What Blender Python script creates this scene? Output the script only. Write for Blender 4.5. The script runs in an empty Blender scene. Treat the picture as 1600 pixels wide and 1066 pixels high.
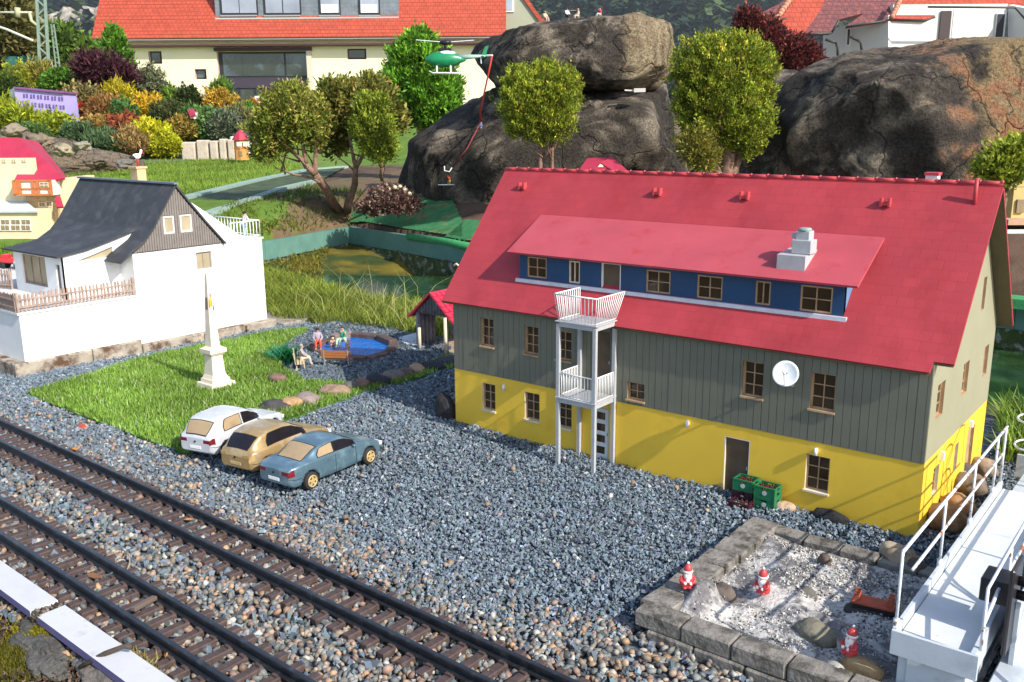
import bpy, bmesh, math, random
import numpy as np
from mathutils import Vector, Matrix, noise
from mathutils.geometry import tessellate_polygon

random.seed(7); np.random.seed(7)
SC = bpy.context.scene
SC.unit_settings.system = 'METRIC'
SC.unit_settings.scale_length = 0.075          # a model village: one unit is 7.5 cm
COL = SC.collection

# ---------------------------------------------------------------- camera
CAMC = Vector((13.4925, -14.9578, 6.5963)); YAW, PIT, ROL, FPX = -0.6698, -0.2299, -0.0073, 1447.2
FW = Vector((math.sin(YAW)*math.cos(PIT), math.cos(YAW)*math.cos(PIT), math.sin(PIT)))
_r = Vector((math.cos(YAW), -math.sin(YAW), 0)); _u = _r.cross(FW)
RT = _r*math.cos(ROL) + _u*math.sin(ROL); UP = -_r*math.sin(ROL) + _u*math.cos(ROL)
cd = bpy.data.cameras.new('camera'); cam = bpy.data.objects.new('camera', cd); COL.objects.link(cam)
cd.sensor_width = 36; cd.lens = FPX/1600*36; cd.clip_start = 0.1; cd.clip_end = 30000
cam.matrix_world = Matrix(((RT.x, UP.x, -FW.x, CAMC.x), (RT.y, UP.y, -FW.y, CAMC.y), (RT.z, UP.z, -FW.z, CAMC.z), (0, 0, 0, 1)))
SC.camera = cam
# ---------------------------------------------------------------- light
SUN = Vector((1.0, -0.11, 0.74)).normalized()           # towards the sun
w = bpy.data.worlds.new('World'); SC.world = w; w.use_nodes = True
nt = w.node_tree; nt.nodes.clear()
sky = nt.nodes.new('ShaderNodeTexSky'); sky.sky_type = 'NISHITA'; sky.sun_disc = False
sky.sun_elevation = math.asin(SUN.z); sky.sun_rotation = math.atan2(SUN.x, SUN.y)
bg = nt.nodes.new('ShaderNodeBackground'); bg.inputs[1].default_value = 0.15
wo = nt.nodes.new('ShaderNodeOutputWorld'); nt.links.new(sky.outputs[0], bg.inputs[0]); nt.links.new(bg.outputs[0], wo.inputs[0])
sl = bpy.data.lights.new('sun', 'SUN'); sl.energy = 4.1; sl.angle = math.radians(0.5); sl.color = (1, 0.94, 0.84)
so = bpy.data.objects.new('sun', sl); COL.objects.link(so); so.rotation_euler = SUN.to_track_quat('Z', 'Y').to_euler()
so.location = (30, -10, 30)
SC.view_settings.view_transform = 'Standard'; SC.view_settings.look = 'None'
SC.view_settings.exposure = 0.68; SC.view_settings.gamma = 1; SC.view_settings.use_curve_mapping = False

# ---------------------------------------------------------------- frames
RH = Vector((math.cos(YAW), -math.sin(YAW), 0)); FH = Vector((math.sin(YAW), math.cos(YAW), 0))
def P(px, py, t):
    "world point seen at that place of the survey photograph, t units in front of the camera"
    return CAMC + (FW + RT*((px-800)/FPX) - UP*((py-533)/FPX))*t
def F(a, d, z):
    "world point a units to the right, d units ahead of the camera, at height z"
    v = Vector((CAMC.x, CAMC.y, 0)) + RH*a + FH*d; v.z = z; return v
def ad(p):
    q = Vector((p[0]-CAMC.x, p[1]-CAMC.y, 0)); return q.dot(RH), q.dot(FH)
def G(px, py, z=0.0):
    d = FW + RT*((px-800)/FPX) - UP*((py-533)/FPX); return CAMC + d*((z-CAMC.z)/d.z)

# ---------------------------------------------------------------- materials
MATS = {}
def M(name, base, rough=.75, var=.12, vs=3., bump=.0, bs=40., metal=0., spec=.4, col2=None, c2lo=.5, c2hi=.6, c2s=2., c2stretch=None, coat=0.):
    if name in MATS: return MATS[name]
    m = bpy.data.materials.new(name); MATS[name] = m; m.use_nodes = True
    n = m.node_tree; N = n.nodes; Lk = n.links; b = N['Principled BSDF']
    b.inputs['Roughness'].default_value = rough; b.inputs['Metallic'].default_value = metal
    b.inputs['Specular IOR Level'].default_value = spec; b.inputs['Coat Weight'].default_value = coat
    g = N.new('ShaderNodeNewGeometry')
    t = N.new('ShaderNodeTexNoise'); t.inputs['Scale'].default_value = vs; t.inputs['Detail'].default_value = 6
    Lk.new(g.outputs['Position'], t.inputs['Vector'])
    mr = N.new('ShaderNodeMapRange'); mr.inputs[1].default_value = .3; mr.inputs[2].default_value = .7
    mr.inputs[3].default_value = 1-var; mr.inputs[4].default_value = 1+var; Lk.new(t.outputs[0], mr.inputs[0])
    src = None
    if col2:
        t2 = N.new('ShaderNodeTexNoise'); t2.inputs['Scale'].default_value = c2s; t2.inputs['Detail'].default_value = 8; t2.inputs['Roughness'].default_value = .65
        if c2stretch:
            mp = N.new('ShaderNodeMapping'); mp.inputs['Scale'].default_value = c2stretch; Lk.new(g.outputs['Position'], mp.inputs[0]); Lk.new(mp.outputs[0], t2.inputs['Vector'])
        else: Lk.new(g.outputs['Position'], t2.inputs['Vector'])
        r2 = N.new('ShaderNodeMapRange'); r2.inputs[1].default_value = c2lo; r2.inputs[2].default_value = c2hi; Lk.new(t2.outputs[0], r2.inputs[0])
        mx = N.new('ShaderNodeMix'); mx.data_type = 'RGBA'; mx.inputs[6].default_value = (*base, 1); mx.inputs[7].default_value = (*col2, 1)
        Lk.new(r2.outputs[0], mx.inputs[0]); src = mx.outputs[2]
    sc = N.new('ShaderNodeVectorMath'); sc.operation = 'SCALE'
    if src: Lk.new(src, sc.inputs[0])
    else: sc.inputs[0].default_value = base
    Lk.new(mr.outputs[0], sc.inputs[3]); Lk.new(sc.outputs[0], b.inputs['Base Color'])
    if bump:
        tb = N.new('ShaderNodeTexNoise'); tb.inputs['Scale'].default_value = bs; tb.inputs['Detail'].default_value = 5; Lk.new(g.outputs['Position'], tb.inputs['Vector'])
        bp = N.new('ShaderNodeBump'); bp.inputs['Strength'].default_value = bump; bp.inputs['Distance'].default_value = .6/bs
        Lk.new(tb.outputs[0], bp.inputs['Height']); Lk.new(bp.outputs[0], b.inputs['Normal'])
    return m
def Mcol(name, rough=.8, spec=.3, transl=0., var=.0, bump=0., bs=60.):
    "colour from the mesh's own 'tint' attribute"
    if name in MATS: return MATS[name]
    m = bpy.data.materials.new(name); MATS[name] = m; m.use_nodes = True
    N = m.node_tree.nodes; Lk = m.node_tree.links; b = N['Principled BSDF']
    a = N.new('ShaderNodeAttribute'); a.attribute_name = 'tint'; Lk.new(a.outputs['Color'], b.inputs['Base Color'])
    b.inputs['Roughness'].default_value = rough; b.inputs['Specular IOR Level'].default_value = spec
    if transl:
        t = N.new('ShaderNodeBsdfTranslucent'); Lk.new(a.outputs['Color'], t.inputs[0]); mx = N.new('ShaderNodeMixShader'); mx.inputs[0].default_value = transl
        Lk.new(b.outputs[0], mx.inputs[1]); Lk.new(t.outputs[0], mx.inputs[2]); Lk.new(mx.outputs[0], N['Material Output'].inputs[0])
    if bump:
        g = N.new('ShaderNodeNewGeometry'); tb = N.new('ShaderNodeTexNoise'); tb.inputs['Scale'].default_value = bs; tb.inputs['Detail'].default_value = 4; Lk.new(g.outputs['Position'], tb.inputs['Vector'])
        bp = N.new('ShaderNodeBump'); bp.inputs['Strength'].default_value = bump; bp.inputs['Distance'].default_value = .6/bs
        Lk.new(tb.outputs[0], bp.inputs['Height']); Lk.new(bp.outputs[0], b.inputs['Normal'])
    return m

# ---------------------------------------------------------------- object helpers
def wl(o):
    v = Vector((0, 0, 0))
    while o is not None: v += o.location; o = o.parent
    return v
def T(name, label, cat, loc=(0, 0, 0), rz=0., group=None):
    o = bpy.data.objects.new(name, None); COL.objects.link(o); o.location = loc; o.rotation_euler = (0, 0, rz); o.empty_display_size = .2
    o['label'] = label; o['category'] = cat
    if group: o['group'] = group
    return o
def tag(o, label, cat, group=None, kind=None):
    o['label'] = label
    if cat: o['category'] = cat
    if group: o['group'] = group
    if kind: o['kind'] = kind
    return o
def struct(o): o['kind'] = 'structure'; return o
class MB:
    def __init__(s): s.v = []; s.f = []; s.m = []; s.sm = []
    def add(s, vs, fs, m=0, smooth=False):
        n = len(s.v); s.v += [tuple(v) for v in vs]; s.f += [tuple(i+n for i in f) for f in fs]; s.m += [m]*len(fs); s.sm += [smooth]*len(fs); return s
    def box(s, x0, x1, y0, y1, z0, z1, m=0, c=0.):
        if c > 0: return s.cbox((x0+x1)/2, (y0+y1)/2, (z0+z1)/2, (x1-x0)/2, (y1-y0)/2, (z1-z0)/2, c, m)
        vs = [(x, y, z) for z in (z0, z1) for y in (y0, y1) for x in (x0, x1)]
        return s.add(vs, [(0, 2, 3, 1), (4, 5, 7, 6), (0, 1, 5, 4), (2, 6, 7, 3), (0, 4, 6, 2), (1, 3, 7, 5)], m)
    def cbox(s, cx, cy, cz, hx, hy, hz, c, m=0, rot=None):
        "box with chamfered edges"
        bm = bmesh.new(); bmesh.ops.create_cube(bm, size=2)
        for v in bm.verts: v.co = Vector((v.co.x*hx, v.co.y*hy, v.co.z*hz))
        bmesh.ops.bevel(bm, geom=bm.edges[:], offset=c, segments=1, affect='EDGES')
        bm.verts.index_update()
        vs = [v.co.copy() for v in bm.verts]
        if rot: vs = [rot @ v for v in vs]
        s.add([(v[0]+cx, v[1]+cy, v[2]+cz) for v in vs], [[v.index for v in f.verts] for f in bm.faces], m); bm.free(); return s
    def obox(s, p, q, w, h, m=0, up=(0, 0, 1)):
        "bar from p to q, w wide, h high"
        p = Vector(p); q = Vector(q); d = (q-p).normalized(); sd = d.cross(Vector(up))
        if sd.length < 1e-4: sd = d.cross(Vector((1, 0, 0)))
        sd.normalize(); u = sd.cross(d).normalized()
        vs = [a+sd*w/2*i+u*h/2*j for a in (p, q) for j in (-1, 1) for i in (-1, 1)]
        return s.add(vs, [(0, 2, 3, 1), (4, 5, 7, 6), (0, 1, 5, 4), (2, 6, 7, 3), (0, 4, 6, 2), (1, 3, 7, 5)], m)
    def tube(s, pts, rad, n=6, m=0, smooth=True, cap=True):
        pts = [Vector(p) for p in pts]
        if not hasattr(rad, '__len__'): rad = [rad]*len(pts)
        vs = []; fs = []; prev = None
        for i, p in enumerate(pts):
            d = (pts[min(i+1, len(pts)-1)]-pts[max(i-1, 0)]).normalized()
            a = Vector((0, 0, 1)) if prev is None else prev
            sd = d.cross(a)
            if sd.length < 1e-3: sd = d.cross(Vector((1, 0, 0)))
            sd.normalize(); u = sd.cross(d).normalized(); prev = u
            for k in range(n):
                th = 2*math.pi*k/n; vs.append(p+(sd*math.cos(th)+u*math.sin(th))*rad[i])
        for i in range(len(pts)-1):
            for k in range(n): fs.append((i*n+k, i*n+(k+1) % n, (i+1)*n+(k+1) % n, (i+1)*n+k))
        if cap: fs.append(tuple(range(n))[::-1]); fs.append(tuple((len(pts)-1)*n+k for k in range(n)))
        return s.add(vs, fs, m, smooth)
    def lathe(s, prof, c=(0, 0, 0), n=16, m=0, smooth=True, axis='z', sx=1., sy=1.):
        vs = []; fs = []
        for r, h in prof:
            for k in range(n):
                th = 2*math.pi*k/n; x, y, z = r*math.cos(th)*sx, r*math.sin(th)*sy, h
                if axis == 'y': x, y, z = x, z, y
                if axis == 'x': x, y, z = z, y, x
                vs.append((c[0]+x, c[1]+y, c[2]+z))
        L = len(prof)
        for i in range(L-1):
            for k in range(n): fs.append((i*n+k, i*n+(k+1) % n, (i+1)*n+(k+1) % n, (i+1)*n+k))
        fs.append(tuple(range(n))[::-1]); fs.append(tuple((L-1)*n+k for k in range(n)))
        return s.add(vs, fs, m, smooth)
    def ball(s, c, rx, ry=None, rz=None, m=0, n=10, k=7):
        ry = ry or rx; rz = rz or rx
        prof = [(math.sin(math.pi*i/k), -math.cos(math.pi*i/k)) for i in range(k+1)]; prof[0] = (.02, -1); prof[-1] = (.02, 1)
        vs = []; fs = []
        for r, h in prof:
            for j in range(n): th = 2*math.pi*j/n; vs.append((c[0]+r*math.cos(th)*rx, c[1]+r*math.sin(th)*ry, c[2]+h*rz))
        for i in range(k):
            for j in range(n): fs.append((i*n+j, i*n+(j+1) % n, (i+1)*n+(j+1) % n, (i+1)*n+j))
        fs.append(tuple(range(n))[::-1]); fs.append(tuple(k*n+j for j in range(n)))
        return s.add(vs, fs, m, True)
    def poly(s, pts, th, nrm=None, m=0):
        "flat polygon given thickness th behind it"
        pts = [Vector(p) for p in pts]; n = len(pts)
        if nrm is None:
            nrm = Vector((0, 0, 0))
            for i in range(n): nrm += pts[i].cross(pts[(i+1) % n])
            nrm.normalize()
        nrm = Vector(nrm)
        vs = pts+[p-nrm*th for p in pts]
        fs = [tuple(range(n)), tuple(range(2*n-1, n-1, -1))]+[(i, i+n, (i+1) % n+n, (i+1) % n) for i in range(n)]
        return s.add(vs, fs, m)
    def panel(s, outer, holes, o, U, V, th, m=0, mr=None):
        "wall panel in the plane o+U*u+V*v, holes cut through, thickness th away from U x V"
        o = Vector(o); U = Vector(U); V = Vector(V); W = U.cross(V).normalized(); mr = m if mr is None else mr
        loops = [list(outer)]+[list(h) for h in holes]
        flat = [Vector((x, y, 0)) for l in loops for x, y in l]
        tri = tessellate_polygon([[Vector((x, y, 0)) for x, y in l] for l in loops])
        N = len(flat); pt = [o+U*v.x+V*v.y for v in flat]
        vs = pt+[p-W*th for p in pt]; fs = []; ms = []
        for t in tri:
            a, b, c = (flat[i] for i in t)
            if (b-a).cross(c-a).z < 0: t = (t[0], t[2], t[1])
            fs.append(tuple(t)); fs.append(tuple(N+i for i in (t[0], t[2], t[1])))
        s.add(vs, fs, m); k = 0
        for l in loops:
            n = len(l); r = [(k+i, k+(i+1) % n, N+k+(i+1) % n, N+k+i) for i in range(n)]
            s.add(vs, r, mr if k else m); k += n
        return s
    def build(s, name, mats, parent=None, shift=True, mesh_only=False):
        me = bpy.data.meshes.new(name)
        off = wl(parent) if (parent is not None and shift) else Vector((0, 0, 0))
        vs = s.v if off.length == 0 else [(v[0]-off.x, v[1]-off.y, v[2]-off.z) for v in s.v]
        me.from_pydata(vs, [], s.f); me.polygons.foreach_set('material_index', s.m); me.polygons.foreach_set('use_smooth', s.sm)
        for x in (mats if isinstance(mats, (list, tuple)) else [mats]): me.materials.append(x)
        bm = bmesh.new(); bm.from_mesh(me); bmesh.ops.recalc_face_normals(bm, faces=bm.faces[:]); bm.to_mesh(me); bm.free()
        if mesh_only: return me
        return link(name, me, parent)
def link(name, me, parent=None, loc=(0, 0, 0), rot=(0, 0, 0), scale=(1, 1, 1)):
    o = bpy.data.objects.new(name, me); COL.objects.link(o); o.location = loc; o.rotation_euler = rot; o.scale = scale
    if parent is not None: o.parent = parent
    return o
def np_mesh(name, V, Fc, mats, tint=None, smooth=False, matidx=None):
    "fast mesh of equal-sized faces; tint is a colour per vertex"
    me = bpy.data.meshes.new(name); nv = len(V); nf, k = Fc.shape
    me.vertices.add(nv); me.vertices.foreach_set('co', np.asarray(V, np.float32).ravel())
    me.loops.add(nf*k); me.loops.foreach_set('vertex_index', Fc.astype(np.int32).ravel())
    me.polygons.add(nf); me.polygons.foreach_set('loop_start', np.arange(0, nf*k, k, dtype=np.int32))
    me.polygons.foreach_set('loop_total', np.full(nf, k, np.int32)) if False else None
    me.polygons.foreach_set('use_smooth', np.full(nf, smooth))
    if matidx is not None: me.polygons.foreach_set('material_index', matidx.astype(np.int32))
    me.update(calc_edges=True)
    if tint is not None:
        a = me.color_attributes.new('tint', 'FLOAT_COLOR', 'POINT'); c = np.ones((nv, 4), np.float32); c[:, :3] = tint; a.data.foreach_set('color', c.ravel())
    for x in (mats if isinstance(mats, (list, tuple)) else [mats]): me.materials.append(x)
    return me
def sub(p, o): return tuple(Vector(p)-Vector(o))
def lerp(a, b, t): return a+(b-a)*t
def pw(x, pts):
    if x <= pts[0][0]: return pts[0][1]
    for (a, u), (b, v) in zip(pts, pts[1:]):
        if x <= b: return u+(v-u)*(x-a)/(b-a) if b > a else v
    return pts[-1][1]
def srgb(r, g, b): return tuple(((c/255)/12.92 if c/255 <= .04045 else ((c/255+.055)/1.055)**2.4) for c in (r, g, b))

# common materials
WHITE = M('white_paint', (.80, .80, .78), .6, .03, 2, .05, 30)
DARKIN = M('dark_interior', (.012, .011, .01), .9, .1)
# ================================================================ terrain
YB = [(-40, 13), (-34, 13), (-21, 10.8), (-16.8, 10), (-13, 9), (-10.5, 9.2), (-5, 8.6), (10, 8), (30, 8)]
YW = [(-45, 29), (-32.3, 25.85), (-19.4, 23), (7.35, 22.5), (40, 22.0)]
def sst(x, a, b): t = np.clip((x-a)/(b-a), 0, 1); return t*t*(3-2*t)
def terr(x, y):
    x = np.asarray(x, float); y = np.asarray(y, float)
    dx = x-CAMC.x; dy = y-CAMC.y; a = dx*RH.x+dy*RH.y; d = dx*FH.x+dy*FH.y
    yb = np.interp(x, *zip(*YB)); yw = np.interp(x, *zip(*YW))
    # distance behind the far wall of the pond, along d
    dwx = np.interp(a, [-60, -17.4, -14.1, -10.6, -2.2, 18.5, 60], [46, 49, 52.5, 60.4, 50.1, 33.2, 1])
    e = d-dwx
    left = sst(-a, 15.5, 20)
    z = np.where(e > 0, .2+np.clip(.25*e, 0, 1.8), 0)
    zl = np.clip((d-40)/17, 0, 1)*2.0
    z = z*(1-left)+zl*left
    z = z+np.interp(d, [98, 119, 124, 150, 400, 900, 2500, 3500, 5600, 9000], [0, .5, 1.6, 6.5, 7, 8, 30, 300, 850, 850])
    # pond basin
    ins = sst(y-yb, 0, 1.6)*(y < yw+.25)*(x > -33.5)*(e < 1.2)
    bed = -2.3+1.5*sst(-x, 20, 33)
    z = z*(1-ins)+bed*ins
    # the bed falls away in front of the white edging board
    z = z-np.clip(-10.0-y, 0, 3)*.12*(d < 60)
    return z
def hz(x, y): return float(terr(x, y))
def GP(px, py, it=14):
    "where the survey ray meets the terrain"
    d = FW+RT*((px-800)/FPX)-UP*((py-533)/FPX); lo = 4.; p = None
    t = 6.
    while t < 2500:
        p = CAMC+d*t
        if p.z < hz(p.x, p.y): break
        t *= 1.01
    a, b = t/1.01, t
    for _ in range(12):
        m = (a+b)/2; p = CAMC+d*m
        if p.z < hz(p.x, p.y): b = m
        else: a = m
    return Vector((p.x, p.y, hz(p.x, p.y)))
rng = np.random.default_rng(3)
def vnoise(x, y, s, seed=0):
    "cheap smooth 2-D value noise, 0..1"
    x = np.asarray(x)*s+seed*17.3; y = np.asarray(y)*s+seed*9.1
    xi = np.floor(x).astype(np.int64); yi = np.floor(y).astype(np.int64); fx = x-xi; fy = y-yi; fx = fx*fx*(3-2*fx); fy = fy*fy*(3-2*fy)
    def hsh(i, j): n = (i*374761393+j*668265263+seed*974711) & 0x7fffffff; n = ((n ^ (n >> 13))*1274126177) & 0x7fffffff; return ((n ^ (n >> 16)) & 0xffff)/65535.
    return (hsh(xi, yi)*(1-fx)+hsh(xi+1, yi)*fx)*(1-fy)+(hsh(xi, yi+1)*(1-fx)+hsh(xi+1, yi+1)*fx)*fy
def fbm(x, y, s, seed=0, o=4):
    r = 0; w = .5
    for k in range(o): r = r+w*vnoise(x, y, s*2**k, seed+k); w *= .5
    return r/(1-.5**o)
def inpoly(x, y, poly):
    x = np.asarray(x); y = np.asarray(y); c = np.zeros(x.shape, bool); n = len(poly)
    for i in range(n):
        x1, y1 = poly[i][:2]; x2, y2 = poly[(i+1) % n][:2]
        k = ((y1 > y) != (y2 > y)) & (x < (x2-x1)*(y-y1)/((y2-y1) or 1e-9)+x1); c ^= k
    return c
def GX(*a): return [tuple(G(x, y)[:2]) for x, y in a]
LAWN = [(-10.15, -4.95), (-6.5, -5.0), (-2.95, -5.02), (-3.05, -3), (-3.35, 0), (-3.2, 3.5), (-4.0, 4.3), (-6.2, 5.2), (-9.6, 5.1), (-11.0, 3.6), (-11.2, -1)]
POOLG = GX((440, 575), (476, 598), (560, 603), (640, 583), (700, 558), (706, 545), (640, 527), (600, 505), (525, 502), (480, 520), (440, 548))
HOUSE = [(0, 0), (10, 0), (10, 4.37), (0, 4.37)]
PLANT = [(7.8, -5.2), (11.2, -5.2), (11.2, -1.35), (7.8, -1.35)]
PLINTH = [(-22, -4.35), (-12.1, -4.1), (-11.55, 4.0), (-22, 4.0)]
# --- ground sheet
dl = np.concatenate([np.arange(-14, 8, 1.0), np.arange(8, 70, .34), np.arange(70, 160, 1.0), 160*1.045**np.arange(0, 92)])
sl_ = np.linspace(-1, 1, 300)
DD, SS = np.meshgrid(dl, sl_, indexing='ij'); AA = SS*(16+np.maximum(DD, 0)*.78)
XX = CAMC.x+AA*RH.x+DD*FH.x; YY = CAMC.y+AA*RH.y+DD*FH.y
ZZ = terr(XX, YY)
rough = (fbm(XX, YY, .8, 5)-.5)*.35*np.clip((DD-45)/10, 0, 1)+(fbm(XX, YY, .02, 9)-.5)*60*np.clip((DD-2500)/1500, 0, 1)
ZZ = ZZ+rough+(fbm(XX, YY, .7, 12)-.5)*.7*np.clip((-ZZ-.6)/.5, 0, 1)*(DD < 62)
nI, nJ = DD.shape
c = np.zeros((nI, nJ, 3)); nz = fbm(XX, YY, .5, 2)[..., None]; nz2 = fbm(XX, YY, 2.5, 8)[..., None]
earth = np.array((.085, .055, .035)); mulch = np.array((.12, .075, .05)); grass = np.array((.10, .17, .025)); grv = np.array((.085, .10, .115)); algae = np.array((.16, .13, .02)); drk = np.array((.02, .045, .02)); soil = np.array((.06, .045, .035))
c[:] = np.where(nz > .5, earth, mulch)*(.7+.6*nz2)
far = np.clip((DD-104)/6, 0, 1)[..., None]*(AA[..., None] < -6)
c = c*(1-far)+(grass*(.6+.8*nz2))*far
MEAD = [tuple(GP(*q)[:2]) for q in ((-200, 262), (-200, 340), (110, 330), (285, 313), (400, 284), (480, 267), (560, 258), (520, 236), (420, 232), (200, 240), (0, 250))]
LOWB = [tuple(GP(*q)[:2]) for q in ((250, 350), (320, 338), (440, 297), (520, 280), (640, 262), (700, 300), (560, 345), (410, 372), (300, 372))]
c = c*(1-far*.0); inM = inpoly(XX, YY, MEAD)&(DD > 45); inL = inpoly(XX, YY, LOWB)&(DD > 45)
bare = (np.array((.15, .10, .06))*(.6+.8*nz2)); c[inM] = ((np.array((.13, .20, .035))*(.7+.6*nz2))*(1-.0)+0)[inM]; mixl = np.clip((nz-.58)*6, 0, .7); c[inL] = (bare*(1-mixl)+np.array((.10, .12, .025))*(.6+.8*nz2)*mixl)[inL]
near = (DD < 47)&(YY < np.interp(XX, *zip(*YB))-.2); c[near] = (grv*(.8+.4*nz2))[near]
ybk = YY-np.interp(XX, *zip(*YB)); bank = (DD < 55)&(ybk > -5.5)&(ybk < 0.6)&(XX < -3.4); c[bank] = (np.array((.13, .15, .03))*(.6+.8*nz2))[bank]
pond = (ybk > .6)&(ZZ < -.15)&(DD < 64); pm = np.clip((fbm(XX, YY, .9, 15)[..., None]-.42)*6, 0, 1); c[pond] = ((algae*.75*(.5+1.0*nz2))*pm+np.array((.035, .055, .015))*(1-pm)*(.5+nz2))[pond]
leftg = (AA < -14)&(DD > 32)&(DD < 60); c[leftg] = (grass*(.6+.8*nz2))[leftg]
fg = (YY < -9.9); c[fg] = (soil*(.5+nz2))[fg]
hill = (DD > 1000); c[hill] = (np.array((.02, .035, .02))*(.6+.8*nz))[hill]
idx = (np.arange(nI-1)[:, None]*nJ+np.arange(nJ-1)[None]).ravel()
FC = np.stack([idx, idx+1, idx+nJ+1, idx+nJ], 1)
GND = Mcol('ground_earth', .95, .2, bump=.5, bs=9)
me = np_mesh('ground', np.stack([XX, YY, ZZ-.05], -1).reshape(-1, 3), FC, GND, c.reshape(-1, 3), True)
gr = link('ground', me); gr['label'] = 'earth, gravel bed and slopes of the model park'; struct(gr)

# ================================================================ water
def water_mat(name, base, rough=.06, bs=6, bump=.06, var=.5):
    m = M(name, base, rough, var, 1.2, bump, bs, spec=.6, col2=tuple(c*1.9 for c in base), c2lo=.45, c2hi=.7, c2s=.7); return m
mb = MB(); mb.add([(-45, 8, -1.55), (40, 6, -1.55), (40, 22.4, -1.55), (20, 22.6, -1.55), (-18, 24, -1.55), (-34, 27.5, -1.55)], [(0, 1, 2, 3, 4)])
wo_ = mb.build('water', water_mat('pond_water', (.018, .045, .014))); wo_['label'] = 'still dark green pond water behind the houses'; struct(wo_)

# ================================================================ stones scattered as one stuff object each
def ico():
    t = (1+5**.5)/2; v = np.array([(-1, t, 0), (1, t, 0), (-1, -t, 0), (1, -t, 0), (0, -1, t), (0, 1, t), (0, -1, -t), (0, 1, -t), (t, 0, -1), (t, 0, 1), (-t, 0, -1), (-t, 0, 1)], float)/math.sqrt(1+t*t)
    f = np.array([(0, 11, 5), (0, 5, 1), (0, 1, 7), (0, 7, 10), (0, 10, 11), (1, 5, 9), (5, 11, 4), (11, 10, 2), (10, 7, 6), (7, 1, 8), (3, 9, 4), (3, 4, 2), (3, 2, 6), (3, 6, 8), (3, 8, 9), (4, 9, 5), (2, 4, 11), (6, 2, 10), (8, 6, 7), (9, 8, 1)])
    return v, f
def rotm(n, tilt=1.):
    q = rng.normal(size=(n, 4)); q[:, 0] += (1-tilt)*6; q /= np.linalg.norm(q, axis=1)[:, None]; w_, x, y, z = q.T
    return np.stack([1-2*(y*y+z*z), 2*(x*y-z*w_), 2*(x*z+y*w_), 2*(x*y+z*w_), 1-2*(x*x+z*z), 2*(y*z-x*w_), 2*(x*z-y*w_), 2*(y*z+x*w_), 1-2*(x*x+y*y)], 1).reshape(n, 3, 3)
def stones(name, xy, z, size, cols, mat, angular=True, flat=.6, shard=False):
    n = len(xy)
    if shard:
        bv = np.array([(1, 0, 0), (-1, 0, 0), (0, 1, 0), (0, -1, 0), (0, 0, 1), (0, 0, -1)], float)*1.05; bf = np.array([(0, 2, 4), (2, 1, 4), (1, 3, 4), (3, 0, 4), (2, 0, 5), (1, 2, 5), (3, 1, 5), (0, 3, 5)])
        V = bv[None]+.38*rng.uniform(-1, 1, (n, 6, 3)); V = V*rng.uniform([.8, .5, .3], [1.4, .95, .7], (n, 3))[:, None]
    elif angular:
        bv = np.array([(i, j, k) for k in (-1, 1) for j in (-1, 1) for i in (-1, 1)], float)*.62
        bf = np.array([(0, 2, 3, 1), (4, 5, 7, 6), (0, 1, 5, 4), (2, 6, 7, 3), (0, 4, 6, 2), (1, 3, 7, 5)])
        V = bv[None]*(1+.38*rng.uniform(-1, 1, (n, 8, 3))); V = V*rng.uniform([.8, .5, .3], [1.5, .95, .7], (n, 3))[:, None]
    else:
        bv, bf = ico(); V = bv[None]*(1+.12*rng.uniform(-1, 1, (n, 12, 3))); V = V*rng.uniform([.75, .6, .4], [1.2, 1., .75], (n, 3))[:, None]
    k = V.shape[1]; R = rotm(n, .85 if angular else .6)
    V = np.einsum('nij,nkj->nki', R, V)*size[:, None, None]/2
    V[..., 0] += xy[:, 0, None]; V[..., 1] += xy[:, 1, None]; V[..., 2] += z[:, None]
    Fq = (bf[None]+np.arange(n)[:, None, None]*k).reshape(-1, bf.shape[1])
    tint = np.repeat(cols, k, 0)
    return link(name, np_mesh(name, V.reshape(-1, 3), Fq, mat, tint, not angular))
def scatter(poly, dens, excl=()):
    p = np.array(poly); lo = p.min(0); hi = p.max(0); n = int(dens*(hi-lo).prod()); xy = rng.uniform(lo, hi, (n, 2))
    k = inpoly(xy[:, 0], xy[:, 1], poly)
    for e in excl: k &= ~inpoly(xy[:, 0], xy[:, 1], e)
    xy = xy[k]; return xy
def vis(xy, mg=60):
    "keep what the camera could see with a margin"
    dx = xy[:, 0]-CAMC.x; dy = xy[:, 1]-CAMC.y; dz = -CAMC.z
    t = dx*FW.x+dy*FW.y+dz*FW.z; px = 800+FPX*(dx*RT.x+dy*RT.y+dz*RT.z)/t; py = 533-FPX*(dx*UP.x+dy*UP.y+dz*UP.z)/t
    return (t > 1)&(px > -mg*2)&(px < 1600+mg*2)&(py < 1066+mg*2)
STONE = Mcol('stone_tint', .9, .25, bump=.35, bs=70)
PEB = Mcol('pebble_tint', .6, .45, bump=.15, bs=50)
def blue_cols(n):
    b = np.array((.15, .187, .222)); v = np.exp(rng.normal(0, .27, n))[:, None]; c_ = b*v*(1+rng.normal(0, .05, (n, 3)))
    li = rng.random(n) < .04; c_[li] = np.array((.42, .43, .43))*rng.uniform(.7, 1.1, (li.sum(), 1)); return np.clip(c_, .015, .8)
PAL = np.array([(.30, .22, .16), (.42, .30, .20), (.50, .30, .16), (.22, .22, .20), (.16, .18, .18), (.55, .50, .42), (.36, .22, .16), (.20, .20, .17), (.30, .30, .27), (.12, .13, .13)])
def mix_cols(n): return np.clip((PAL[rng.integers(0, len(PAL), n)]*.8+.035)*rng.uniform(.5, 1.05, (n, 1)), 0, .42)
ybnd = lambda x: -5.75+.25*np.sin(x*.9)+.02*x+.5*np.clip((x-5.5)/2.5, 0, 1)
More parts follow.
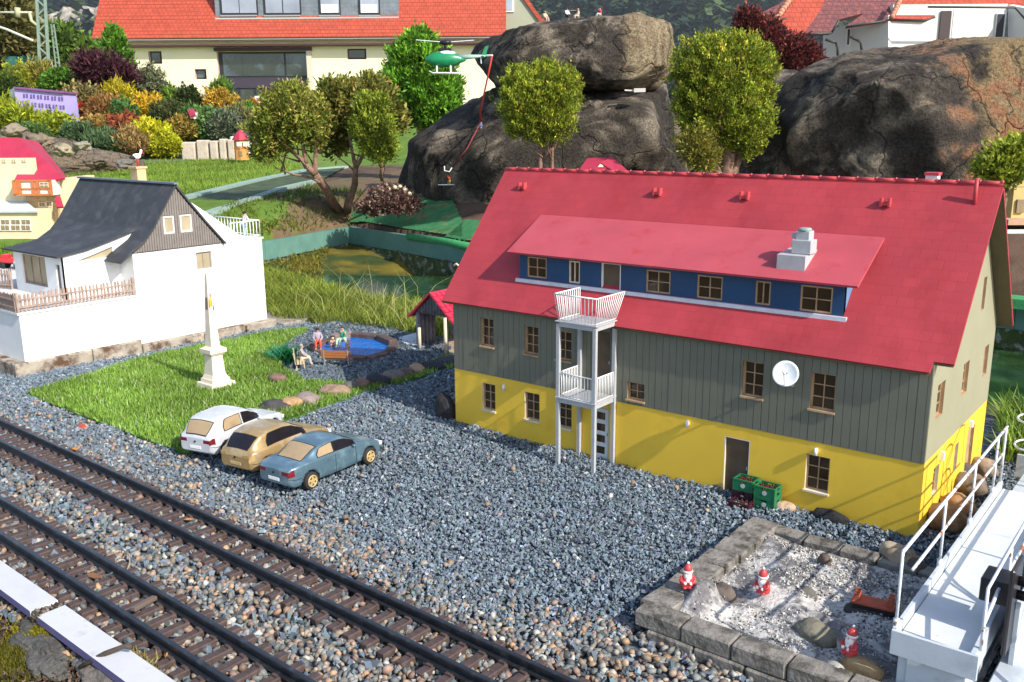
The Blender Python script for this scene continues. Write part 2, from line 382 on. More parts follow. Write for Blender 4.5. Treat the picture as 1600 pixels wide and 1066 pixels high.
GPOLY = [(-24, -6.3), (7.7, -6.5), (7.9, -5.0), (12.5, -5.0), (12.5, 7), (-3.2, 8.2), (-8.5, 6.4), (-11.8, 6.2), (-24, 6)]
xy = scatter(GPOLY, 470, (LAWN, HOUSE, PLANT, PLINTH)); xy = xy[vis(xy)]
d_ = (xy[:, 0]-CAMC.x)*FH.x+(xy[:, 1]-CAMC.y)*FH.y
keep = rng.random(len(xy)) < np.clip(22/np.maximum(d_, 1), .35, 1.)**1.3
keep &= ~((xy[:, 0] > 0)&(xy[:, 0] < 10)&(xy[:, 1] > 0)); keep &= rng.random(len(xy)) < np.clip((xy[:, 1]-ybnd(xy[:, 0])+1.1)/1.1, .12, 1)
xy = xy[keep]; d_ = d_[keep]; n = len(xy)
mound = .10*np.exp(-((xy[:, 1]+.0)/.5)**2)*(xy[:, 0] > 0)*(xy[:, 0] < 10)*0
sz = rng.uniform(.045, .092, n)*np.clip(d_/18, 1, 1.6)
GRAVZ = lambda x, y: (vnoise(x, y, .9, 4)-.5)*.08
zg = GRAVZ(xy[:, 0], xy[:, 1])+rng.uniform(-.03, .04, n); cg = blue_cols(n); far_ = d_ > 15.5
g1 = stones('gravel', xy[~far_], zg[~far_], sz[~far_], cg[~far_], STONE)
tag(g1, 'blue grey crushed gravel spread in front of the long house', None, kind='stuff')
g1 = stones('gravel', xy[far_], zg[far_], sz[far_], cg[far_], STONE, shard=True)
tag(g1, 'blue grey gravel round the lawn and the white house', None, kind='stuff')
# pool ring
POOLX = GX((486, 549), (518, 535), (548, 528), (595, 533), (618, 545), (608, 558), (572, 569), (518, 565))
xy2 = scatter(POOLG, 300, (POOLX,)); n = len(xy2)
g2 = stones('gravel', xy2, rng.uniform(.03, .09, n), rng.uniform(.07, .15, n), blue_cols(n)*.7, STONE, shard=True)
tag(g2, 'dark gravel ring round the little blue pool', None, kind='stuff')
# pebbles strewn in the gravel
xy3 = scatter([(-12, -6.4), (7.6, -6.4), (10, -.1), (-3, -.1), (-3, -4.9), (-12, -5.1)], 1.6, (LAWN, PLANT, HOUSE)); extra = scatter([(-14, -6.6), (8, -6.6), (7.5, -5.2), (-14, -5.0)], 22, (LAWN,)); xy3 = np.vstack([xy3, extra]); n = len(xy3)
p3 = stones('pebbles', xy3, rng.uniform(.02, .06, n), rng.uniform(.07, .14, n), mix_cols(n)*1.1, PEB, False)
tag(p3, 'single tan and white pebbles strewn over the blue gravel', None, kind='stuff')
# railway ballast
TP = [(-24, -5.4), (5, -5.4), (7.4, -5.1), (10.5, -5.1), (10.5, -10.3), (-24, -10.0)]
xy4 = scatter(TP, 215); xy4 = xy4[vis(xy4)]; d_ = (xy4[:, 0]-CAMC.x)*FH.x+(xy4[:, 1]-CAMC.y)*FH.y
keep = rng.random(len(xy4)) < np.clip((ybnd(xy4[:, 0])+.5-xy4[:, 1])/.7, 0, 1)*np.clip(16/d_, .4, 1); xy4 = xy4[keep]; n = len(xy4)
blu = rng.random(n) < np.clip(.62-(xy4[:, 0]+6)*.035, .2, .8)
cols = mix_cols(n); cols[blu] = blue_cols(blu.sum())*.85
szz = rng.uniform(.07, .165, n)
a_ = ~blu
b1 = stones('ballast', xy4[a_], rng.uniform(-.03, .03, a_.sum()), szz[a_], cols[a_], PEB, False); tag(b1, 'rounded tan and brown ballast pebbles between the rails', None, kind='stuff')
b2 = stones('ballast', xy4[blu], rng.uniform(-.02, .04, blu.sum()), szz[blu]*.9, cols[blu], STONE); tag(b2, 'angular grey ballast chips among the pebbles along the rails', None, kind='stuff')
# foreground soil crumbs
xy5 = scatter([(-6, -9.9), (6.5, -9.95), (8, -14), (-6, -14)], 420); xy5 = xy5[vis(xy5, 90)]; n = len(xy5)
b3 = stones('soil_crumbs', xy5, terr(xy5[:, 0], xy5[:, 1])+rng.uniform(-.04, .05, n), rng.uniform(.02, .085, n), np.array((.075, .05, .035))*np.exp(rng.normal(0, .7, n))[:, None], STONE); tag(b3, 'dark soil and bark crumbs in front of the white edging', None, kind='stuff')

# ================================================================ grass
GRM = Mcol('grass_tint', .6, .25, .35)
def blades(name, xy, z, L, W, cols, lean=.5, droop=0.):
    n = len(xy); th = rng.uniform(0, 2*np.pi, n); ln = rng.uniform(0, lean, n); az = rng.uniform(0, 2*np.pi, n)
    b = np.stack([xy[:, 0], xy[:, 1], z], 1); s = np.stack([np.cos(th), np.sin(th), 0*th], 1)*W[:, None]/2
    dr = np.stack([np.cos(az)*np.sin(ln), np.sin(az)*np.sin(ln), np.cos(ln)], 1)
    mid = b+dr*L[:, None]*.55; tip = mid+(dr+np.stack([np.cos(az)*droop, np.sin(az)*droop, -droop*np.ones(n)*.5], 1))*L[:, None]*.5
    V = np.stack([b-s, b+s, mid+s*.8, tip, mid-s*.8], 1)
    Fq = np.array([(0, 1, 2, 4)])+np.arange(n)[:, None]*5; Ft = np.array([(4, 2, 3, 3)])+np.arange(n)[:, None]*5
    V = V.reshape(-1, 3); tri = np.concatenate([Fq[:, [0, 1, 2]], Fq[:, [0, 2, 3]], Ft[:, :3]])
    return link(name, np_mesh(name, V, tri, GRM, np.repeat(cols, 5, 0)))
def gcols(n, a, b): t = rng.random((n, 1)); return (np.array(a)*(1-t)+np.array(b)*t)*rng.uniform(.7, 1.25, (n, 1))
mb = MB(); mb.poly([(x, y, .045) for x, y in LAWN], .06, (0, 0, 1))
lw = mb.build('turf_mat', M('turf_base', (.05, .12, .015), .9, .3, 8)); tag(lw, 'green artificial turf mat laid beside the obelisk', 'turf mat')
xy = scatter(LAWN, 780, (POOLG,)); xy = xy[vis(xy)]; n = len(xy)
q = (fbm(xy[:, 0], xy[:, 1], .6, 3)[:, None]-.5)*1.2
cc = gcols(n, (.14, .28, .035), (.34, .50, .09))*(1+q); li = rng.random(n) < .06; cc[li] = (.55, .6, .35)
gb = blades('grass', xy, np.full(n, .04), rng.uniform(.09, .17, n), rng.uniform(.018, .034, n), cc, 1.0); tag(gb, 'short bright green blades of the artificial lawn', None, kind='stuff')
# wild grass on the pond bank
BANK = [(-26, 8.5), (-12.2, 4.6), (-9.8, 5.6), (-7.2, 5.9), (-4.5, 6.4), (-4.2, 9.2), (-10.5, 9.6), (-13, 9.4), (-16.8, 10.4), (-21, 11.2), (-26, 12)]
xy = scatter(BANK, 260); n = len(xy); q = (fbm(xy[:, 0], xy[:, 1], .5, 6)[:, None]-.5)
cc = gcols(n, (.12, .20, .02), (.34, .36, .06))*(1+1.2*q)
wb = blades('grass', xy, terr(xy[:, 0], xy[:, 1])-.05, rng.uniform(.2, .75, n), rng.uniform(.02, .05, n), cc, .55, .5); tag(wb, 'tall yellow green wild grass on the pond bank', None, kind='stuff')
xy = scatter([(-13, 5.2), (-5.0, 6.0), (-5, 8.8), (-13, 9.2)], 5); n = len(xy)
wb = blades('grass_stalks', xy, terr(xy[:, 0], xy[:, 1]), rng.uniform(1.0, 2.1, n), rng.uniform(.015, .03, n), gcols(n, (.35, .36, .12), (.5, .48, .2)), .9, .5); tag(wb, 'long pale grass stalks leaning over the pond edge', None, kind='stuff')
# right pond bank
xy = scatter([(10.3, 4.6), (14, 4.6), (14, 9.2), (9.5, 8.8)], 160); n = len(xy)
wb = blades('grass', xy, terr(xy[:, 0], xy[:, 1])-.05, rng.uniform(.25, .9, n), rng.uniform(.03, .07, n), gcols(n, (.10, .2, .02), (.3, .4, .06)), .6, .4); tag(wb, 'coarse grass behind the gable at the pond edge', None, kind='stuff')
# meadow and slopes further back
def fgrass(name, label, pxpoly, num, L, c1, c2, lean=.7):
    p = np.array([tuple(GP(*q)[:2]) for q in pxpoly]); lo = p.min(0); hi = p.max(0); out = []
    tot = 0
    for _ in range(30):
        xy = rng.uniform(lo, hi, (num*3, 2)); xy = xy[inpoly(xy[:, 0], xy[:, 1], p)]; out.append(xy); tot += len(xy)
        if tot > num: break
    xy = np.vstack(out)[:num]; n = len(xy); q = (fbm(xy[:, 0], xy[:, 1], .15, 6)[:, None]-.5)
    o = blades(name, xy, terr(xy[:, 0], xy[:, 1])-.2, rng.uniform(L*.6, L*1.4, n), rng.uniform(L*.1, L*.2, n), gcols(n, c1, c2)*(1+q), lean, .3)
    return tag(o, label, None, kind='stuff')
fgrass('grass', 'sunny meadow grass along the little canal', [(105, 262), (250, 250), (440, 250), (470, 262), (300, 305), (280, 300), (105, 300)], 26000, .5, (.12, .22, .02), (.30, .40, .06))
fgrass('grass', 'green grass round the crimson roofed villa', [(-20, 392), (110, 380), (110, 420), (-20, 430)], 3500, .45, (.08, .2, .015), (.2, .34, .03))
fgrass('undergrowth', 'dim green weeds under the small trees', [(400, 378), (560, 345), (570, 300), (480, 290), (420, 320)], 1600, .5, (.05, .10, .015), (.14, .2, .03), 1.1)
fgrass('undergrowth', 'yellowish weeds on the slope below the canal', [(300, 345), (400, 345), (440, 300), (330, 335)], 1200, .4, (.10, .14, .02), (.2, .24, .04), 1.1)
# algae and weeds in the pond margin
xy = scatter([(-33, 15), (-21, 11.5), (-13, 10), (-10, 10.2), (-10, 11), (-22, 14), (-32, 24)], 40); n = len(xy)
wb = blades('pond_weed', xy, np.maximum(terr(xy[:, 0], xy[:, 1]), -1.56), rng.uniform(.1, .35, n), rng.uniform(.05, .12, n), gcols(n, (.12, .12, .015), (.28, .25, .04)), 1.4, .2); tag(wb, 'yellow algae weed along the shallow pond margin', None, kind='stuff')

# ================================================================ railway
TRK = M('rail_steel', (.045, .05, .058), .28, .2, 4, .03, 40, metal=.6, spec=.6, col2=(.10, .11, .125), c2s=6, c2lo=.55, c2hi=.7)
SLP = M('sleeper_brown', (.075, .050, .045), .7, .3, 12, .35, 60)
def track(y2, sl, label, x0=-18, x1=11):
    # y2: centre line y at x=2.38, slope sl
    t = T('railway_track', label, 'railway track', (0, 0, 0), 0, 'parallel model railway tracks')
    yc = lambda x: y2+sl*(x-2.38)
    g = .305
    for s in (-1, 1):
        mb = MB()
        prof = [(-.075, .085), (.075, .085), (.075, .098), (.014, .108), (.014, .17), (.036, .18), (.036, .212), (.024, .222), (-.024, .222), (-.036, .212), (-.036, .18), (-.014, .17), (-.014, .108), (-.075, .098)]
        k = len(prof); vs = [(x, yc(x)+s*g+p, z) for x in (x0, x1) for p, z in prof]
        mb.add(vs, [(i, (i+1) % k, (i+1) % k+k, i+k) for i in range(k)]+[tuple(range(k)), tuple(range(k, 2*k))])
        mb.build('rail', TRK, t)
    sm = MB(); sm.cbox(0, 0, 0, .068, .60, .05, .012)
    for s in (-1, 1):
        for q in (-1, 1): sm.box(-.05, .05, s*g+q*.105-.022, s*g+q*.105+.022, .035, .075)
    me = sm.build('sleeper', SLP, None, mesh_only=True)
    x = x0+.2; 
    while x < x1:
        link('sleeper', me, t, (x, yc(x), .038+random.uniform(-.006, .004)), (random.uniform(-.01, .01), 0, sl+random.uniform(-.02, .02))); x += .335
track(-7.08, -.026, 'railway track of black rails and brown sleepers nearest the parked cars')
track(-9.02, -.031, 'railway track of black rails beside the white edging board')
# white edging boards
EDG = M('edge_board_white', (.55, .55, .57), .5, .06, 3, .05, 20, col2=(.42, .40, .38), c2lo=.55, c2hi=.7, c2s=3); EDGB = M('edge_board_shade_side', (.16, .14, .30), .6, .2)  # violet on the long side is the white board's shade, coloured in
gx_ = G(100, 938, .27).x
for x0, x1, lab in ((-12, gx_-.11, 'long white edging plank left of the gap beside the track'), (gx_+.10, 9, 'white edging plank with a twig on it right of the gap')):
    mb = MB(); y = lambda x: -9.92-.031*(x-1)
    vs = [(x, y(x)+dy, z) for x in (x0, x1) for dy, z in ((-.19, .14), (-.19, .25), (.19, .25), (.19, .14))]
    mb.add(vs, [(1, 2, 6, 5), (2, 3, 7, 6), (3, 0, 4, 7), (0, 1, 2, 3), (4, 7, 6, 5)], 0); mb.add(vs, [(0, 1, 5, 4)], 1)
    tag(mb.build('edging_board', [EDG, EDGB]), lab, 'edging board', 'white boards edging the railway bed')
mb = MB(); vs = [(x, -9.92-.031*(x-1)+dy, z) for x in (-12, 9) for dy, z in ((-.12, -.5), (-.12, .04), (.14, .04), (.14, -.5))]
mb.add(vs, [(0, 1, 5, 4), (2, 3, 7, 6), (1, 2, 6, 5)]); tag(mb.build('plank_support', M('damp_wood', (.045, .035, .03), .9, .3, 4, .4, 20)), 'dark damp sleeper under the white edging planks', 'beam')

xy = np.stack([rng.uniform(gx_-.12, gx_+.11, 260), -9.92-.031*(gx_-1)+rng.uniform(-.19, .2, 260)], 1)
o = stones('debris', xy, rng.uniform(.05, .235, 260), rng.uniform(.04, .10, 260), np.array((.085, .07, .055))*np.exp(rng.normal(0, .5, 260))[:, None], STONE); tag(o, 'dark debris filling the gap between the two white planks', None, kind='stuff')
# ================================================================ long house with the red roof
def onp(px, py, P0, n):
    d = FW+RT*((px-800)/FPX)-UP*((py-533)/FPX); n = Vector(n); return CAMC+d*((Vector(P0)-CAMC).dot(n)/d.dot(n))
onY = lambda px, py, y: onp(px, py, (0, y, 0), (0, 1, 0))
onX = lambda px, py, x: onp(px, py, (x, 0, 0), (1, 0, 0))
YEL = M('yellow_paint', (.86, .55, .05), .55, .06, 1.2, .06, 25, col2=(.70, .42, .03), c2lo=.55, c2hi=.75, c2s=1.2)
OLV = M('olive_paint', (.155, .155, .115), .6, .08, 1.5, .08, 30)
OLVG = M('olive_gable_sunlit', (.30, .285, .19), .6, .05, 1.2, .06, 30)  # same olive paint as the front; sunlight put into the lighter colour
BLU = M('blue_paint', (.012, .055, .14), .55, .1, 2, .08, 30)
TAN = M('window_wood', (.42, .27, .15), .6, .2, 6, .1, 60)
PALEW = M('pale_reveal', (.72, .62, .46), .6, .1, 6)
GLS = M('window_glass_dark', (.045, .028, .012), .12, .3, 2, spec=.6)
GREYW = M('grey_white_paint', (.42, .43, .45), .5, .12, 4, .1, 30, col2=(.38, .38, .38), c2s=4)
RED = M('red_roof', (.40, .042, .054), .62, .12, 1.2, .0, col2=(.33, .028, .035), c2lo=.50, c2hi=.72, c2s=1.1, c2stretch=(1, 1, .4))
def shingle(m, sx, sy, rowz=1.3, cdark=.80, off=.5, bump=.25, axis='XZ', mortar=.02):
    N = m.node_tree.nodes; L = m.node_tree.links; b = N['Principled BSDF']
    g = N.new('ShaderNodeNewGeometry'); sp = N.new('ShaderNodeSeparateXYZ'); L.new(g.outputs['Position'], sp.inputs[0]); cb = N.new('ShaderNodeCombineXYZ')
    if axis == 'XZ': L.new(sp.outputs[0], cb.inputs[0])
    elif axis == 'YZ': L.new(sp.outputs[1], cb.inputs[0])
    else:
        ml = N.new('ShaderNodeVectorMath'); ml.operation = 'DOT_PRODUCT'; L.new(g.outputs['Position'], ml.inputs[0]); ml.inputs[1].default_value = RH; L.new(ml.outputs['Value'], cb.inputs[0])
    mz = N.new('ShaderNodeMath'); mz.operation = 'MULTIPLY'; mz.inputs[1].default_value = rowz; L.new(sp.outputs[2], mz.inputs[0]); L.new(mz.outputs[0], cb.inputs[1])
    br = N.new('ShaderNodeTexBrick'); L.new(cb.outputs[0], br.inputs[0]); br.inputs['Scale'].default_value = 1; br.inputs['Mortar Size'].default_value = mortar
    br.inputs['Brick Width'].default_value = sx; br.inputs['Row Height'].default_value = sy; br.offset = off; br.inputs['Mortar Smooth'].default_value = .6
    br.inputs['Color1'].default_value = (1, 1, 1, 1); br.inputs['Color2'].default_value = (.93, .93, .93, 1); br.inputs['Mortar'].default_value = (cdark,)*3+(1,)
    src = b.inputs['Base Color'].links[0].from_socket; mu = N.new('ShaderNodeMix'); mu.data_type = 'RGBA'; mu.blend_type = 'MULTIPLY'; mu.inputs[0].default_value = 1
    L.new(src, mu.inputs[6]); L.new(br.outputs[0], mu.inputs[7]); L.new(mu.outputs[2], b.inputs['Base Color'])
    bp = N.new('ShaderNodeBump'); bp.inputs['Strength'].default_value = bump; bp.inputs['Distance'].default_value = .02; L.new(br.outputs['Color'], bp.inputs['Height']); L.new(bp.outputs[0], b.inputs['Normal'])
shingle(RED, .27, .19, cdark=.86, bump=.55, mortar=.009)
H = T('long_house', 'long model house with a crimson pitched roof, olive upper walls and a yellow ground floor', 'house', (5, 2.2, 0))
def rect(x0, x1, z0, z1): return [(x0, z0), (x1, z0), (x1, z1), (x0, z1)]
fy = [(.81, 1.17, .48, 1.08), (1.98, 2.37, .48, 1.08), (2.83, 3.19, .48, 1.08), (3.68, 4.09, -.02, 1.08), (6.57, 7.07, -.05, 1.05), (8.10, 8.51, .40, 1.04)]
fo = [(.79, 1.15, 1.92, 2.54), (1.99, 2.35, 1.92, 2.52), (2.79, 3.18, 1.92, 2.52), (3.64, 4.11, 1.38, 2.66), (4.5, 4.88, 1.38, 1.73), (6.86, 7.25, 1.87, 2.51), (8.09, 8.51, 1.86, 2.5)]
U = (1, 0, 0); V = (0, 0, 1); mb = MB()
mb.panel(rect(0, 10, -.3, 1.295), [rect(*h) for h in fy], (0, 0, 0), U, V, .12, 0, 1); mb.add([(10.002, 0, -.3), (10.002, .12, -.3), (10.002, .12, 1.295), (10.002, 0, 1.295)], [(0, 1, 2, 3)])
mb.build('ground_floor_wall', [YEL, PALEW], H)
mb = MB(); mb.panel(rect(0, 10, 1.295, 2.95), [rect(*h) for h in fo], (0, .012, 0), U, V, .11, 0, 1); mb.build('upper_wall', [M('olive_groove', (.27, .27, .21), .7, .1), TAN], H)
x = .001
while x < 9.999:
    x1 = min(x+.142, 9.999); cuts = sorted(set([x, x1]+[c for h in fo for c in (h[0], h[1]) if x < c < x1]))
    for a, b in zip(cuts, cuts[1:]):
        if b-a < .012: continue
        hs = sorted((h[2], h[3]) for h in fo if h[0] < (a+b)/2 < h[1]); z = 1.28
        for z0, z1 in hs+[(2.93, 9)]:
            if min(z0, 2.93)-z > .02:
                mb = MB(); g = .0035; j = random.uniform(-.003, .003); mb.box(a+(g if a == x else 0), b-(g if b == x1 else 0), -.014+j, .014, z, min(z0, 2.93)); mb.build('plank', OLV, H)
            z = z1
    x = x1
# gable end at x=10 and the back and far end
gy = [(.66, 1.01, .50, 1.0), (2.04, 2.30, .50, 1.02), (2.95, 3.5, .2, 1.05)]
go = [(.37, .81, 1.92, 2.5), (2.03, 2.43, 1.92, 2.5), (3.6, 3.95, 1.92, 2.5), (2.88, 3.12, 3.3, 3.9), (1.3, 1.54, 3.3, 3.9)]
U = (0, 1, 0)
mb = MB(); mb.panel(rect(.12, 4.37, -.3, 1.295), [rect(*h) for h in gy], (10, 0, 0), U, V, .12, 0, 1); mb.build('ground_floor_wall', [YEL, PALEW], H)
mb = MB(); mb.panel([(0.0, 1.298), (4.37, 1.298), (4.37, 2.9), (2.185, 5.5), (0.0, 2.9)], [rect(*h) for h in go], (10.006, 0, 0), U, V, .11, 0, 1); mb.build('gable_wall', [OLVG, TAN], H)
mb = MB(); mb.box(0, .1, .12, 4.37, -.3, 1.295, 0); mb.poly([(0, 0.12, 1.296), (0, 4.37, 1.296), (0, 4.37, 2.9), (0, 2.185, 5.5), (0, .12, 2.95)], .1, (-1, 0, 0), 1)
mb.box(.1, 9.88, 4.27, 4.37, -.3, 1.29, 0); mb.box(.1, 9.88, 4.27, 4.37, 1.296, 2.9, 1); mb.build('rear_wall', [YEL, OLV], H)
mb = MB(); mb.box(.14, 9.86, .6, .62, -.2, 2.7); mb.box(9.3, 9.32, 1.1, 3.3, -.2, 3.9); mb.build('interior_curtain', M('brown_interior', (.10, .065, .035), .9, .2, 3), H)
def window(h, plane, kind, parent=H, fr=TAN, gl=GLS, nv=1, nh=2, dep=.05, w_=.028):
    x0, x1, z0, z1 = h; mb = MB(); pm = MB()
    def bx(m, a, b, c, d, p0, p1):
        if plane == 'y': m.box(a, b, kind+p0, kind+p1, c, d)
        else: m.box(kind-p1, kind-p0, a, b, c, d)
    e = .001
    bx(mb, x0+e, x0+w_, z0+e, z1-e, dep, dep+.03); bx(mb, x1-w_, x1-e, z0+e, z1-e, dep, dep+.03); bx(mb, x0+w_, x1-w_, z0+e, z0+w_, dep, dep+.03); bx(mb, x0+w_, x1-w_, z1-w_, z1-e, dep, dep+.03)
    for i in range(nv): c_ = x0+(x1-x0)*(i+1)/(nv+1); bx(mb, c_-.009, c_+.009, z0+w_, z1-w_, dep+.004, dep+.028)
    for i in range(nh): c_ = z0+(z1-z0)*(i+1)/(nh+1); bx(mb, x0+w_, x1-w_, c_-.008, c_+.008, dep+.006, dep+.026)
    f = mb.build('window', fr, parent)
    for i in range(nv+1):
        for j in range(nh+1):
            a = x0+(x1-x0)*i/(nv+1); b = x0+(x1-x0)*(i+1)/(nv+1); c_ = z0+(z1-z0)*j/(nh+1); d = z0+(z1-z0)*(j+1)/(nh+1)
            pm = MB(); bx(pm, a+.003, b-.003, c_+.003, d-.003, dep+.031, dep+.036); pm.build('pane', gl, f)
    return f
def sill(h, y, m=TAN):
    mb = MB(); mb.box(h[0]-.02, h[1]+.02, y-.04, y+.05, h[2]-.035, h[2]-.002); return mb
for h in fy[:3]+fy[5:]: f = window(h, 'y', 0.); s = sill(h, 0).build('sill', PALEW, f)
for i, h in enumerate(fo):
    if i == 3: continue
    f = window(h, 'y', 0., nh=1 if i == 4 else 2); sill(h, -.012).build('sill', TAN, f)
for h in gy[:2]+go: f = window(h, 'x', 10.)
# doors
def door(h, name, parent=H, pl='y', k=0., dm=None, fr=None, handle=True):
    x0, x1, z0, z1 = h; mb = MB(); b = (lambda a, c, z, zz, p, q: mb.box(a, c, k+p, k+q, z, zz)) if pl == 'y' else (lambda a, c, z, zz, p, q: mb.box(k-q, k-p, a, c, z, zz))
    b(x0+.02, x1-.02, z0, z1-.02, .05, .075); d = mb.build(name, dm, parent); mb = MB()
    b = (lambda a, c, z, zz, p, q: mb.box(a, c, k+p, k+q, z, zz)) if pl == 'y' else (lambda a, c, z, zz, p, q: mb.box(k-q, k-p, a, c, z, zz))
    b(x0+.001, x0+.02, z0, z1-.001, .0, .09); b(x1-.02, x1-.001, z0, z1-.001, .0, .09); b(x0+.02, x1-.02, z1-.02, z1-.001, .0, .09); mb.build('door_frame', fr, d); 
    if handle:
        mb = MB(); b(x1-.07, x1-.05, (z0+z1)/2-.03, (z0+z1)/2+.03, .03, .05); mb.build('handle', GREYW, d)
    return d
BRN = M('brown_door', (.10, .065, .04), .5, .3, 3, .1, 20)
door(fy[4], 'door', dm=BRN, fr=PALEW)
d = door(fy[3], 'door', dm=M('white_door', (.7, .7, .7), .5, .05), fr=GREYW); d['label'] = 'white entrance door with four dark panes under the balcony'
for i in range(4): mb = MB(); mb.box(3.78, 3.97, .044, .05, .10+i*.24, .25+i*.24); mb.build('pane', GLS, d)
door(fo[3], 'balcony_door', dm=BRN, fr=OLV); door(gy[2], 'side_door', pl='x', k=10., dm=TAN, fr=TAN)
# roof
def slab(name, xs, p_front, p_ridge, notch=False, th=.045, mat=RED, parent=H):
    pass
ey, ez, ry, rz = -.134, 2.814, 2.185, 5.575; x0, x1 = -.23, 10.283; k = .11
sy = lambda t: lerp(ey, ry, t); szz_ = lambda t: lerp(ez, rz, t)
nrm = Vector((0, -(rz-ez), ry-ey)).normalized()
mb = MB(); mb.poly([(x0, ey, ez), (9.97, ey, ez), (9.985, sy(.055), szz_(.055)), (x1, sy(.055), szz_(.055)), (x1, ry, rz), (x0, ry, rz)], .05, nrm, 0)
mb.build('roof_slope', RED, H)
RUND = M('roof_underside', (.12, .10, .05), .8, .1)
mb = MB(); mb.poly([(x0, ey+.02, ez-.05), (9.96, ey+.02, ez-.05), (9.975, sy(.06), szz_(.055)-.05), (x1-.01, sy(.06), szz_(.055)-.05), (x1-.01, ry, rz-.066), (x0, ry, rz-.066)], .012, nrm, 0)
mb.poly([(x1-.01, 4.37-ey-.02, ez-.05), (x0, 4.37-ey-.02, ez-.05), (x0, ry, rz-.066), (x1-.01, ry, rz-.066)], .012, Vector((0, rz-ez, ry-ey)).normalized(), 0); mb.build('roof_underside', RUND, H)
mb = MB(); mb.poly([(x1, 4.37-ey, ez), (x0, 4.37-ey, ez), (x0, ry, rz), (x1, ry, rz)], .05, Vector((0, rz-ez, ry-ey)).normalized(), 0); mb.build('roof_slope', RED, H)
RIDG = M('ridge_red', (.46, .055, .065), .5, .1, 5)
tm = MB(); tm.tube([(-.17, 0, 0), (.17, 0, .0)], [.042, .036], 8); tm.ball((.165, 0, .022), .024, .046, .034); rme = tm.build('ridge_tile', RIDG, None, mesh_only=True)
for i in range(31): link('ridge_tile', rme, H, Vector((-.06+i*.3385, ry, rz+.012))-wl(H))
# dormer
DY = .38; zb = 3.35
dx = lambda px: onY(px, 425, DY).x
dh = [(dx(824), dx(854), 3.47, 3.9), (dx(889), dx(906), 3.45, 3.9), (dx(940), dx(970), 3.37, 3.93), (dx(1010), dx(1048), 3.45, 3.88), (dx(1090), dx(1130), 3.45, 3.88), (dx(1182), dx(1206), 3.46, 3.88), (dx(1253), dx(1304), 3.44, 3.89)]
mb = MB(); mb.panel(rect(1.57, 8.42, zb, 4.05), [rect(*h) for h in dh], (0, DY, 0), (1, 0, 0), V, .08, 0, 1); mb.build('dormer_wall', [BLU, BLU], H)
mb = MB()
for xx, s in ((1.57, -1), (8.42, 1)): mb.poly([(xx, DY+.002, zb), (xx, DY+.002, 4.05), (xx, 1.2, 4.45), (xx, 1.3, 4.5)], .04, (s, 0, 0), 0)
mb.build('dormer_cheek', M('blue_cheek_sunlit', (.10, .22, .38), .5, .1), H)  # same blue as the dormer wall, its direct sunlight painted into this paler tone
mb = MB(); mb.box(1.7, 8.3, .62, .64, 3.4, 4.1); mb.build('dormer_interior', M('brown_interior', (.1, .065, .035)), H)
for i, h in enumerate(dh):
    if i == 2: d = door(h, 'balcony_door', k=DY, dm=BRN, fr=WHITE, handle=False)
    elif i in (1, 5): window(h, 'y', DY, dep=.008, nv=1, nh=0, fr=PALEW if i == 1 else TAN)
    else: window(h, 'y', DY, dep=.008, nv=1, nh=1)
dn = Vector((0, -(4.66-3.99), 1.40-.18)).normalized()
mb = MB(); mb.poly([(1.38, .18, 3.99), (8.68, .18, 3.99), (8.68, 1.40, 4.67), (1.38, 1.40, 4.67)], .045, dn); mb.build('dormer_roof', M('red_dormer_roof', (.44, .072, .09), .5, .08, 1.5, .12, 30, col2=(.42, .05, .06), c2lo=.55, c2hi=.7, c2s=2.2), H)
mb = MB(); mb.box(1.50, 8.49, .315, .372, 3.33, 3.42); mb.box(8.43, 8.49, .372, .5, 3.33, 3.42); mb.build('dormer_apron', M('apron_white', (.62, .66, .72), .5, .1, 6, .1), H)
# vent stack on the dormer roof
on = lambda px, py: onp(px, py, (0, .18, 3.99), dn)
q = on(1213, 420); q2 = on(1257, 424)
mb = MB(); zt = q.z+.31; mb.add([(q.x, q.y, q.z-.02), (q2.x, q.y, q.z-.02), (q2.x, q.y+.55, q.z+.30), (q.x, q.y+.55, q.z+.30), (q.x, q.y, zt-.06), (q2.x, q.y, zt-.06), (q2.x, q.y+.55, zt), (q.x, q.y+.55, zt)], [(0, 1, 5, 4), (1, 2, 6, 5), (2, 3, 7, 6), (3, 0, 4, 7), (4, 5, 6, 7), (0, 3, 2, 1)])
vb = mb.build('vent_stack', GREYW, H); cx = q.x+.37; cy = q.y+.25
mb = MB(); mb.box(cx-.17, cx+.17, cy-.13, cy+.15, zt-.04, zt+.20, c=.01); mb.box(cx-.12, cx+.12, cy-.1, cy+.12, zt+.19, zt+.35, c=.01); mb.box(cx-.22, cx-.12, cy-.03, cy+.05, zt+.21, zt+.30); mb.build('vent_box', GREYW, vb)
mb = MB(); mb.lathe([(.11, zt+.345), (.12, zt+.37), (.10, zt+.40), (.06, zt+.405)], (cx, cy, 0), 14); mb.build('vent_cap', M('copper_green', (.25, .36, .32), .5, .3), vb)
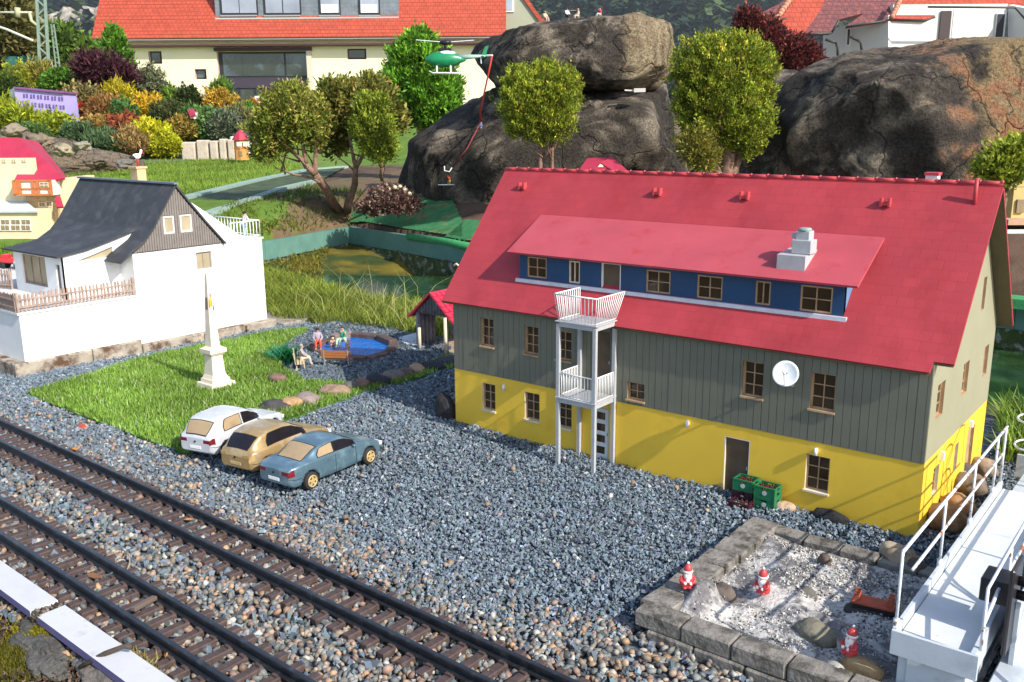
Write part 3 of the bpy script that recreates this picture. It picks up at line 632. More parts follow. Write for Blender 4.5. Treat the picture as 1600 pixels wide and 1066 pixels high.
# little roof ladder hooks and pipe
for hx, hy_, hz_ in ((.52, 1.88, 5.21), (4.0, 1.87, 5.21), (5.9, 1.87, 5.21), (8.52, 1.87, 5.2)):
    mb = MB()
    for k_ in (-.07, .07): mb.box(hx+k_-.018, hx+k_+.018, hy_-.10, hy_+.02, hz_-.05, hz_+.10)
    mb.box(hx-.052, hx+.052, hy_-.09, hy_-.02, hz_-.03, hz_+.02); mb.build('roof_hook', RIDG, H)
mb = MB(); mb.tube([(9.92, 1.93, 5.22), (9.92, 1.93, 5.68)], .032, 10); mb.build('roof_pipe', RIDG, H)
q = onY(1458, 272, 2.75); mb = MB(); mb.box(q.x-.1, q.x+.1, 2.65, 2.85, 4.8, q.z-.02); mb.box(q.x-.12, q.x+.12, 2.63, 2.87, q.z-.02, q.z+.03, 1); mb.build('chimney', [WHITE, RIDG], H)
for lx, lz in ((1.44, 1.09), (5.83, 1.14), (8.27, 1.13)):
    mb = MB(); mb.box(lx-.02, lx+.02, -.03, .0, lz-.03, lz+.03); mb.tube([(lx, -.05, lz-.07), (lx, -.05, lz+.06)], .032, 8); mb.build('wall_lamp', WHITE, H)
mb = MB(); mb.box(10.0, 10.06, 1.0, 1.07, 1.05, 1.2); mb.build('wall_lamp', WHITE, H); mb = MB(); mb.box(10.0, 10.06, 3.0, 3.07, 1.1, 1.22); mb.build('wall_lamp', WHITE, H)
# satellite dish
dc = onY(1228, 584, -.30); s = T('satellite_dish', 'round white satellite dish on the olive wall between two windows', 'satellite dish', (dc.x, 0, dc.z))
mb = MB(); ax = Vector((.22, -.93, .28)).normalized(); a1 = ax.cross(Vector((0, 0, 1))).normalized(); a2 = a1.cross(ax); vs = []; fs = []
for i in range(7):
    r = .215*i/6; 
    for k_ in range(24): th = k_*math.pi/12; vs.append(dc+(a1*math.cos(th)+a2*math.sin(th))*r+ax*(.055*(i/6)**2))
for i in range(6):
    for k_ in range(24): fs.append((i*24+k_, i*24+(k_+1) % 24, (i+1)*24+(k_+1) % 24, (i+1)*24+k_))
mb.add(vs, fs, 0, True); o = mb.build('reflector', M('dish_white', (.72, .76, .78), .35, .12, 6), s); sm_ = o.modifiers.new('thick', 'SOLIDIFY'); sm_.thickness = .012
mb = MB(); mb.obox(dc+a2*-.2+ax*.05, dc+ax*.24, .016, .016); mb.tube([dc+ax*.19+a2*-.01, dc+ax*.26+a2*.02], .026, 8); mb.build('feed_arm', WHITE, s)
mb = MB(); mb.tube([dc-ax*.01, (dc.x, -.1, dc.z-.16), (dc.x, -.01, dc.z-.22)], .02, 8); mb.box(dc.x-.05, dc.x+.05, -.03, -.015, dc.z-.29, dc.z-.19); mb.build('bracket', GREYW, s)

# ================================================================ grey steel balcony tower
B = T('balcony_tower', 'pale grey two storey steel balcony tower standing before the long house', 'balcony', (3.8, -.4, 0))
bx0, bx1, by0, by1 = 3.38, 4.22, -.74, -.03
for (x, y) in ((bx0, by0), (bx1, by0), (bx0+.03, by1-.02), (bx1, by1-.02)):
    mb = MB(); mb.box(x-.035, x+.035, y-.035, y+.035, -.1, 2.86); mb.build('post', GREYW, B)
for z in (1.38, 2.90):
    mb = MB(); mb.box(bx0-.05, bx1+.05, by0-.05, by1+.01, z, z+.02); d = mb.build('deck', GREYW, B)
    mb = MB(); 
    for y in (by0, by1-.04): mb.box(bx0+.036, bx1-.036, y-.03, y+.03, z-.09, z-.001)
    for x in (bx0, bx1): mb.box(x-.03, x+.03, by0+.036, by1-.075, z-.09, z-.001)
    mb.build('deck_beam', GREYW, B)
    r = T('railing', '', '', (0, 0, 0)); del r['category']; del r['label']; r.parent = B; r.location = -Vector(B.location)
    top = z+.02+(.52 if z > 2 else .48); sp_ = .06 if z > 2 else 0.
    c0 = [(bx0, by1), (bx0, by0), (bx1, by0), (bx1, by1)]; c1 = [(bx0-sp_, by1+.1*(z > 2)), (bx0-sp_, by0-sp_), (bx1+sp_, by0-sp_), (bx1+sp_, by1+.22*(z > 2))]
    for i in range(3):
        mb = MB(); mb.tube([(*c1[i], top), (*c1[i+1], top)], .014, 6); mb.build('handrail', WHITE, r)
        if z < 2 or True: mb = MB(); mb.tube([(*c0[i], z+.04), (*c0[i+1], z+.04)], .010, 6); mb.build('bottom_rail', WHITE, r)
        k = 13 if i != 1 else 11
        for j in range(k+1):
            t_ = j/k; a = Vector((*c0[i], z+.02)).lerp(Vector((*c0[i+1], z+.02)), t_); b = Vector((*c1[i], top)).lerp(Vector((*c1[i+1], top)), t_)
            mb = MB(); mb.tube([a, b], .0085, 5); mb.build('baluster', WHITE, r)
# ================================================================ people (one skinned body, clothes over it)
SKIN = M('skin', (.62, .36, .24), .6, .05)
POSES = {
 'stand': dict(pelvis=(0, 0, .53), chest=(0, 0, .74), neck=(0, 0, .84), head=(.01, 0, .90), top=(0, 0, .965), shL=(0, .10, .80), shR=(0, -.10, .80), elL=(-.02, .14, .64), elR=(-.02, -.14, .64), haL=(.05, .13, .50), haR=(.05, -.13, .50), fiL=(.07, .125, .45), fiR=(.07, -.125, .45), hiL=(0, .055, .50), hiR=(0, -.055, .50), knL=(.01, .06, .28), knR=(.01, -.06, .28), anL=(0, .06, .04), anR=(0, -.06, .04), toL=(.08, .07, .02), toR=(.08, -.07, .02)),
 'lean': dict(pelvis=(0, 0, .53), chest=(.02, 0, .74), neck=(.04, 0, .84), head=(.07, 0, .90), top=(.06, 0, .965), shL=(.02, .10, .80), shR=(.02, -.10, .80), elL=(.08, .14, .67), elR=(.08, -.14, .67), haL=(.20, .11, .62), haR=(.20, -.11, .62), fiL=(.24, .10, .61), fiR=(.24, -.10, .61), hiL=(0, .055, .50), hiR=(0, -.055, .50), knL=(.01, .06, .28), knR=(-.02, -.06, .28), anL=(0, .06, .04), anR=(-.06, -.06, .04), toL=(.08, .07, .02), toR=(.02, -.07, .02)),
 'sit': dict(pelvis=(0, 0, .08), chest=(-.02, 0, .29), neck=(0, 0, .39), head=(.02, 0, .45), top=(.01, 0, .515), shL=(-.01, .10, .35), shR=(-.01, -.10, .35), elL=(.05, .15, .21), elR=(.05, -.15, .21), haL=(.16, .09, .14), haR=(.16, -.09, .14), fiL=(.20, .08, .13), fiR=(.20, -.08, .13), hiL=(.02, .06, .07), hiR=(.02, -.06, .07), knL=(.24, .08, .10), knR=(.24, -.08, .10), anL=(.27, .08, -.13), anR=(.27, -.08, -.13), toL=(.34, .09, -.15), toR=(.34, -.09, -.15)),
 'sitarm': dict(pelvis=(0, 0, .08), chest=(-.03, 0, .29), neck=(-.01, 0, .39), head=(.01, 0, .45), top=(0, 0, .515), shL=(-.02, .10, .35), shR=(-.02, -.10, .35), elL=(.10, .16, .27), elR=(-.08, -.15, .22), haL=(.20, .20, .36), haR=(-.10, -.17, .09), fiL=(.22, .21, .40), fiR=(-.09, -.19, .05), hiL=(.02, .06, .07), hiR=(.02, -.06, .07), knL=(.22, .05, .14), knR=(.22, -.09, .10), anL=(.27, .03, -.10), anR=(.25, -.09, -.13), toL=(.34, .02, -.13), toR=(.32, -.10, -.15)),
 'squat': dict(pelvis=(0, 0, .12), chest=(.08, 0, .30), neck=(.13, 0, .38), head=(.17, 0, .44), top=(.16, 0, .51), shL=(.09, .10, .35), shR=(.09, -.10, .35), elL=(.20, .12, .27), elR=(.20, -.12, .27), haL=(.28, .06, .22), haR=(.26, -.10, .34), fiL=(.31, .05, .21), fiR=(.28, -.10, .38), hiL=(.02, .06, .10), hiR=(.02, -.06, .10), knL=(.18, .10, .20), knR=(.18, -.10, .20), anL=(.08, .09, .03), anR=(.08, -.09, .03), toL=(.16, .10, .015), toR=(.16, -.10, .015)),
 'climb': dict(pelvis=(0, 0, .50), chest=(.04, 0, .70), neck=(.05, 0, .80), head=(.05, 0, .87), top=(.03, 0, .935), shL=(.04, .10, .76), shR=(.04, -.10, .76), elL=(.10, .14, .86), elR=(.12, -.13, .70), haL=(.14, .10, .98), haR=(.20, -.08, .80), fiL=(.15, .09, 1.02), fiR=(.22, -.07, .84), hiL=(.01, .055, .47), hiR=(.01, -.055, .47), knL=(.16, .09, .38), knR=(.10, -.08, .26), anL=(.16, .09, .16), anR=(.12, -.08, .03), toL=(.22, .09, .15), toR=(.19, -.08, .03)),
}
RAD = dict(pelvis=.075, chest=.082, neck=.034, head=.056, top=.036, shL=.042, shR=.042, elL=.028, elR=.028, haL=.019, haR=.019, fiL=.014, fiR=.014, hiL=.056, hiR=.056, knL=.040, knR=.040, anL=.026, anR=.026, toL=.022, toR=.022)
EDG_ = [('pelvis', 'chest'), ('chest', 'neck'), ('neck', 'head'), ('head', 'top'), ('chest', 'shL'), ('chest', 'shR'), ('shL', 'elL'), ('shR', 'elR'), ('elL', 'haL'), ('elR', 'haR'), ('haL', 'fiL'), ('haR', 'fiR'), ('pelvis', 'hiL'), ('pelvis', 'hiR'), ('hiL', 'knL'), ('hiR', 'knR'), ('knL', 'anL'), ('knR', 'anR'), ('anL', 'toL'), ('anR', 'toR')]
def skinned(name, J, names, edges, grow, mat, parent, root):
    me = bpy.data.meshes.new(name); ix = {k: i for i, k in enumerate(names)}
    me.from_pydata([J[k] for k in names], [(ix[a], ix[b]) for a, b in edges], []); me.materials.append(mat)
    o = link(name, me, parent); md = o.modifiers.new('skin', 'SKIN'); md.use_smooth_shade = True
    for k, v in zip(names, me.skin_vertices[0].data): v.radius = (grow[0](k), grow[0](k)); v.use_root = (k == root)
    sb = o.modifiers.new('smooth', 'SUBSURF'); sb.levels = 1; sb.render_levels = 1
    return o
def person(label, loc, rz, hgt, pose, shirt, trousers, hair, sleeves='long', legs='long', group=None, hat=None, skin=None, rx=None):
    t = T('person', label, 'person', loc, rz, group)
    if rx: t.rotation_euler = rx
    J = {k: tuple(c_*hgt for c_ in v) for k, v in POSES[pose].items()}; allk = list(J)
    skinned('body', J, allk, EDG_, (lambda k: RAD[k]*hgt,), skin or SKIN, t, 'pelvis')
    mm = lambda c_, n: M('cloth_%d_%d_%d' % tuple(int(x*99) for x in c_), c_, .8, .15, 12)
    if shirt:
        ks = ['pelvis', 'chest', 'shL', 'shR', 'elL', 'elR']+(['haL', 'haR'] if sleeves == 'long' else [])
        J2 = dict(J)
        if sleeves == 'short':
            for s in 'LR': J2['el'+s] = tuple(Vector(J['sh'+s]).lerp(Vector(J['el'+s]), .7))
        skinned('shirt', J2, ks, [e for e in EDG_ if e[0] in ks and e[1] in ks], (lambda k: (RAD[k]+.012)*hgt,), mm(shirt, 's'), t, 'pelvis')
    if trousers:
        ks = ['pelvis', 'hiL', 'hiR', 'knL', 'knR']+(['anL', 'anR'] if legs == 'long' else [])
        J2 = dict(J)
        if legs == 'short':
            for s in 'LR': J2['kn'+s] = tuple(Vector(J['hi'+s]).lerp(Vector(J['kn'+s]), .75))
        skinned('trousers', J2, ks, [e for e in EDG_ if e[0] in ks and e[1] in ks], (lambda k: (RAD[k]+.013)*hgt*(1 if k != 'pelvis' else 1.02),), mm(trousers, 't'), t, 'pelvis')
    h = Vector(J['head']); tp = Vector(J['top']); c_ = h.lerp(tp, .45)+Vector((-.012*hgt, 0, .004*hgt)); mb = MB(); mb.ball(c_, .066*hgt, .064*hgt, .060*hgt, 0, 12, 8)
    o = mb.build('hair' if not hat else 'helmet', mm(hat or hair, 'h'), t, shift=False)
    if not hat: o.location = Vector((-.008, 0, .006))*hgt
    mb = MB(); mb.ball(h+Vector((.058, 0, .004))*hgt, .014*hgt, .010*hgt, .016*hgt); mb.build('nose', skin or SKIN, t, shift=False)
    mb = MB()
    for s in (-1, 1): mb.ball(h+Vector((.050, .022*s, .018))*hgt, .008*hgt, .009*hgt, .008*hgt, 0, 6, 4)
    mb.build('eyes', DARKIN, t, shift=False)
    return t
# ================================================================ white house
WW = M('white_render', (.80, .80, .79), .7, .04, 2, .15, 20, col2=(.66, .645, .61), c2lo=.60, c2hi=.78, c2s=1.4, c2stretch=(1.5, 1.5, .35))
SLATE = M('slate_grey_roof', (.042, .046, .055), .75, .2, 2.5, .35, 30, col2=(.065, .068, .075), c2s=1.5)
BRC = M('brown_cladding', (.20, .175, .16), .7, .12, 4, .1, 30)
PLI = M('plinth_stone', (.36, .31, .25), .9, .25, 2.5, .6, 10, col2=(.11, .06, .035), c2s=1.6, c2lo=.50, c2hi=.62)
FEN = M('fence_wood', (.34, .245, .20), .8, .25, 5, .15, 40)
CURT = M('curtain_beige', (.36, .30, .20), .9, .15, 2)
t = T('stone_plinth', 'stained sandstone plinth carrying the white house', 'plinth', (-15, 0, 0))
for i, (x0, x1, y0, y1) in enumerate([(-22, -11.94, -4.35, -2.2), (-22, -11.90, -2.19, -.69), (-22, -11.85, -.68, 1.4), (-22, -11.78, 1.41, 2.9), (-22, -11.7, 2.91, 4.1)]):
    mb = MB(); mb.box(x0, x1, y0, y1, -.3, .40 if i < 2 else .26, c=.03); mb.build('stone_block', PLI, t)
mb = MB(); mb.box(-16, -11.4, 4.15, 6.2, -.2, .14, c=.04); o = mb.build('stone_step', M('step_stone', (.30, .27, .23), .9, .2, 2, .5, 8, col2=(.17, .12, .08)), None); tag(o, 'flat grey stone slab between the white house and the pond grass', 'stone slab')
W = T('white_house', 'white model house with a steep slate blue roof and a fenced terrace', 'house', (-15, 0, .25))
mb = MB(); mb.box(-21, -12.0, -4.06, -.685, .405, 1.70); mb.build('terrace_wall', WW, W)
mb = MB(); mb.box(-21.05, -11.96, -4.12, -.69, 1.70, 1.76); mb.build('terrace_slab', M('terrace_slab', (.66, .66, .64), .7, .1, 3, .1, 20), W)
wh = [(1.41, 1.96, 2.25, 2.78)]
mb = MB(); mb.panel(rect(-.68, 3.9, .27, 2.98), [rect(*h) for h in wh], (-11.97, 0, 0), (0, 1, 0), V, .15, 0, 0); mb.box(-17.5, -12.13, -.68, -.54, .27, 3.0); mb.box(-17.5, -12.13, 3.75, 3.9, .27, 2.98); mb.build('wall', WW, W)
mb = MB(); mb.box(-17.5, -12.5, -.4, 3.7, .3, 2.9); mb.build('interior', M('dim_interior', (.12, .10, .07), .9), W)
def winx(h, x, fr, gl, parent, dep=.04, **k_): return window(h, 'x', x, parent=parent, fr=fr, gl=gl, dep=dep, **k_)
winx(wh[0], -11.97, M('grey_window_frame', (.30, .28, .24), .6), CURT, W, nh=0)
# gable of brown ribbed boards
apex = (.85, 4.84); gl_ = [(-.66, 3.0), (2.36, 3.0), (1.75, 3.72), (1.25, 4.32), apex, (.45, 4.28), (.02, 3.62), (-.3, 3.28)]
gh = [(.38, .73, 3.46, 3.98), (.94, 1.33, 3.46, 3.98)]
mb = MB(); mb.panel(gl_, [rect(*h) for h in gh], (-11.93, 0, 0), (0, 1, 0), V, .12, 0, 1); mb.build('gable_wall', [BRC, WHITE], W)
y = -.6
while y < 2.3:
    lo = 3.01; hi = pw(y, [(-.66, 3.0), (-.3, 3.28), (.02, 3.62), (.45, 4.28), (.85, 4.84), (1.25, 4.32), (1.75, 3.72), (2.36, 3.0)])-.03; segs = [(lo, hi)]
    for h in gh:
        if h[0]-.06 < y < h[1]+.06: segs = [(a, min(b, h[2]-.03)) for a, b in segs if a < h[2]-.03]+[(h[3]+.03, b) for a, b in segs if b > h[3]+.03]
    for a, b in segs:
        if b-a > .03: mb = MB(); mb.box(-11.929, -11.905, y-.028, y+.028, a, b); mb.build('batten', BRC, W)
    y += .082
for h in gh:
    f = winx(h, -11.93, WHITE, CURT, W, dep=-.005, nv=0, nh=0, w_=.04)
# curved roof
def rsurf(name, prof, xa, xb, th=.05, mat=SLATE):
    mb = MB(); n = len(prof)
    for i in range(n-1):
        (y0, z0), (y1, z1) = prof[i], prof[i+1]
        vs = [(xa, y0, z0), (xb, y0, z0), (xb, y1, z1), (xa, y1, z1)]; dn_ = Vector((0, -(z1-z0), y1-y0)).normalized()*(-th if y1 < y0 else th)
        vs += [tuple(Vector(v)-dn_*(1 if dn_.z > 0 else -1)) for v in vs]; mb.add(vs, [(0, 1, 2, 3), (7, 6, 5, 4), (0, 4, 5, 1), (3, 2, 6, 7), (0, 3, 7, 4), (1, 5, 6, 2)])
    return mb.build(name, mat, W)
lp = [(-1.15, 2.78), (-.75, 3.08), (-.35, 3.32), (-.02, 3.68), (.4, 4.29), (.85, 4.93)]
rsurf('roof_slope', lp, -17.55, -11.84)
rsurf('roof_slope', [(.85, 4.93), (1.3, 4.36), (1.8, 3.75), (2.46, 2.99)], -17.55, -11.84)
mb = MB(); mb.obox((-17.6, .85, 4.96), (-11.8, .85, 4.94), .16, .05); mb.build('ridge_cap', M('ridge_grey', (.16, .20, .25), .5, .15, 5), W)
mb = MB(); mb.poly([(-17.4, 2.5, 2.99), (-12.1, 2.5, 2.99), (-12.1, 1.05, 4.5), (-17.4, 1.05, 4.5)], .04, (0, .7, .7)); 
# annex with a curved shed roof
AX = -12.75; ay0 = -2.35
mb = MB(); mb.panel([(ay0, 1.76), (-.69, 1.76), (-.2, 3.0), (-.12, 3.50), (-.9, 3.34), (-1.6, 3.16), (ay0, 3.05)], [[(-2.0, 2.84), (-.85, 2.86), (-.85, 3.16), (-1.4, 3.0)]], (AX, 0, 0), (0, 1, 0), V, .12, 0, 0); mb.build('annex_wall', WW, W)
ah = (-16.2, AX, 1.76, 3.02); w1 = (onY(50, 440, ay0).x, onY(83, 440, ay0).x)
w1 = (-15.35, -13.85, 2.02, 2.92); d1 = (-13.25, -12.98, 1.78, 2.78)
mb = MB(); mb.panel(rect(-15.85, AX-.001, 1.76, 3.04), [rect(*w1), rect(*d1)], (0, ay0, 0), (1, 0, 0), V, .1, 0, 0); mb.build('annex_wall', WW, W)
mb = MB(); mb.box(-15.7, -12.95, ay0+.25, -.7, 1.78, 2.88); mb.build('interior', CURT, W)
f = window(w1, 'y', ay0, parent=W, fr=FEN, gl=CURT, nv=2, nh=0, w_=.05); door(d1, 'terrace_door', parent=W, k=ay0, dm=GLS, fr=WHITE, handle=False)
mb = MB(); mb.poly([(AX-.07, -2.0, 2.84), (AX-.07, -.85, 2.86), (AX-.07, -.85, 3.16), (AX-.07, -1.4, 3.0)], .02, (1, 0, 0)); mb.build('pane', CURT, W)
rsurf('annex_roof', [(ay0-.2, 3.04), (-1.7, 3.16), (-1.0, 3.34), (-.35, 3.52), (-.1, 3.62)], -16.1, AX+.06)
# roof terrace part on the right, white sloping upstand
mb = MB(); mb.poly([(-12.0, 2.42, 3.07), (-12.0, 3.3, 3.02), (-14.0, 3.3, 3.02), (-14.0, 1.1, 4.7), (-12.0, 1.15, 4.52)], .04, (0, .7, .7)); mb.build('white_roof_upstand', WW, W)
mb = MB(); mb.box(-16.5, -11.93, 2.5, 3.95, 2.98, 3.03); mb.build('roof_deck', M('deck_white', (.74, .74, .72), .7), W)
r = T('railing', '', '', (0, 0, 0)); del r['category']; del r['label']; r.parent = W; r.location = -Vector(W.location)
def railrun(p, q, z0, z1, n, par, rad=.014):
    mb = MB(); mb.tube([(*p, z1), (*q, z1)], rad*1.3, 6); mb.build('handrail', WHITE, par)
    mb = MB(); mb.tube([(*p, z0+.06), (*q, z0+.06)], rad, 6); mb.build('bottom_rail', WHITE, par)
    for i in range(n+1): a = Vector(p).lerp(Vector(q), i/n); mb = MB(); mb.tube([(*a, z0), (*a, z1)], rad, 5); mb.build('baluster', WHITE, par)
railrun((-12.0, 2.75), (-12.0, 3.88), 3.03, 3.58, 9, r); railrun((-12.0, 3.88), (-15.5, 3.88), 3.03, 3.58, 20, r)
person('man in white shirt and pale blue trousers leaning on the white house balcony railing', (-12.35, 3.55, 3.03), math.radians(90), .86, 'lean', (.75, .78, .8), (.35, .5, .62), (.02, .015, .012))
mb = MB(); mb.box(-14.5, -14.1, .95, 1.25, 4.5, 5.32); mb.box(-14.54, -14.06, .91, 1.29, 5.32, 5.38); mb.build('chimney', M('sand_chimney', (.60, .44, .22), .8, .1), W)
# terrace fence
def fence(label, pts, z0, h, step=.105, dense=False):
    t = T('picket_fence', label, 'fence', (*pts[0], z0), 0, 'brown picket fences of the white house terrace')
    for (a, b) in zip(pts, pts[1:]):
        a = Vector((*a, 0)); b = Vector((*b, 0)); d = (b-a); L = d.length; d.normalize(); nn = Vector((d.y, -d.x, 0))
        for z in (.14, h-.16): mb = MB(); mb.obox(a+Vector((0, 0, z0+z))-nn*.02, b+Vector((0, 0, z0+z))-nn*.02, .03, .045); mb.build('rail', FEN, t)
        n = int(L/step)
        for i in range(n+1):
            p = a+d*(L*i/n); hh = h+random.uniform(-.015, .015); w_ = .028 if not dense else .05; ln = random.uniform(-.02, .02)
            vs = []
            for s in (.0, .022):
                for (u, z) in ((-w_, .02), (w_, .02), (w_+ln, hh-.04), (ln, hh), (-w_+ln, hh-.04)): vs.append(p+d*u+nn*s+Vector((0, 0, z0+z)))
            mb = MB(); mb.add(vs, [(0, 1, 2, 3, 4), (9, 8, 7, 6, 5)]+[(i_, (i_+1) % 5, (i_+1) % 5+5, i_+5) for i_ in range(5)]); mb.build('picket', FEN, t)
        for p in (a, b): mb = MB(); mb.box(p.x-.03, p.x+.03, p.y-.03, p.y+.03, z0, z0+h+.03); mb.build('post', FEN, t)
fence('brown picket fence along the sunny front edge of the white house terrace', [(-12.0, -.75), (-12.02, -4.06)], 1.76, .5)
fence('brown fence of close boards on the shaded side of the white house terrace', [(-12.1, -4.08), (-18, -4.08)], 1.76, .5, .1, True)
fence('pale picket fence at the back of the terrace behind the annex corner', [(-16.0, -2.45), (-19.5, -3.6)], 1.76, .62, .12)
# stork on the chimney
s = T('stork', 'white and black stork with red legs standing on the chimney of the white house', 'stork', (-14.3, 1.1, 5.38))
mb = MB(); c_ = Vector((0, 0, 0)); mb.ball(c_+Vector((0, 0, .42)), .11, .20, .12); mb.tube([c_+Vector((0, .12, .46)), c_+Vector((0, .20, .56)), c_+Vector((0, .20, .62))], [.07, .05, .045], 8); mb.ball(c_+Vector((0, .22, .64)), .06); mb.build('body', M('stork_white', (.8, .78, .76)), s, shift=False); s.scale = (.75,)*3
mb = MB(); mb.ball(c_+Vector((0, -.17, .38)), .09, .17, .08); mb.build('wing', M('stork_black', (.02, .02, .025)), s, shift=False)
mb = MB(); mb.tube([c_+Vector((0, .25, .63)), c_+Vector((.05, .33, .48))], [.035, .01], 6); mb.build('beak', M('stork_red', (.6, .05, .04)), s, shift=False)
for q in (-.04, .04): mb = MB(); mb.tube([c_+Vector((q, 0, .0)), c_+Vector((q, .02, .34))], .018, 6); mb.build('leg', MATS['stork_red'], s, shift=False)

# ================================================================ obelisk
OB = M('obelisk_stone', (.74, .64, .52), .8, .06, 3, .15, 25)
ox, oy = -6.85, -1.62
o_ = T('obelisk', 'pale stone milestone obelisk with a painted coat of arms on the lawn', 'obelisk', (ox, oy, .05))
mb = MB(); rz_ = math.radians(0)
def step(mb, h0, h1, a, b, m=0):
    vs = [(ox+i*s*.78, oy+j*s*.78, .04+(z-.04)*1.13) for z, s in ((h0, a), (h1, b)) for j in (-1, 1) for i in (-1, 1)]
    mb.add(vs, [(0, 2, 3, 1), (4, 5, 7, 6), (0, 1, 5, 4), (2, 6, 7, 3), (0, 4, 6, 2), (1, 3, 7, 5)], m)
mb = MB(); step(mb, .04, .17, .46, .44); mb.build('base', OB, o_)
mb = MB(); step(mb, .17, .26, .34, .33); step(mb, .26, .35, .30, .25); step(mb, .35, .80, .24, .20); mb.build('pedestal', OB, o_)
mb = MB(); step(mb, .80, .86, .23, .30); step(mb, .86, .95, .31, .31); step(mb, .95, 1.0, .27, .18); mb.build('cornice', OB, o_)
mb = MB(); step(mb, 1.0, 2.62, .165, .055); step(mb, 2.62, 2.72, .055, .008); mb.build('shaft', OB, o_)
mb = MB(); xf = lambda z: ox+.78*lerp(.165, .055, (z-1)/1.62)+.004; zo = lambda z: .04+(z-.04)*1.13
def blob(y, z, w_, h_, m): mb.add([(xf(z-h_), oy+y-w_, zo(z-h_)), (xf(z-h_), oy+y+w_, zo(z-h_)), (xf(z+h_), oy+y+w_*.8, zo(z+h_)), (xf(z+h_), oy+y-w_*.8, zo(z+h_))], [(0, 1, 2, 3)], m)
blob(-.02, 2.02, .05, .10, 0); blob(-.05, 1.98, .012, .09, 1); blob(.015, 2.0, .01, .07, 1); blob(.0, 2.17, .02, .04, 2); blob(.055, 1.88, .018, .06, 3)
mb.build('coat_of_arms', [M('arms_yellow', (.7, .42, .04)), M('arms_black', (.03, .03, .03)), M('arms_red', (.5, .08, .06)), M('arms_blue', (.05, .09, .3))], o_)
for s_ in (1,):
    mb = MB(); yf = lambda z: oy-.78*lerp(.165, .055, (z-1)/1.62)-.004
    mb.add([(ox-.05, yf(1.85), zo(1.85)), (ox+.05, yf(1.85), zo(1.85)), (ox+.04, yf(2.12), zo(2.12)), (ox-.04, yf(2.12), zo(2.12))], [(0, 1, 2, 3)]); mb.build('coat_of_arms', M('arms_dull', (.25, .17, .12)), o_)

# ================================================================ natural stones
def boulder(name, label, c_, rx, ry, rz, col, seed, group=None, cat='stone', rot=0., sub_=3, col2=None, rough=.25, bumpv=.5):
    bm = bmesh.new(); bmesh.ops.create_icosphere(bm, subdivisions=sub_, radius=1); R = Matrix.Rotation(rot, 3, 'Z')
    for v in bm.verts:
        p = v.co.copy(); q = p*1.1+Vector((seed*3.7, seed*1.3, 0)); k_ = 1+rough*noise.fractal(q, 1., 2., 4)+rough*.5*(abs(noise.noise(q*2.3))-.2)
        p = p*k_; v.co = R @ Vector((p.x*rx, p.y*ry, p.z*rz))
    me = bpy.data.meshes.new(name); bm.to_mesh(me); bm.free()
    for f in me.polygons: f.use_smooth = True
    me.materials.append(M('boulder_%d_%d_%d' % tuple(int(x*99) for x in col), col, .85, .25, 3, bumpv, 12, col2=col2 or tuple(x*.55 for x in col), c2s=3))
    o = link(name, me, None, c_)
    return tag(o, label, cat, group)
ES = [((430, 637), 'dark grey stone at the car end of the lawn edging', (.07, .065, .065), .33), ((452, 633), 'sandy orange stone next to the dark one in the lawn edging', (.45, .27, .14), .30), ((480, 625), 'long grey pink stone in the lawn edging', (.30, .23, .21), .36), ((524, 612), 'elongated tan stone in the middle of the lawn edging', (.33, .22, .15), .34), ((548, 605), 'small grey stone sunk in grass between the tan and brown edging stones', (.12, .11, .10), .20), ((566, 601), 'small brown stone beside the black one in the lawn edging', (.20, .12, .09), .24), ((590, 596), 'black rounded stone in the lawn edging', (.028, .027, .034), .34), ((616, 589), 'grey brown stone with pale stripe in the lawn edging', (.18, .14, .12), .30), ((652, 579), 'light orange round stone in the lawn edging', (.40, .25, .16), .28), ((677, 574), 'flat black stone between the orange one and the house', (.035, .035, .045), .32), ((699, 566), 'dark slate stone of the lawn edging closest to the yellow corner', (.05, .055, .07), .32), ((634, 585), 'low brown stone between the striped and the orange edging stones', (.14, .09, .075), .26)]
for i, (q, lab, c_, r_) in enumerate(ES):
    p = G(*q, .08); boulder('edging_stone', lab, (p.x, p.y, .09), r_*1.22, r_*.8, .17, c_, i+1, 'stones edging the lawn', rot=math.radians(35)+i)
for q, r_, lab, c_, zz in [((1412, 880), .30, 'pale brown rock beside the back corner of the ash bed', (.33, .24, .16), .1), ((1396, 862), .20, 'small cream rock behind the pale brown rock at the ash bed', (.48, .38, .26), .1), ((1432, 893), .24, 'dark rock leaning at the ash bed near the footbridge post', (.09, .07, .06), .08),
   ((1478, 808), .34, 'large brown rock lying against the gable wall', (.26, .16, .09), .2), ((1497, 790), .28, 'orange brown rock beside the large rock at the gable wall', (.36, .20, .10), .2), ((1515, 757), .30, 'grey brown rock under the ladder hoops', (.20, .15, .11), .2), ((1503, 735), .22, 'small dark rock at the far end of the gable wall', (.11, .08, .07), .15), ((1536, 730), .25, 'tan rock at the gable corner by the pond', (.30, .22, .15), .15)]:
    p = G(*q, zz); boulder('rock', lab, (p.x, p.y, zz), r_, r_*.9, r_*.75, c_, len(lab), 'rocks lying round the gable end')
p = G(1226, 793, .03); boulder('rock', 'flat cream rock at the foot of the yellow wall beside the green crates', (p.x+.02, p.y-.05, .04), .2, .14, .12, (.55, .38, .26), 5)
p = G(1305, 808, .03); boulder('rock', 'black lump lying against the yellow wall below the last window', (p.x-.05, p.y-.12, .04), .35, .12, .14, (.02, .02, .022), 8)
p = G(696, 600, .05); boulder('rock', 'dark rock tucked against the left corner of the long house', (-.45, .15, .15), .30, .22, .42, (.03, .028, .03), 14)
p = G(128, 668, .04); boulder('red_chip', 'small bright red chip lying on the gravel near the turf corner', (p.x, p.y, .05), .13, .09, .06, (.55, .09, .05), 3, cat='chip')
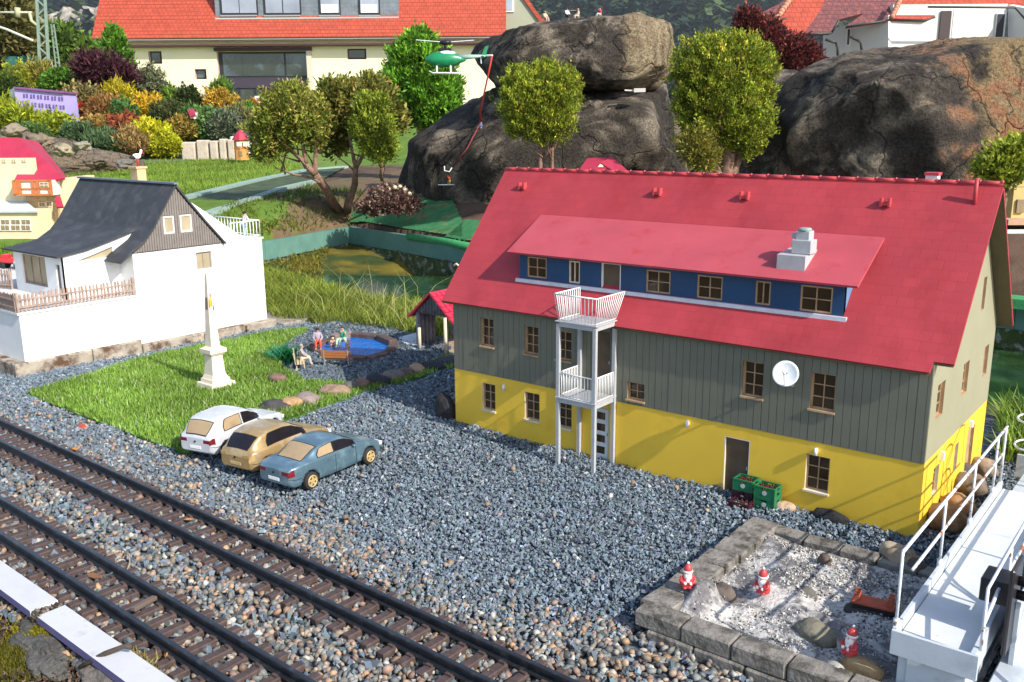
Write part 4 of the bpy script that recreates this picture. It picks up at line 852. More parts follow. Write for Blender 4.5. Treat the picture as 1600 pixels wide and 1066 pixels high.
for i, (x_, y_, lab) in enumerate([(10.9, 4.5, 'small slate rock on the bank nearest the ladder hoops'), (11.4, 4.9, 'pinkish rock on the bank behind the ladder hoops'), (12.0, 4.3, 'dark rock on the bank behind the footbridge end plate'), (12.3, 5.2, 'brown rock deepest in the coarse grass behind the footbridge'), (11.7, 4.1, 'pale grey rock just behind the footbridge end plate')]):
    r_ = (.2, .26, .24, .22, .18)[i]; boulder('rock', lab, (x_, y_, .08), r_, r_*.8, r_*.6, [(.12, .12, .15), (.34, .22, .18), (.08, .075, .08), (.25, .17, .11), (.3, .3, .3)][i], 30+i, 'rocks lying round the gable end', sub_=2)

# ================================================================ little pool, people, benches
PB = T('pool_edging', 'ring of dark brown bricks round the bright blue pool', 'pool edging', (-6.6, 3.2, .05))
PBM = M('pool_brick', (.10, .065, .058), .8, .3, 5, .3, 20); POOL = GX((492, 548), (520, 538), (548, 531), (590, 535), (612, 545), (604, 556), (572, 566), (520, 562))
pc = Vector((sum(p[0] for p in POOL)/8, sum(p[1] for p in POOL)/8, 0))
ring = [(pc+(Vector((*p, 0))-pc)*1.08) for p in POOL]
for i in range(8):
    a = ring[i]; b = ring[(i+1) % 8]; n_ = max(1, round((b-a).length/.75))
    for j in range(n_):
        p = a.lerp(b, (j+.08)/n_); q = a.lerp(b, (j+.94)/n_); hh = .15+random.uniform(-.03, .03)+(.06 if i in (1, 2, 3) else 0); mb = MB(); d = (q-p); L = d.length/2; an = math.atan2(d.y, d.x); m_ = (p+q)/2
        mb.cbox(m_.x, m_.y, hh/2+.02, L, .14, hh/2+.02, .02, 0, Matrix.Rotation(an, 3, 'Z')); mb.build('brick', PBM if random.random() < .7 else M('pool_brick_pale', (.20, .15, .13), .8, .3, 5, .3, 20), PB)
mb = MB(); mb.poly([(p[0], p[1], .09) for p in POOL], .04, (0, 0, 1)); o = mb.build('pool_sheet', M('pool_blue', (.01, .14, .50), .22, .25, 9, .9, 7, spec=.6), None); o['label'] = 'crinkled bright blue foil water of the little pool'; struct(o)
g = 'people at the little blue pool'; per = (.72, .5, .36)
p = G(497, 537, .28); person('woman with black hair, grey top and red skirt sitting on the pool edge', (p.x, p.y, .29), math.radians(-40), .86, 'sit', (.34, .30, .36), (.60, .08, .04), (.015, .012, .012), group=g)
p = G(536, 534, .30); person('man in green shirt and pale green trousers sitting on the pool edge, arm raised', (p.x, p.y, .31), math.radians(-75), .88, 'sitarm', (.03, .36, .22), (.50, .66, .48), (.10, .05, .03), group=g, sleeves='short')
p = G(519, 543, .1); person('naked pale toddler crouching in the pool in front of the woman', (p.x, p.y, .1), math.radians(-20), .62, 'squat', None, None, (.70, .48, .30), group=g)
p = G(541, 546, .1); person('pale toddler squatting in the pool with one arm raised', (p.x, p.y, .1), math.radians(20), .62, 'squat', None, None, (.66, .44, .28), group=g)
def bench(label, loc, rz, mat_s, mat_l, occupied=False):
    t = T('park_bench', label, 'bench', loc, rz, 'benches beside the little pool'); L = .42
    for i in range(3): mb = MB(); mb.box(-L, L, -.10+i*.075, -.04+i*.075, .20, .225); mb.build('seat_slat', mat_s, t, shift=False)
    for i in range(3): mb = MB(); mb.box(-L, L, -.155-i*.012, -.135-i*.012, .27+i*.075, .33+i*.075); mb.build('back_slat', mat_s, t, shift=False)
    for s in (-1, 1):
        for k_ in (-.11, .10): mb = MB(); mb.obox((s*(L-.08), k_, 0), (s*(L-.08), k_, .2), .03, .03); mb.build('leg', mat_l, t, shift=False)
        mb = MB(); mb.obox((s*(L-.08), -.13, .18), (s*(L-.08), -.19, .5), .03, .02); mb.build('back_post', mat_l, t, shift=False)
    return t
p = G(470, 575, 0.05); bench('cream slatted bench with a grey haired figure on it left of the pool', (p.x, p.y, .05), math.radians(-38), M('bench_cream', (.52, .42, .26)), MATS['bench_cream'])
person('figure in grey and beige clothes sitting on the cream bench by the pool', (p.x+.02, p.y+.05, .27), math.radians(52), .84, 'sit', (.32, .30, .32), (.55, .45, .36), (.3, .28, .27), group=g)
p = G(528, 572, 0.05); bench('orange brown wooden bench with its back to the lawn', (p.x, p.y, .05), math.radians(32), M('bench_brown', (.34, .12, .03)), M('bench_leg_grey', (.3, .3, .3)))
p = G(433, 592, .1); boulder('rock', 'small pinkish brown rock at the foot of the dark green plastic plants', (p.x, p.y, .1), .26, .2, .14, (.22, .13, .11), 21)
p = G(616, 542, .1)
# shelter with crimson roof
SH = T('log_shelter', 'open grey log shelter with small crimson tiled roofs behind the long house', 'shelter', (-5.1, 5.2, 0))
LOGM = M('grey_logs', (.17, .17, .19), .8, .3, 6, .4, 12); POLEW = M('pale_pole', (.62, .54, .42), .7, .15, 6); RT2 = M('crimson_tile', (.50, .025, .06), .5, .15, 8)
gx0, gx1, gy_ = -5.75, -4.35, 4.75       # gable faces the viewer
for k_ in range(5):
    mb = MB(); mb.tube([(gx0+.04, gy_+k_*.16, -.05), (gx0+.04, gy_+k_*.16, 1.12)], .075, 8); mb.build('log', LOGM, SH)
mb = MB(); mb.box(gx0, gx1, 6.2, 6.3, 0, 1.1); mb.build('back_wall', LOGM, SH)
for k_ in range(11):
    xx = gx0+.09+k_*.122; hh = .62*(1-abs(xx-(gx0+gx1)/2)/(.74)); mb = MB(); mb.tube([(xx, gy_, 1.10), (xx, gy_, 1.12+max(.03, hh))], .055, 6); mb.build('log', LOGM, SH)
for xx, y0 in ((gx0+.35, 4.45), (gx1, 4.45), (-3.9, 4.6)): mb = MB(); mb.tube([(xx, y0, -.05), (xx, y0, 1.15 if xx > -5 else .72)], .05, 8); mb.build('pole', POLEW, SH)
mb = MB(); mb.tube([(gx1-.13, 4.62, -.05), (gx1-.13, 4.62, 1.12)], .07, 8); mb.build('log', LOGM, SH)
xm = (gx0+gx1)/2
for s in (-1, 1):
    e0 = Vector((xm, gy_-.2, 1.80)); e1 = Vector((xm+s*.93, gy_-.2, .98)); L = 2.0
    mb = MB(); mb.poly([e0, e1, e1+Vector((0, L, 0)), e0+Vector((0, L, 0))], .04, (s*.66, 0, .75)); mb.build('roof_panel', RT2, SH)
    for i in range(6):
        for j in range(10):
            a = e0.lerp(e1, (i+.05)/6)+Vector((0, L*(j+.08)/10, .0)); b = e0.lerp(e1, (i+.98)/6)+Vector((0, L*(j+.92)/10, .0)); n_ = Vector((s*.66, 0, .75))*.02
            mb = MB(); vs = [a+n_*.4, Vector((a.x, b.y, a.z))+n_*.4, Vector((b.x, b.y, b.z))+n_*1.6, Vector((b.x, a.y, b.z))+n_*1.6]; mb.poly(vs, .018, (s*.66, 0, .75)); mb.build('tile', RT2, SH)
mb = MB(); mb.poly([(-5.2, 6.4, 1.75), (-3.6, 6.4, 1.75), (-3.6, 6.9, 2.25), (-5.2, 6.9, 2.25)], .05, (0, -.7, .7)); mb.poly([(-5.0, 6.0, 1.0), (-5.0, 7.4, 1.0), (-5.0, 7.4, 1.75), (-5.0, 6.0, 1.75)], .05, (-1, 0, 0), 1); mb.box(-4.95, -3.6, 6.45, 7.3, 0, 1.72, 1); mb.build('roof_panel', [RT2, LOGM], SH)
mb = MB(); mb.tube([(-5.3, 6.2, 1.8), (-5.3, 6.2, 2.35), (-5.42, 6.2, 2.42), (-5.52, 6.2, 2.36)], .035, 7); mb.build('finial', POLEW, SH)
mb = MB(); mb.box(-5.6, -3.9, 4.4, 6.2, -.02, .05); mb.build('floor_chips', M('wood_chips', (.40, .28, .2), .9, .4, 20, .8, 20), SH)
pl = GX((622, 533), (660, 527), (664, 548), (640, 549)); mb = MB(); mb.poly([(*pl[0], .12), (*pl[1], .2), (*pl[2], .1), (*pl[3], .06)], .04, (0, 0, 1)); tag(mb.build('stone_slab', M('pale_slab', (.48, .52, .55), .8, .12, 4, .2, 12)), 'pale grey slab leaning in front of the log shelter', 'stone slab')
# green plastic plants near the pool and fern
def tuft(name, label, c_, n, L, w_, c1, c2, cat='plant', lean=1.0, droop=.5, group=None):
    xy = np.array([[c_[0]+rng.normal(0, L*.25), c_[1]+rng.normal(0, L*.25)] for _ in range(n)]); o = blades(name, xy, np.full(n, c_[2]), rng.uniform(L*.5, L, n), np.full(n, w_), gcols(n, c1, c2), lean, droop)
    return tag(o, label, cat, group)
p = G(440, 560, .05); tuft('plastic_fern', 'teal green plastic fern left of the pool', (p.x, p.y, .05), 160, .55, .05, (.02, .18, .09), (.06, .32, .18)); 
p = G(452, 566, .05); tuft('plastic_fern', 'darker green upright plastic plant beside the cream bench', (p.x, p.y, .05), 110, .55, .06, (.01, .10, .03), (.02, .2, .06), lean=.4)
# ================================================================ cars
def car(label, loc, rz, kind, paint, dark_col, curtain, group='model cars parked beside the lawn'):
    t = T('car', label, 'car', loc, rz, group)
    Lc, Wc = (2.5, .49) if kind == 'sedan' else (2.32, .485)
    if kind == 'sedan':
        belt = [(0, .44), (.03, .50), (.14, .525), (.3, .515), (.68, .50), (.80, .465), (.93, .40), (1, .30)]
        roof = [(.10, .0), (.15, .53), (.27, .70), (.34, .755), (.42, .775), (.52, .765), (.58, .735), (.66, .64), (.755, .50), (.78, 0)]
        rear_g, front_g = (.155, .30), (.585, .745)
    elif kind == 'hatch':
        belt = [(0, .44), (.02, .50), (.3, .52), (.66, .51), (.80, .475), (.93, .42), (1, .32)]
        roof = [(.0, .46), (.02, .53), (.09, .74), (.13, .80), (.22, .83), (.42, .83), (.50, .80), (.58, .71), (.70, .52), (.73, 0)]
        rear_g, front_g = (.022, .10), (.515, .69)
    else:
        belt = [(0, .40), (.03, .50), (.3, .53), (.66, .53), (.80, .49), (.92, .41), (1, .28)]
        roof = [(.0, .40), (.03, .55), (.09, .70), (.15, .79), (.24, .835), (.40, .84), (.50, .80), (.58, .71), (.72, .54), (.75, 0)]
        rear_g, front_g = (.035, .125), (.515, .71)
    wp = [(0, .37), (.015, .41), (.06, .455), (.18, .485), (.5, .49), (.82, .48), (.93, .45), (.98, .39), (1, .33)]
    bot = [(0, .20), (.04, .13), (.5, .11), (.96, .13), (1, .18)]
    ra, xr, xf_, rw = .205, (.19 if kind == 'sedan' else .175), .815, .172
    def sec(u):
        w_ = pw(u, wp)*Wc/.49; zb_, zt_ = pw(u, bot), pw(u, belt); zr_ = max(pw(u, roof), zt_+.018); g = min(1, max(0, (zr_-zt_-.02)/.2))
        lo = [(0, zb_), (w_*.86, zb_), (w_*.96, zb_+.03), (w_, zb_+.10), (w_*1.0, lerp(zb_, zt_, .5)), (w_*.985, lerp(zb_, zt_, .78)), (w_*.96, zt_)]
        yb = w_*lerp(.90, .93, g); yr = w_*lerp(.70, .74, g)
        gh_ = [(yb, zt_+.012), (lerp(yb, yr, .5), lerp(zt_+.012, zr_-.035*g, .5)), (yr+.01, zr_-.04*g-.002), (yr*.93, zr_-.012*g), (yr*.6, zr_+.004), (0, zr_+.012)]
        return lo+gh_
    keyt = [0, .10, .13, .22, .34, .44, .52, .545, .64, .74, .78, .88, 1.0]
    def S(u, v):
        pts = sec(u)
        for i in range(12):
            if v <= keyt[i+1] or i == 11:
                f = (v-keyt[i])/(keyt[i+1]-keyt[i]); a, b = pts[i], pts[i+1]; return (u*Lc-Lc/2, lerp(a[0], b[0], f), lerp(a[1], b[1], f))
    nu = 110; us = [i/nu for i in range(nu+1)]; vs_ = []
    for a, b, n in zip(keyt, keyt[1:], (2, 1, 5, 6, 5, 4, 1, 3, 3, 1, 3, 3)): vs_ += [a+(b-a)*j/n for j in range(n)]
    vs_.append(1.); nv = len(vs_)
    V = []; well = []
    for s in (1, -1):
        for u in us:
            for v in vs_:
                x, y, z = S(u, v); ins = False
                for cx_ in (xr, xf_):
                    X_ = x-(cx_*Lc-Lc/2); Z_ = z-rw; r_ = math.hypot(X_, Z_)
                    if r_ < ra and v > .05 and v < .5: y = min(y, Wc-.20); ins = True
                    elif r_ < ra+.014 and .10 < v < .5 and r_ > 0: k_ = (ra)/r_; x = (cx_*Lc-Lc/2)+X_*k_; z = rw+Z_*k_
                V.append((x, s*y, z)); well.append(ins)
    Fc = []; mi = []; B_ = (nu+1)*nv
    for s in (0, 1):
        for i in range(nu):
            for j in range(nv-1):
                a = s*B_+i*nv+j; q = (a, a+nv, a+nv+1, a+1); Fc.append(q if s else q[::-1]); mi.append(1 if sum(well[k_] for k_ in q) >= 2 else 0)
    for e in (0, nu):   # end caps
        for s in (0, 1):
            for j in range(nv-1): pass
    mb = MB(); mb.v = V; mb.f = Fc; mb.m = mi; mb.sm = [True]*len(Fc)
    for e in (0, nu):
        ring = [e*nv+j for j in range(nv)]+[B_+e*nv+j for j in range(nv-1, -1, -1)]; mb.f.append(tuple(ring)); mb.m.append(0); mb.sm.append(False)
    P_ = paint
    body = mb.build('body', [P_, DARKIN], t, shift=False)
    bm = bmesh.new(); bm.from_mesh(body.data); bmesh.ops.remove_doubles(bm, verts=bm.verts[:], dist=.0008); bmesh.ops.recalc_face_normals(bm, faces=bm.faces[:]); bm.to_mesh(body.data); bm.free()
    def patch(name, u0, u1, vf0, vf1, mat, s=0, off=.006, n=18, m=8, par=t, trim=.0):
        mb = MB(); vv = []
        for i in range(n+1):
            u = lerp(u0, u1, i/n); a = vf0(u) if callable(vf0) else vf0; b = vf1(u) if callable(vf1) else vf1
            for j in range(m+1):
                v = lerp(a, b, j/m); p = Vector(S(u, v)); du = Vector(S(min(u+.004, 1), v))-Vector(S(max(u-.004, 0), v)); dv = Vector(S(u, min(v+.01, 1)))-Vector(S(u, max(v-.01, 0))); nn = du.cross(dv)
                nn = nn.normalized() if nn.length > 1e-9 else Vector((0, 1, 0))
                if nn.y*1+nn.z < 0: nn = -nn
                p = p+nn*off; vv.append((p.x, p.y*(1 if s == 0 else s), p.z))
        k_ = m+1; fs = [(i*k_+j, (i+1)*k_+j, (i+1)*k_+j+1, i*k_+j+1) for i in range(n) for j in range(m)]
        mb.add(vv, fs, 0, True)
        return mb.build(name, mat, par, shift=False)
    # side windows: glass only where the greenhouse is tall enough
    gmin = [u for u in us if pw(u, roof)-pw(u, belt) > .10]; ua, ub = gmin[0]+.012, gmin[-1]-.01
    if kind == 'sedan': ua += .03
    hi = lambda u: .73 if True else 0
    zlow = lambda u: .56
    splits = {'sedan': [(ua+.02, .435), (.450, ub)], 'hatch': [(.17, .385), (.415, ub)], 'gold': [(.19, .33), (.334, .50), (.504, ub)]}[kind]
    for s in (1, -1):
        for i, (a, b) in enumerate(splits):
            f = (lambda a, b: (lambda u: .735))(a, b)
            mt = dark_col if (kind == 'gold' or i == len(splits)-1) else curtain
            patch('window_rubber', a-.008, b+.008, lambda u: .560, lambda u: max(.60, min(.738, .738-.10*max(0, 1-(u-splits[0][0]+.008)/.03))), DARKIN, s, .0035)
            patch('side_window', a, b, lambda u: .572, lambda u: max(.60, min(.728, .728-.10*max(0, 1-(u-splits[0][0])/.03))), mt, s, par=t)
        if kind != 'gold':
            for u in ([.44, .66] if kind == 'sedan' else [.40, .63]): patch('door_seam', u, u+.0035, .14, .52, DARKIN, s, .003, 2, 14)
            patch('sill_line', .28, .72, .125, .14, DARKIN, s, .003, 20, 1)
        else: patch('door_seam', .50, .5035, .14, .52, DARKIN, s, .003, 2, 14)
        patch('bumper_line', .0, .10, .30, .315, DARKIN, s, .003, 8, 1)
        mb = MB(); p = Vector(S(.635 if kind == 'sedan' else .60, .545)); mb.ball((p.x, s*(p.y+.045), p.z+.02), .035, .045, .028); mb.build('mirror', P_ if kind != 'gold' else DARKIN, t, shift=False)
    for s in (1, -1):
        patch('window_rubber', rear_g[0]-.006, rear_g[1]+.008, .785, 1., DARKIN, s, .003, 10, 6); patch('window_rubber', front_g[0]-.008, front_g[1]+.008, .775, 1., DARKIN, s, .003, 12, 6)
        patch('rear_window' if s == 1 else 'rear_window', rear_g[0], rear_g[1], .80, 1., dark_col if kind == 'gold' else curtain, s, .006, 10, 6)
        patch('windscreen', front_g[0], front_g[1], .79, 1., dark_col, s, .006, 12, 6)
    # lights
    TL = M('tail_light', (.16, .010, .018), .25, .1, spec=.6); HL = M('head_light', (.6, .6, .58), .15, .1, spec=.7)
    zt_ = pw(.02, belt); yw_ = pw(0, wp)
    for s in (1, -1):
        mb = MB()
        x = -Lc/2
        tlm = TL if kind != 'gold' else M('tail_gold', (.42, .28, .12), .4, .1); v0, v1 = (.34, .46) if kind != 'gold' else (.40, .52)
        mb.cbox(x+.004, s*(yw_-.075), .415 if kind != 'gold' else .44, .006, .085, .038, .004); mb.build('tail_light', tlm, t, shift=False); patch('tail_light', .0, .045, .38, .505, tlm, s, .005, 5, 3)
        mb = MB(); hx_ = (.38*Lc-Lc/2, .60*Lc-Lc/2)
        for q in hx_: p = Vector(S((q+Lc/2)/Lc, .46)); mb.box(q-.035, q+.035, min(s*(p.y), s*(p.y+.014)), max(s*p.y, s*(p.y+.014)), p.z-.008, p.z+.008)
        mb.build('door_handle', P_, t, shift=False)
        mb = MB(); mb.cbox(Lc/2-.07, s*(.30), .31, .07, .10, .04, .012); mb.build('head_light', HL, t, shift=False)
    mb = MB(); mb.box(-Lc/2-.008, -Lc/2+.02, -.14, .14, .25, .31); mb.build('number_plate', WHITE if kind != 'gold' else M('plate_gold', (.45, .33, .16)), t, shift=False)
    mb = MB(); mb.lathe([(.022, -.012), (.022, .0)], (-Lc/2-.0, 0, .40), 12, 0, True, 'x'); mb.build('badge', DARKIN, t, shift=False)
    # bumper
    # wheels
    TY = M('tyre', (.02, .02, .02), .8, .2); RM = M('rim_brass' if kind != 'hatch' else 'rim_white', (.52, .38, .18) if kind != 'hatch' else (.6, .6, .6), .45, .1, metal=.2)
    for cx_ in (xr, xf_):
        for s in (1, -1):
            c_ = (cx_*Lc-Lc/2, s*(Wc-.055), rw); mb = MB(); mb.lathe([(rw*.60, -.055), (rw*.90, -.06), (rw, -.04), (rw, .04), (rw*.90, .06), (rw*.60, .055)], c_, 24, 0, True, 'y'); w_ = mb.build('wheel', TY, t, shift=False)
            mb = MB(); yo = s*.045; c2 = (c_[0], c_[1]+yo, c_[2])
            yo2 = s*.066; c2 = (c_[0], c_[1]+yo2, c_[2]); mb.tube([(c2[0]+rw*.60*math.cos(a_), c2[1], c2[2]+rw*.60*math.sin(a_)) for a_ in [i*math.pi/12 for i in range(25)]], .016, 5)
            for k_ in range(5):
                th = k_*2*math.pi/5+.3; d = Vector((math.cos(th), 0, math.sin(th))); mb.obox(Vector(c2)+d*.02, Vector(c2)+d*rw*.58, .042, .022, 0, (0, 1, 0))
            mb.lathe([(.040, -.01), (.040, .012), (.02, .018)], c2, 12, 0, True, 'y'); mb.build('rim', RM, w_, shift=False)
    if kind != 'gold':
        mb = MB(); mb.tube([Vector((.18, .2+.10*math.cos(a), .53+.10*math.sin(a))) for a in [i*math.pi/6 for i in range(13)]], .012, 5); 
    return t
CW = M('car_white', (.50, .52, .56), .35, .08, 3, .0, col2=(.45, .43, .40), c2lo=.6, c2hi=.75, c2s=2.5, coat=.3)
CG = M('car_gold', (.40, .27, .12), .32, .12, 3, .0, metal=.35, col2=(.52, .42, .30), c2lo=.5, c2hi=.65, c2s=2.2, coat=.4)
CB = M('car_blue', (.12, .205, .26), .33, .10, 2, .0, metal=.45, col2=(.22, .33, .38), c2lo=.52, c2hi=.7, c2s=4, coat=.4)
CD = M('car_glass_dark', (.012, .010, .014), .2, .2, spec=.5); CC = M('car_yellowed_screen', (.36, .26, .15), .45, .3, 3, col2=(.22, .16, .10), c2s=3, c2lo=.5, c2hi=.7)
def carpos(p_rear, p_front):
    a = G(*p_rear); b = G(*p_front); return (a+b)/2, math.atan2(b.y-a.y, b.x-a.x)
# rear right wheel foot -> front right wheel foot
for (q0, q1, kind, paint, lab) in (((486, 768), (577, 728), 'sedan', CB, 'weathered metallic blue saloon car, frontmost of the three parked by the lawn'),
        ((420, 744), (500, 708), 'gold', CG, 'gold hatchback car with black windows parked between the white and the blue car'),
        ((356, 717), (428, 683), 'hatch', CW, 'dirty white hatchback car with a yellowed rear window next to the lawn')):
    a = G(*q0); b = G(*q1); d = (b-a); d.z = 0; d.normalize(); sd = Vector((-d.y, d.x, 0)); L = 2.5 if kind == 'sedan' else 2.32; xr_ = .19 if kind == 'sedan' else .175
    c_ = a+d*(L*.5-xr_*L)+sd*.44; car(lab, (c_.x, c_.y, .045), math.atan2(d.y, d.x), kind, paint, CD, CC)

# ================================================================ ash bed with concrete block edging
AB = T('block_edging', 'concrete block edging round the white ash bed', 'bed edging', (9.2, -3.2, 0))
CON = M('concrete_block', (.22, .20, .175), .9, .25, 4, .8, 18, col2=(.075, .068, .055), c2s=3.5, c2lo=.46, c2hi=.62); 
def blk(cx, cy, cz, hx, hy, hz_, r=0): mb = MB(); mb.cbox(cx, cy, cz, hx, hy, hz_, .022, 0, Matrix.Rotation(r, 3, 'Z') @ Matrix.Rotation(random.uniform(-.03, .03), 3, 'X')); mb.build('concrete_block', CON, AB)
e0 = G(998, 985, .30); X0 = 7.83; YF = -5.12; YB_ = -1.42
i = 0; x = X0+.02
while x < 11.6:
    L = .70+random.uniform(-.03, .03); blk(x+L/2, YF+random.uniform(-.015, .015), .245, L/2-.008, .17, .115); blk(x+L/2+.2, YF-.03, .03, L/2-.006, .17, .10, random.uniform(-.02, .02)); x += L
y = YF+.20; 
while y < YB_-.2:
    L = .52+random.uniform(-.05, .06); blk(X0+.13+random.uniform(-.02, .02), y+L/2, .20-.01*(y-YF), .24, L/2-.012, .085, random.uniform(-.08, .08)); y += L
x = X0+.25
while x < 10.6:
    L = .60+random.uniform(-.05, .05); blk(x+L/2, YB_+random.uniform(-.03, .03), .13, L/2-.012, .14, .075, random.uniform(-.09, .09)); x += L
# ash ground as a small heap-and-hollow sheet
ASH = M('ash_ground', (.50, .48, .45), .95, .25, 10, .9, 22, col2=(.16, .15, .15), c2lo=.44, c2hi=.54, c2s=2.0)
gx = np.linspace(X0+.1, 11.8, 110); gy2 = np.linspace(YF+.1, YB_-.1, 100); XG, YG = np.meshgrid(gx, gy2, indexing='ij')
ZG = .10+(fbm(XG, YG, 1.3, 21)-.45)*.32+(fbm(XG, YG, 6, 22)-.5)*.08+.30*np.exp(-(((XG-8.25)/.28)**2+((YG+4.2)/.45)**2))
edge = np.minimum.reduce([XG-X0-.1, YG-YF-.1, YB_-.1-YG]); ZG = ZG*np.clip(edge/.35, .35, 1)+.06
idx = (np.arange(109)[:, None]*100+np.arange(99)[None]).ravel()
me = np_mesh('ash_bed', np.stack([XG, YG, ZG], -1).reshape(-1, 3), np.stack([idx, idx+100, idx+101, idx+1], 1), ASH, None, True); o = link('ash_bed', me); o['label'] = 'white and grey ash ground inside the block edging'; struct(o)
def ashz(x, y): i = int(np.clip((x-gx[0])/(gx[1]-gx[0]), 0, 109)); j = int(np.clip((y-gy2[0])/(gy2[1]-gy2[0]), 0, 99)); return float(ZG[i, j])
xy = scatter([(X0+.2, YF+.2), (11.6, YF+.2), (11.6, YB_-.2), (X0+.2, YB_-.2)], 900); n = len(xy); nzz = fbm(xy[:, 0], xy[:, 1], 1.7, 31)
k_ = rng.random(n) < np.clip((nzz-.42)*5, .10, 1); xy = xy[k_]; n = len(xy)
cols = np.array((.62, .59, .54))*rng.uniform(.5, 1.1, (n, 1)); dk = rng.random(n) < .28; cols[dk] = np.array((.13, .125, .13))*rng.uniform(.5, 1.6, (dk.sum(), 1))
zz = np.array([ashz(a, b) for a, b in xy]); o = stones('ash_grains', xy, zz+.005, rng.uniform(.02, .055, n), cols, STONE); tag(o, 'white and dark ash crumbs lying on the bed', None, kind='stuff')
for q, z_, sx_, c_, lab in (((1275, 990), .28, (.26, .24, .17), (.20, .18, .13), 'mossy grey brown rock in the middle of the ash bed'), ((1303, 1052), .30, (.16, .14, .13), (.40, .38, .34), 'round light grey rock at the front of the ash bed'), ((1347, 1045), .30, (.25, .17, .15), (.38, .25, .12), 'striped golden brown rock beside the round grey one'), ((1288, 880), .25, (.10, .10, .17), (.13, .09, .07), 'small pointed brown rock at the back of the ash bed'), ((1130, 930), .25, (.20, .14, .17), (.14, .11, .09), 'dark rock half buried in the ash by the left edge'), ((1255, 925), .22, (.20, .12, .10), (.15, .14, .12), 'flat grey rock beside the middle gnome')):
    p = G(*q, z_-.05); boulder('rock', lab, (p.x, p.y, z_-.06), *sx_, c_, len(lab)+7, 'rocks on the ash bed')
def gnome(label, q, z, rz, tilt=0.):
    p = G(*q, z); t = T('gnome', label, 'gnome', (p.x, p.y, z), rz, 'little santa gnomes in and on the ash bed'); t.rotation_euler[1] = tilt; t.scale = (.86, .86, .86)
    R_ = M('gnome_red', (.55, .055, .06), .4, .15, 8); W_ = M('gnome_white', (.78, .76, .74), .6, .08, 8); SK = M('gnome_face', (.68, .38, .26), .6)
    mb = MB(); mb.lathe([(.085, 0), (.11, .015), (.115, .06), (.10, .14), (.085, .19), (.07, .22)], (0, 0, 0), 16, 0, True, 'z', .85, 1.05); mb.build('body', R_, t, shift=False)
    mb = MB(); mb.ball((0, 0, .25), .07, .072, .065); mb.build('head', SK, t, shift=False)
    mb = MB(); mb.ball((.035, 0, .20), .058, .068, .075); mb.ball((.06, -.0, .14), .032, .042, .05); mb.build('beard', W_, t, shift=False)
    mb = MB(); mb.lathe([(.079, .265), (.084, .28), (.080, .30)], (0, 0, 0), 14); mb.build('hat_brim', W_, t, shift=False)
    mb = MB(); mb.lathe([(.074, .295), (.068, .33), (.05, .37), (.028, .40), (.01, .41)], (0, 0, 0), 14); mb.build('hat', R_, t, shift=False)
    mb = MB(); mb.ball((-.01, 0, .415), .022); mb.build('bobble', W_, t, shift=False)
    for s in (-1, 1): mb = MB(); mb.tube([(0, s*.09, .18), (.05, s*.11, .12), (.10, s*.05, .11)], [.035, .03, .026], 8); mb.ball((.105, s*.045, .11), .026, m=1); mb.build('arm', [R_, W_], t, shift=False)
    for s in (-1, 1): mb = MB(); mb.ball((.065, s*.045, .018), .05, .038, .025); mb.build('boot', R_, t, shift=False)
    mb = MB(); mb.ball((.07, 0, .243), .014); mb.build('nose', R_, t, shift=False)
gnome('red and white gnome standing on the left block edging of the ash bed', (1074, 917), .33, math.radians(-60))
gnome('red and white gnome in the middle of the ash bed', (1192, 925), .30, math.radians(-95), .06)
gnome('pinkish gnome with a drooping hat behind the golden brown rock', (1327, 1022), .34, math.radians(-110), -.1)
# small red-brown boat
p = G(1364, 955, .2); bt = T('toy_boat', 'orange red toy barge with raised bow and stern on a dark rock in the ash', 'boat', (p.x, p.y, .24), math.radians(8))
HR = M('hull_red', (.42, .09, .045), .6, .2, 10, .2, 30); 
mb = MB(); mb.cbox(0, 0, .03, .27, .11, .04, .02); mb.build('hull', M('hull_black', (.02, .018, .018), .6, .2), bt, shift=False)
mb = MB(); mb.cbox(0, 0, .085, .27, .12, .022, .01); mb.box(-.20, .20, -.085, .085, .10, .108); mb.build('deck', HR, bt, shift=False)
for s in (-1, 1):
    mb = MB(); mb.box(s*.21-.035, s*.21+.035, -.10, .10, .105, .175)
    for k_ in (-.08, 0, .08): mb.box(s*.21-.03, s*.21+.03, k_-.018, k_+.018, .175, .205+.02*(s > 0))
    mb.build('superstructure', HR, bt, shift=False)
boulder('rock', 'dark cinder rock under the toy barge', (p.x, p.y, .16), .36, .2, .12, (.05, .045, .045), 77, 'rocks on the ash bed')

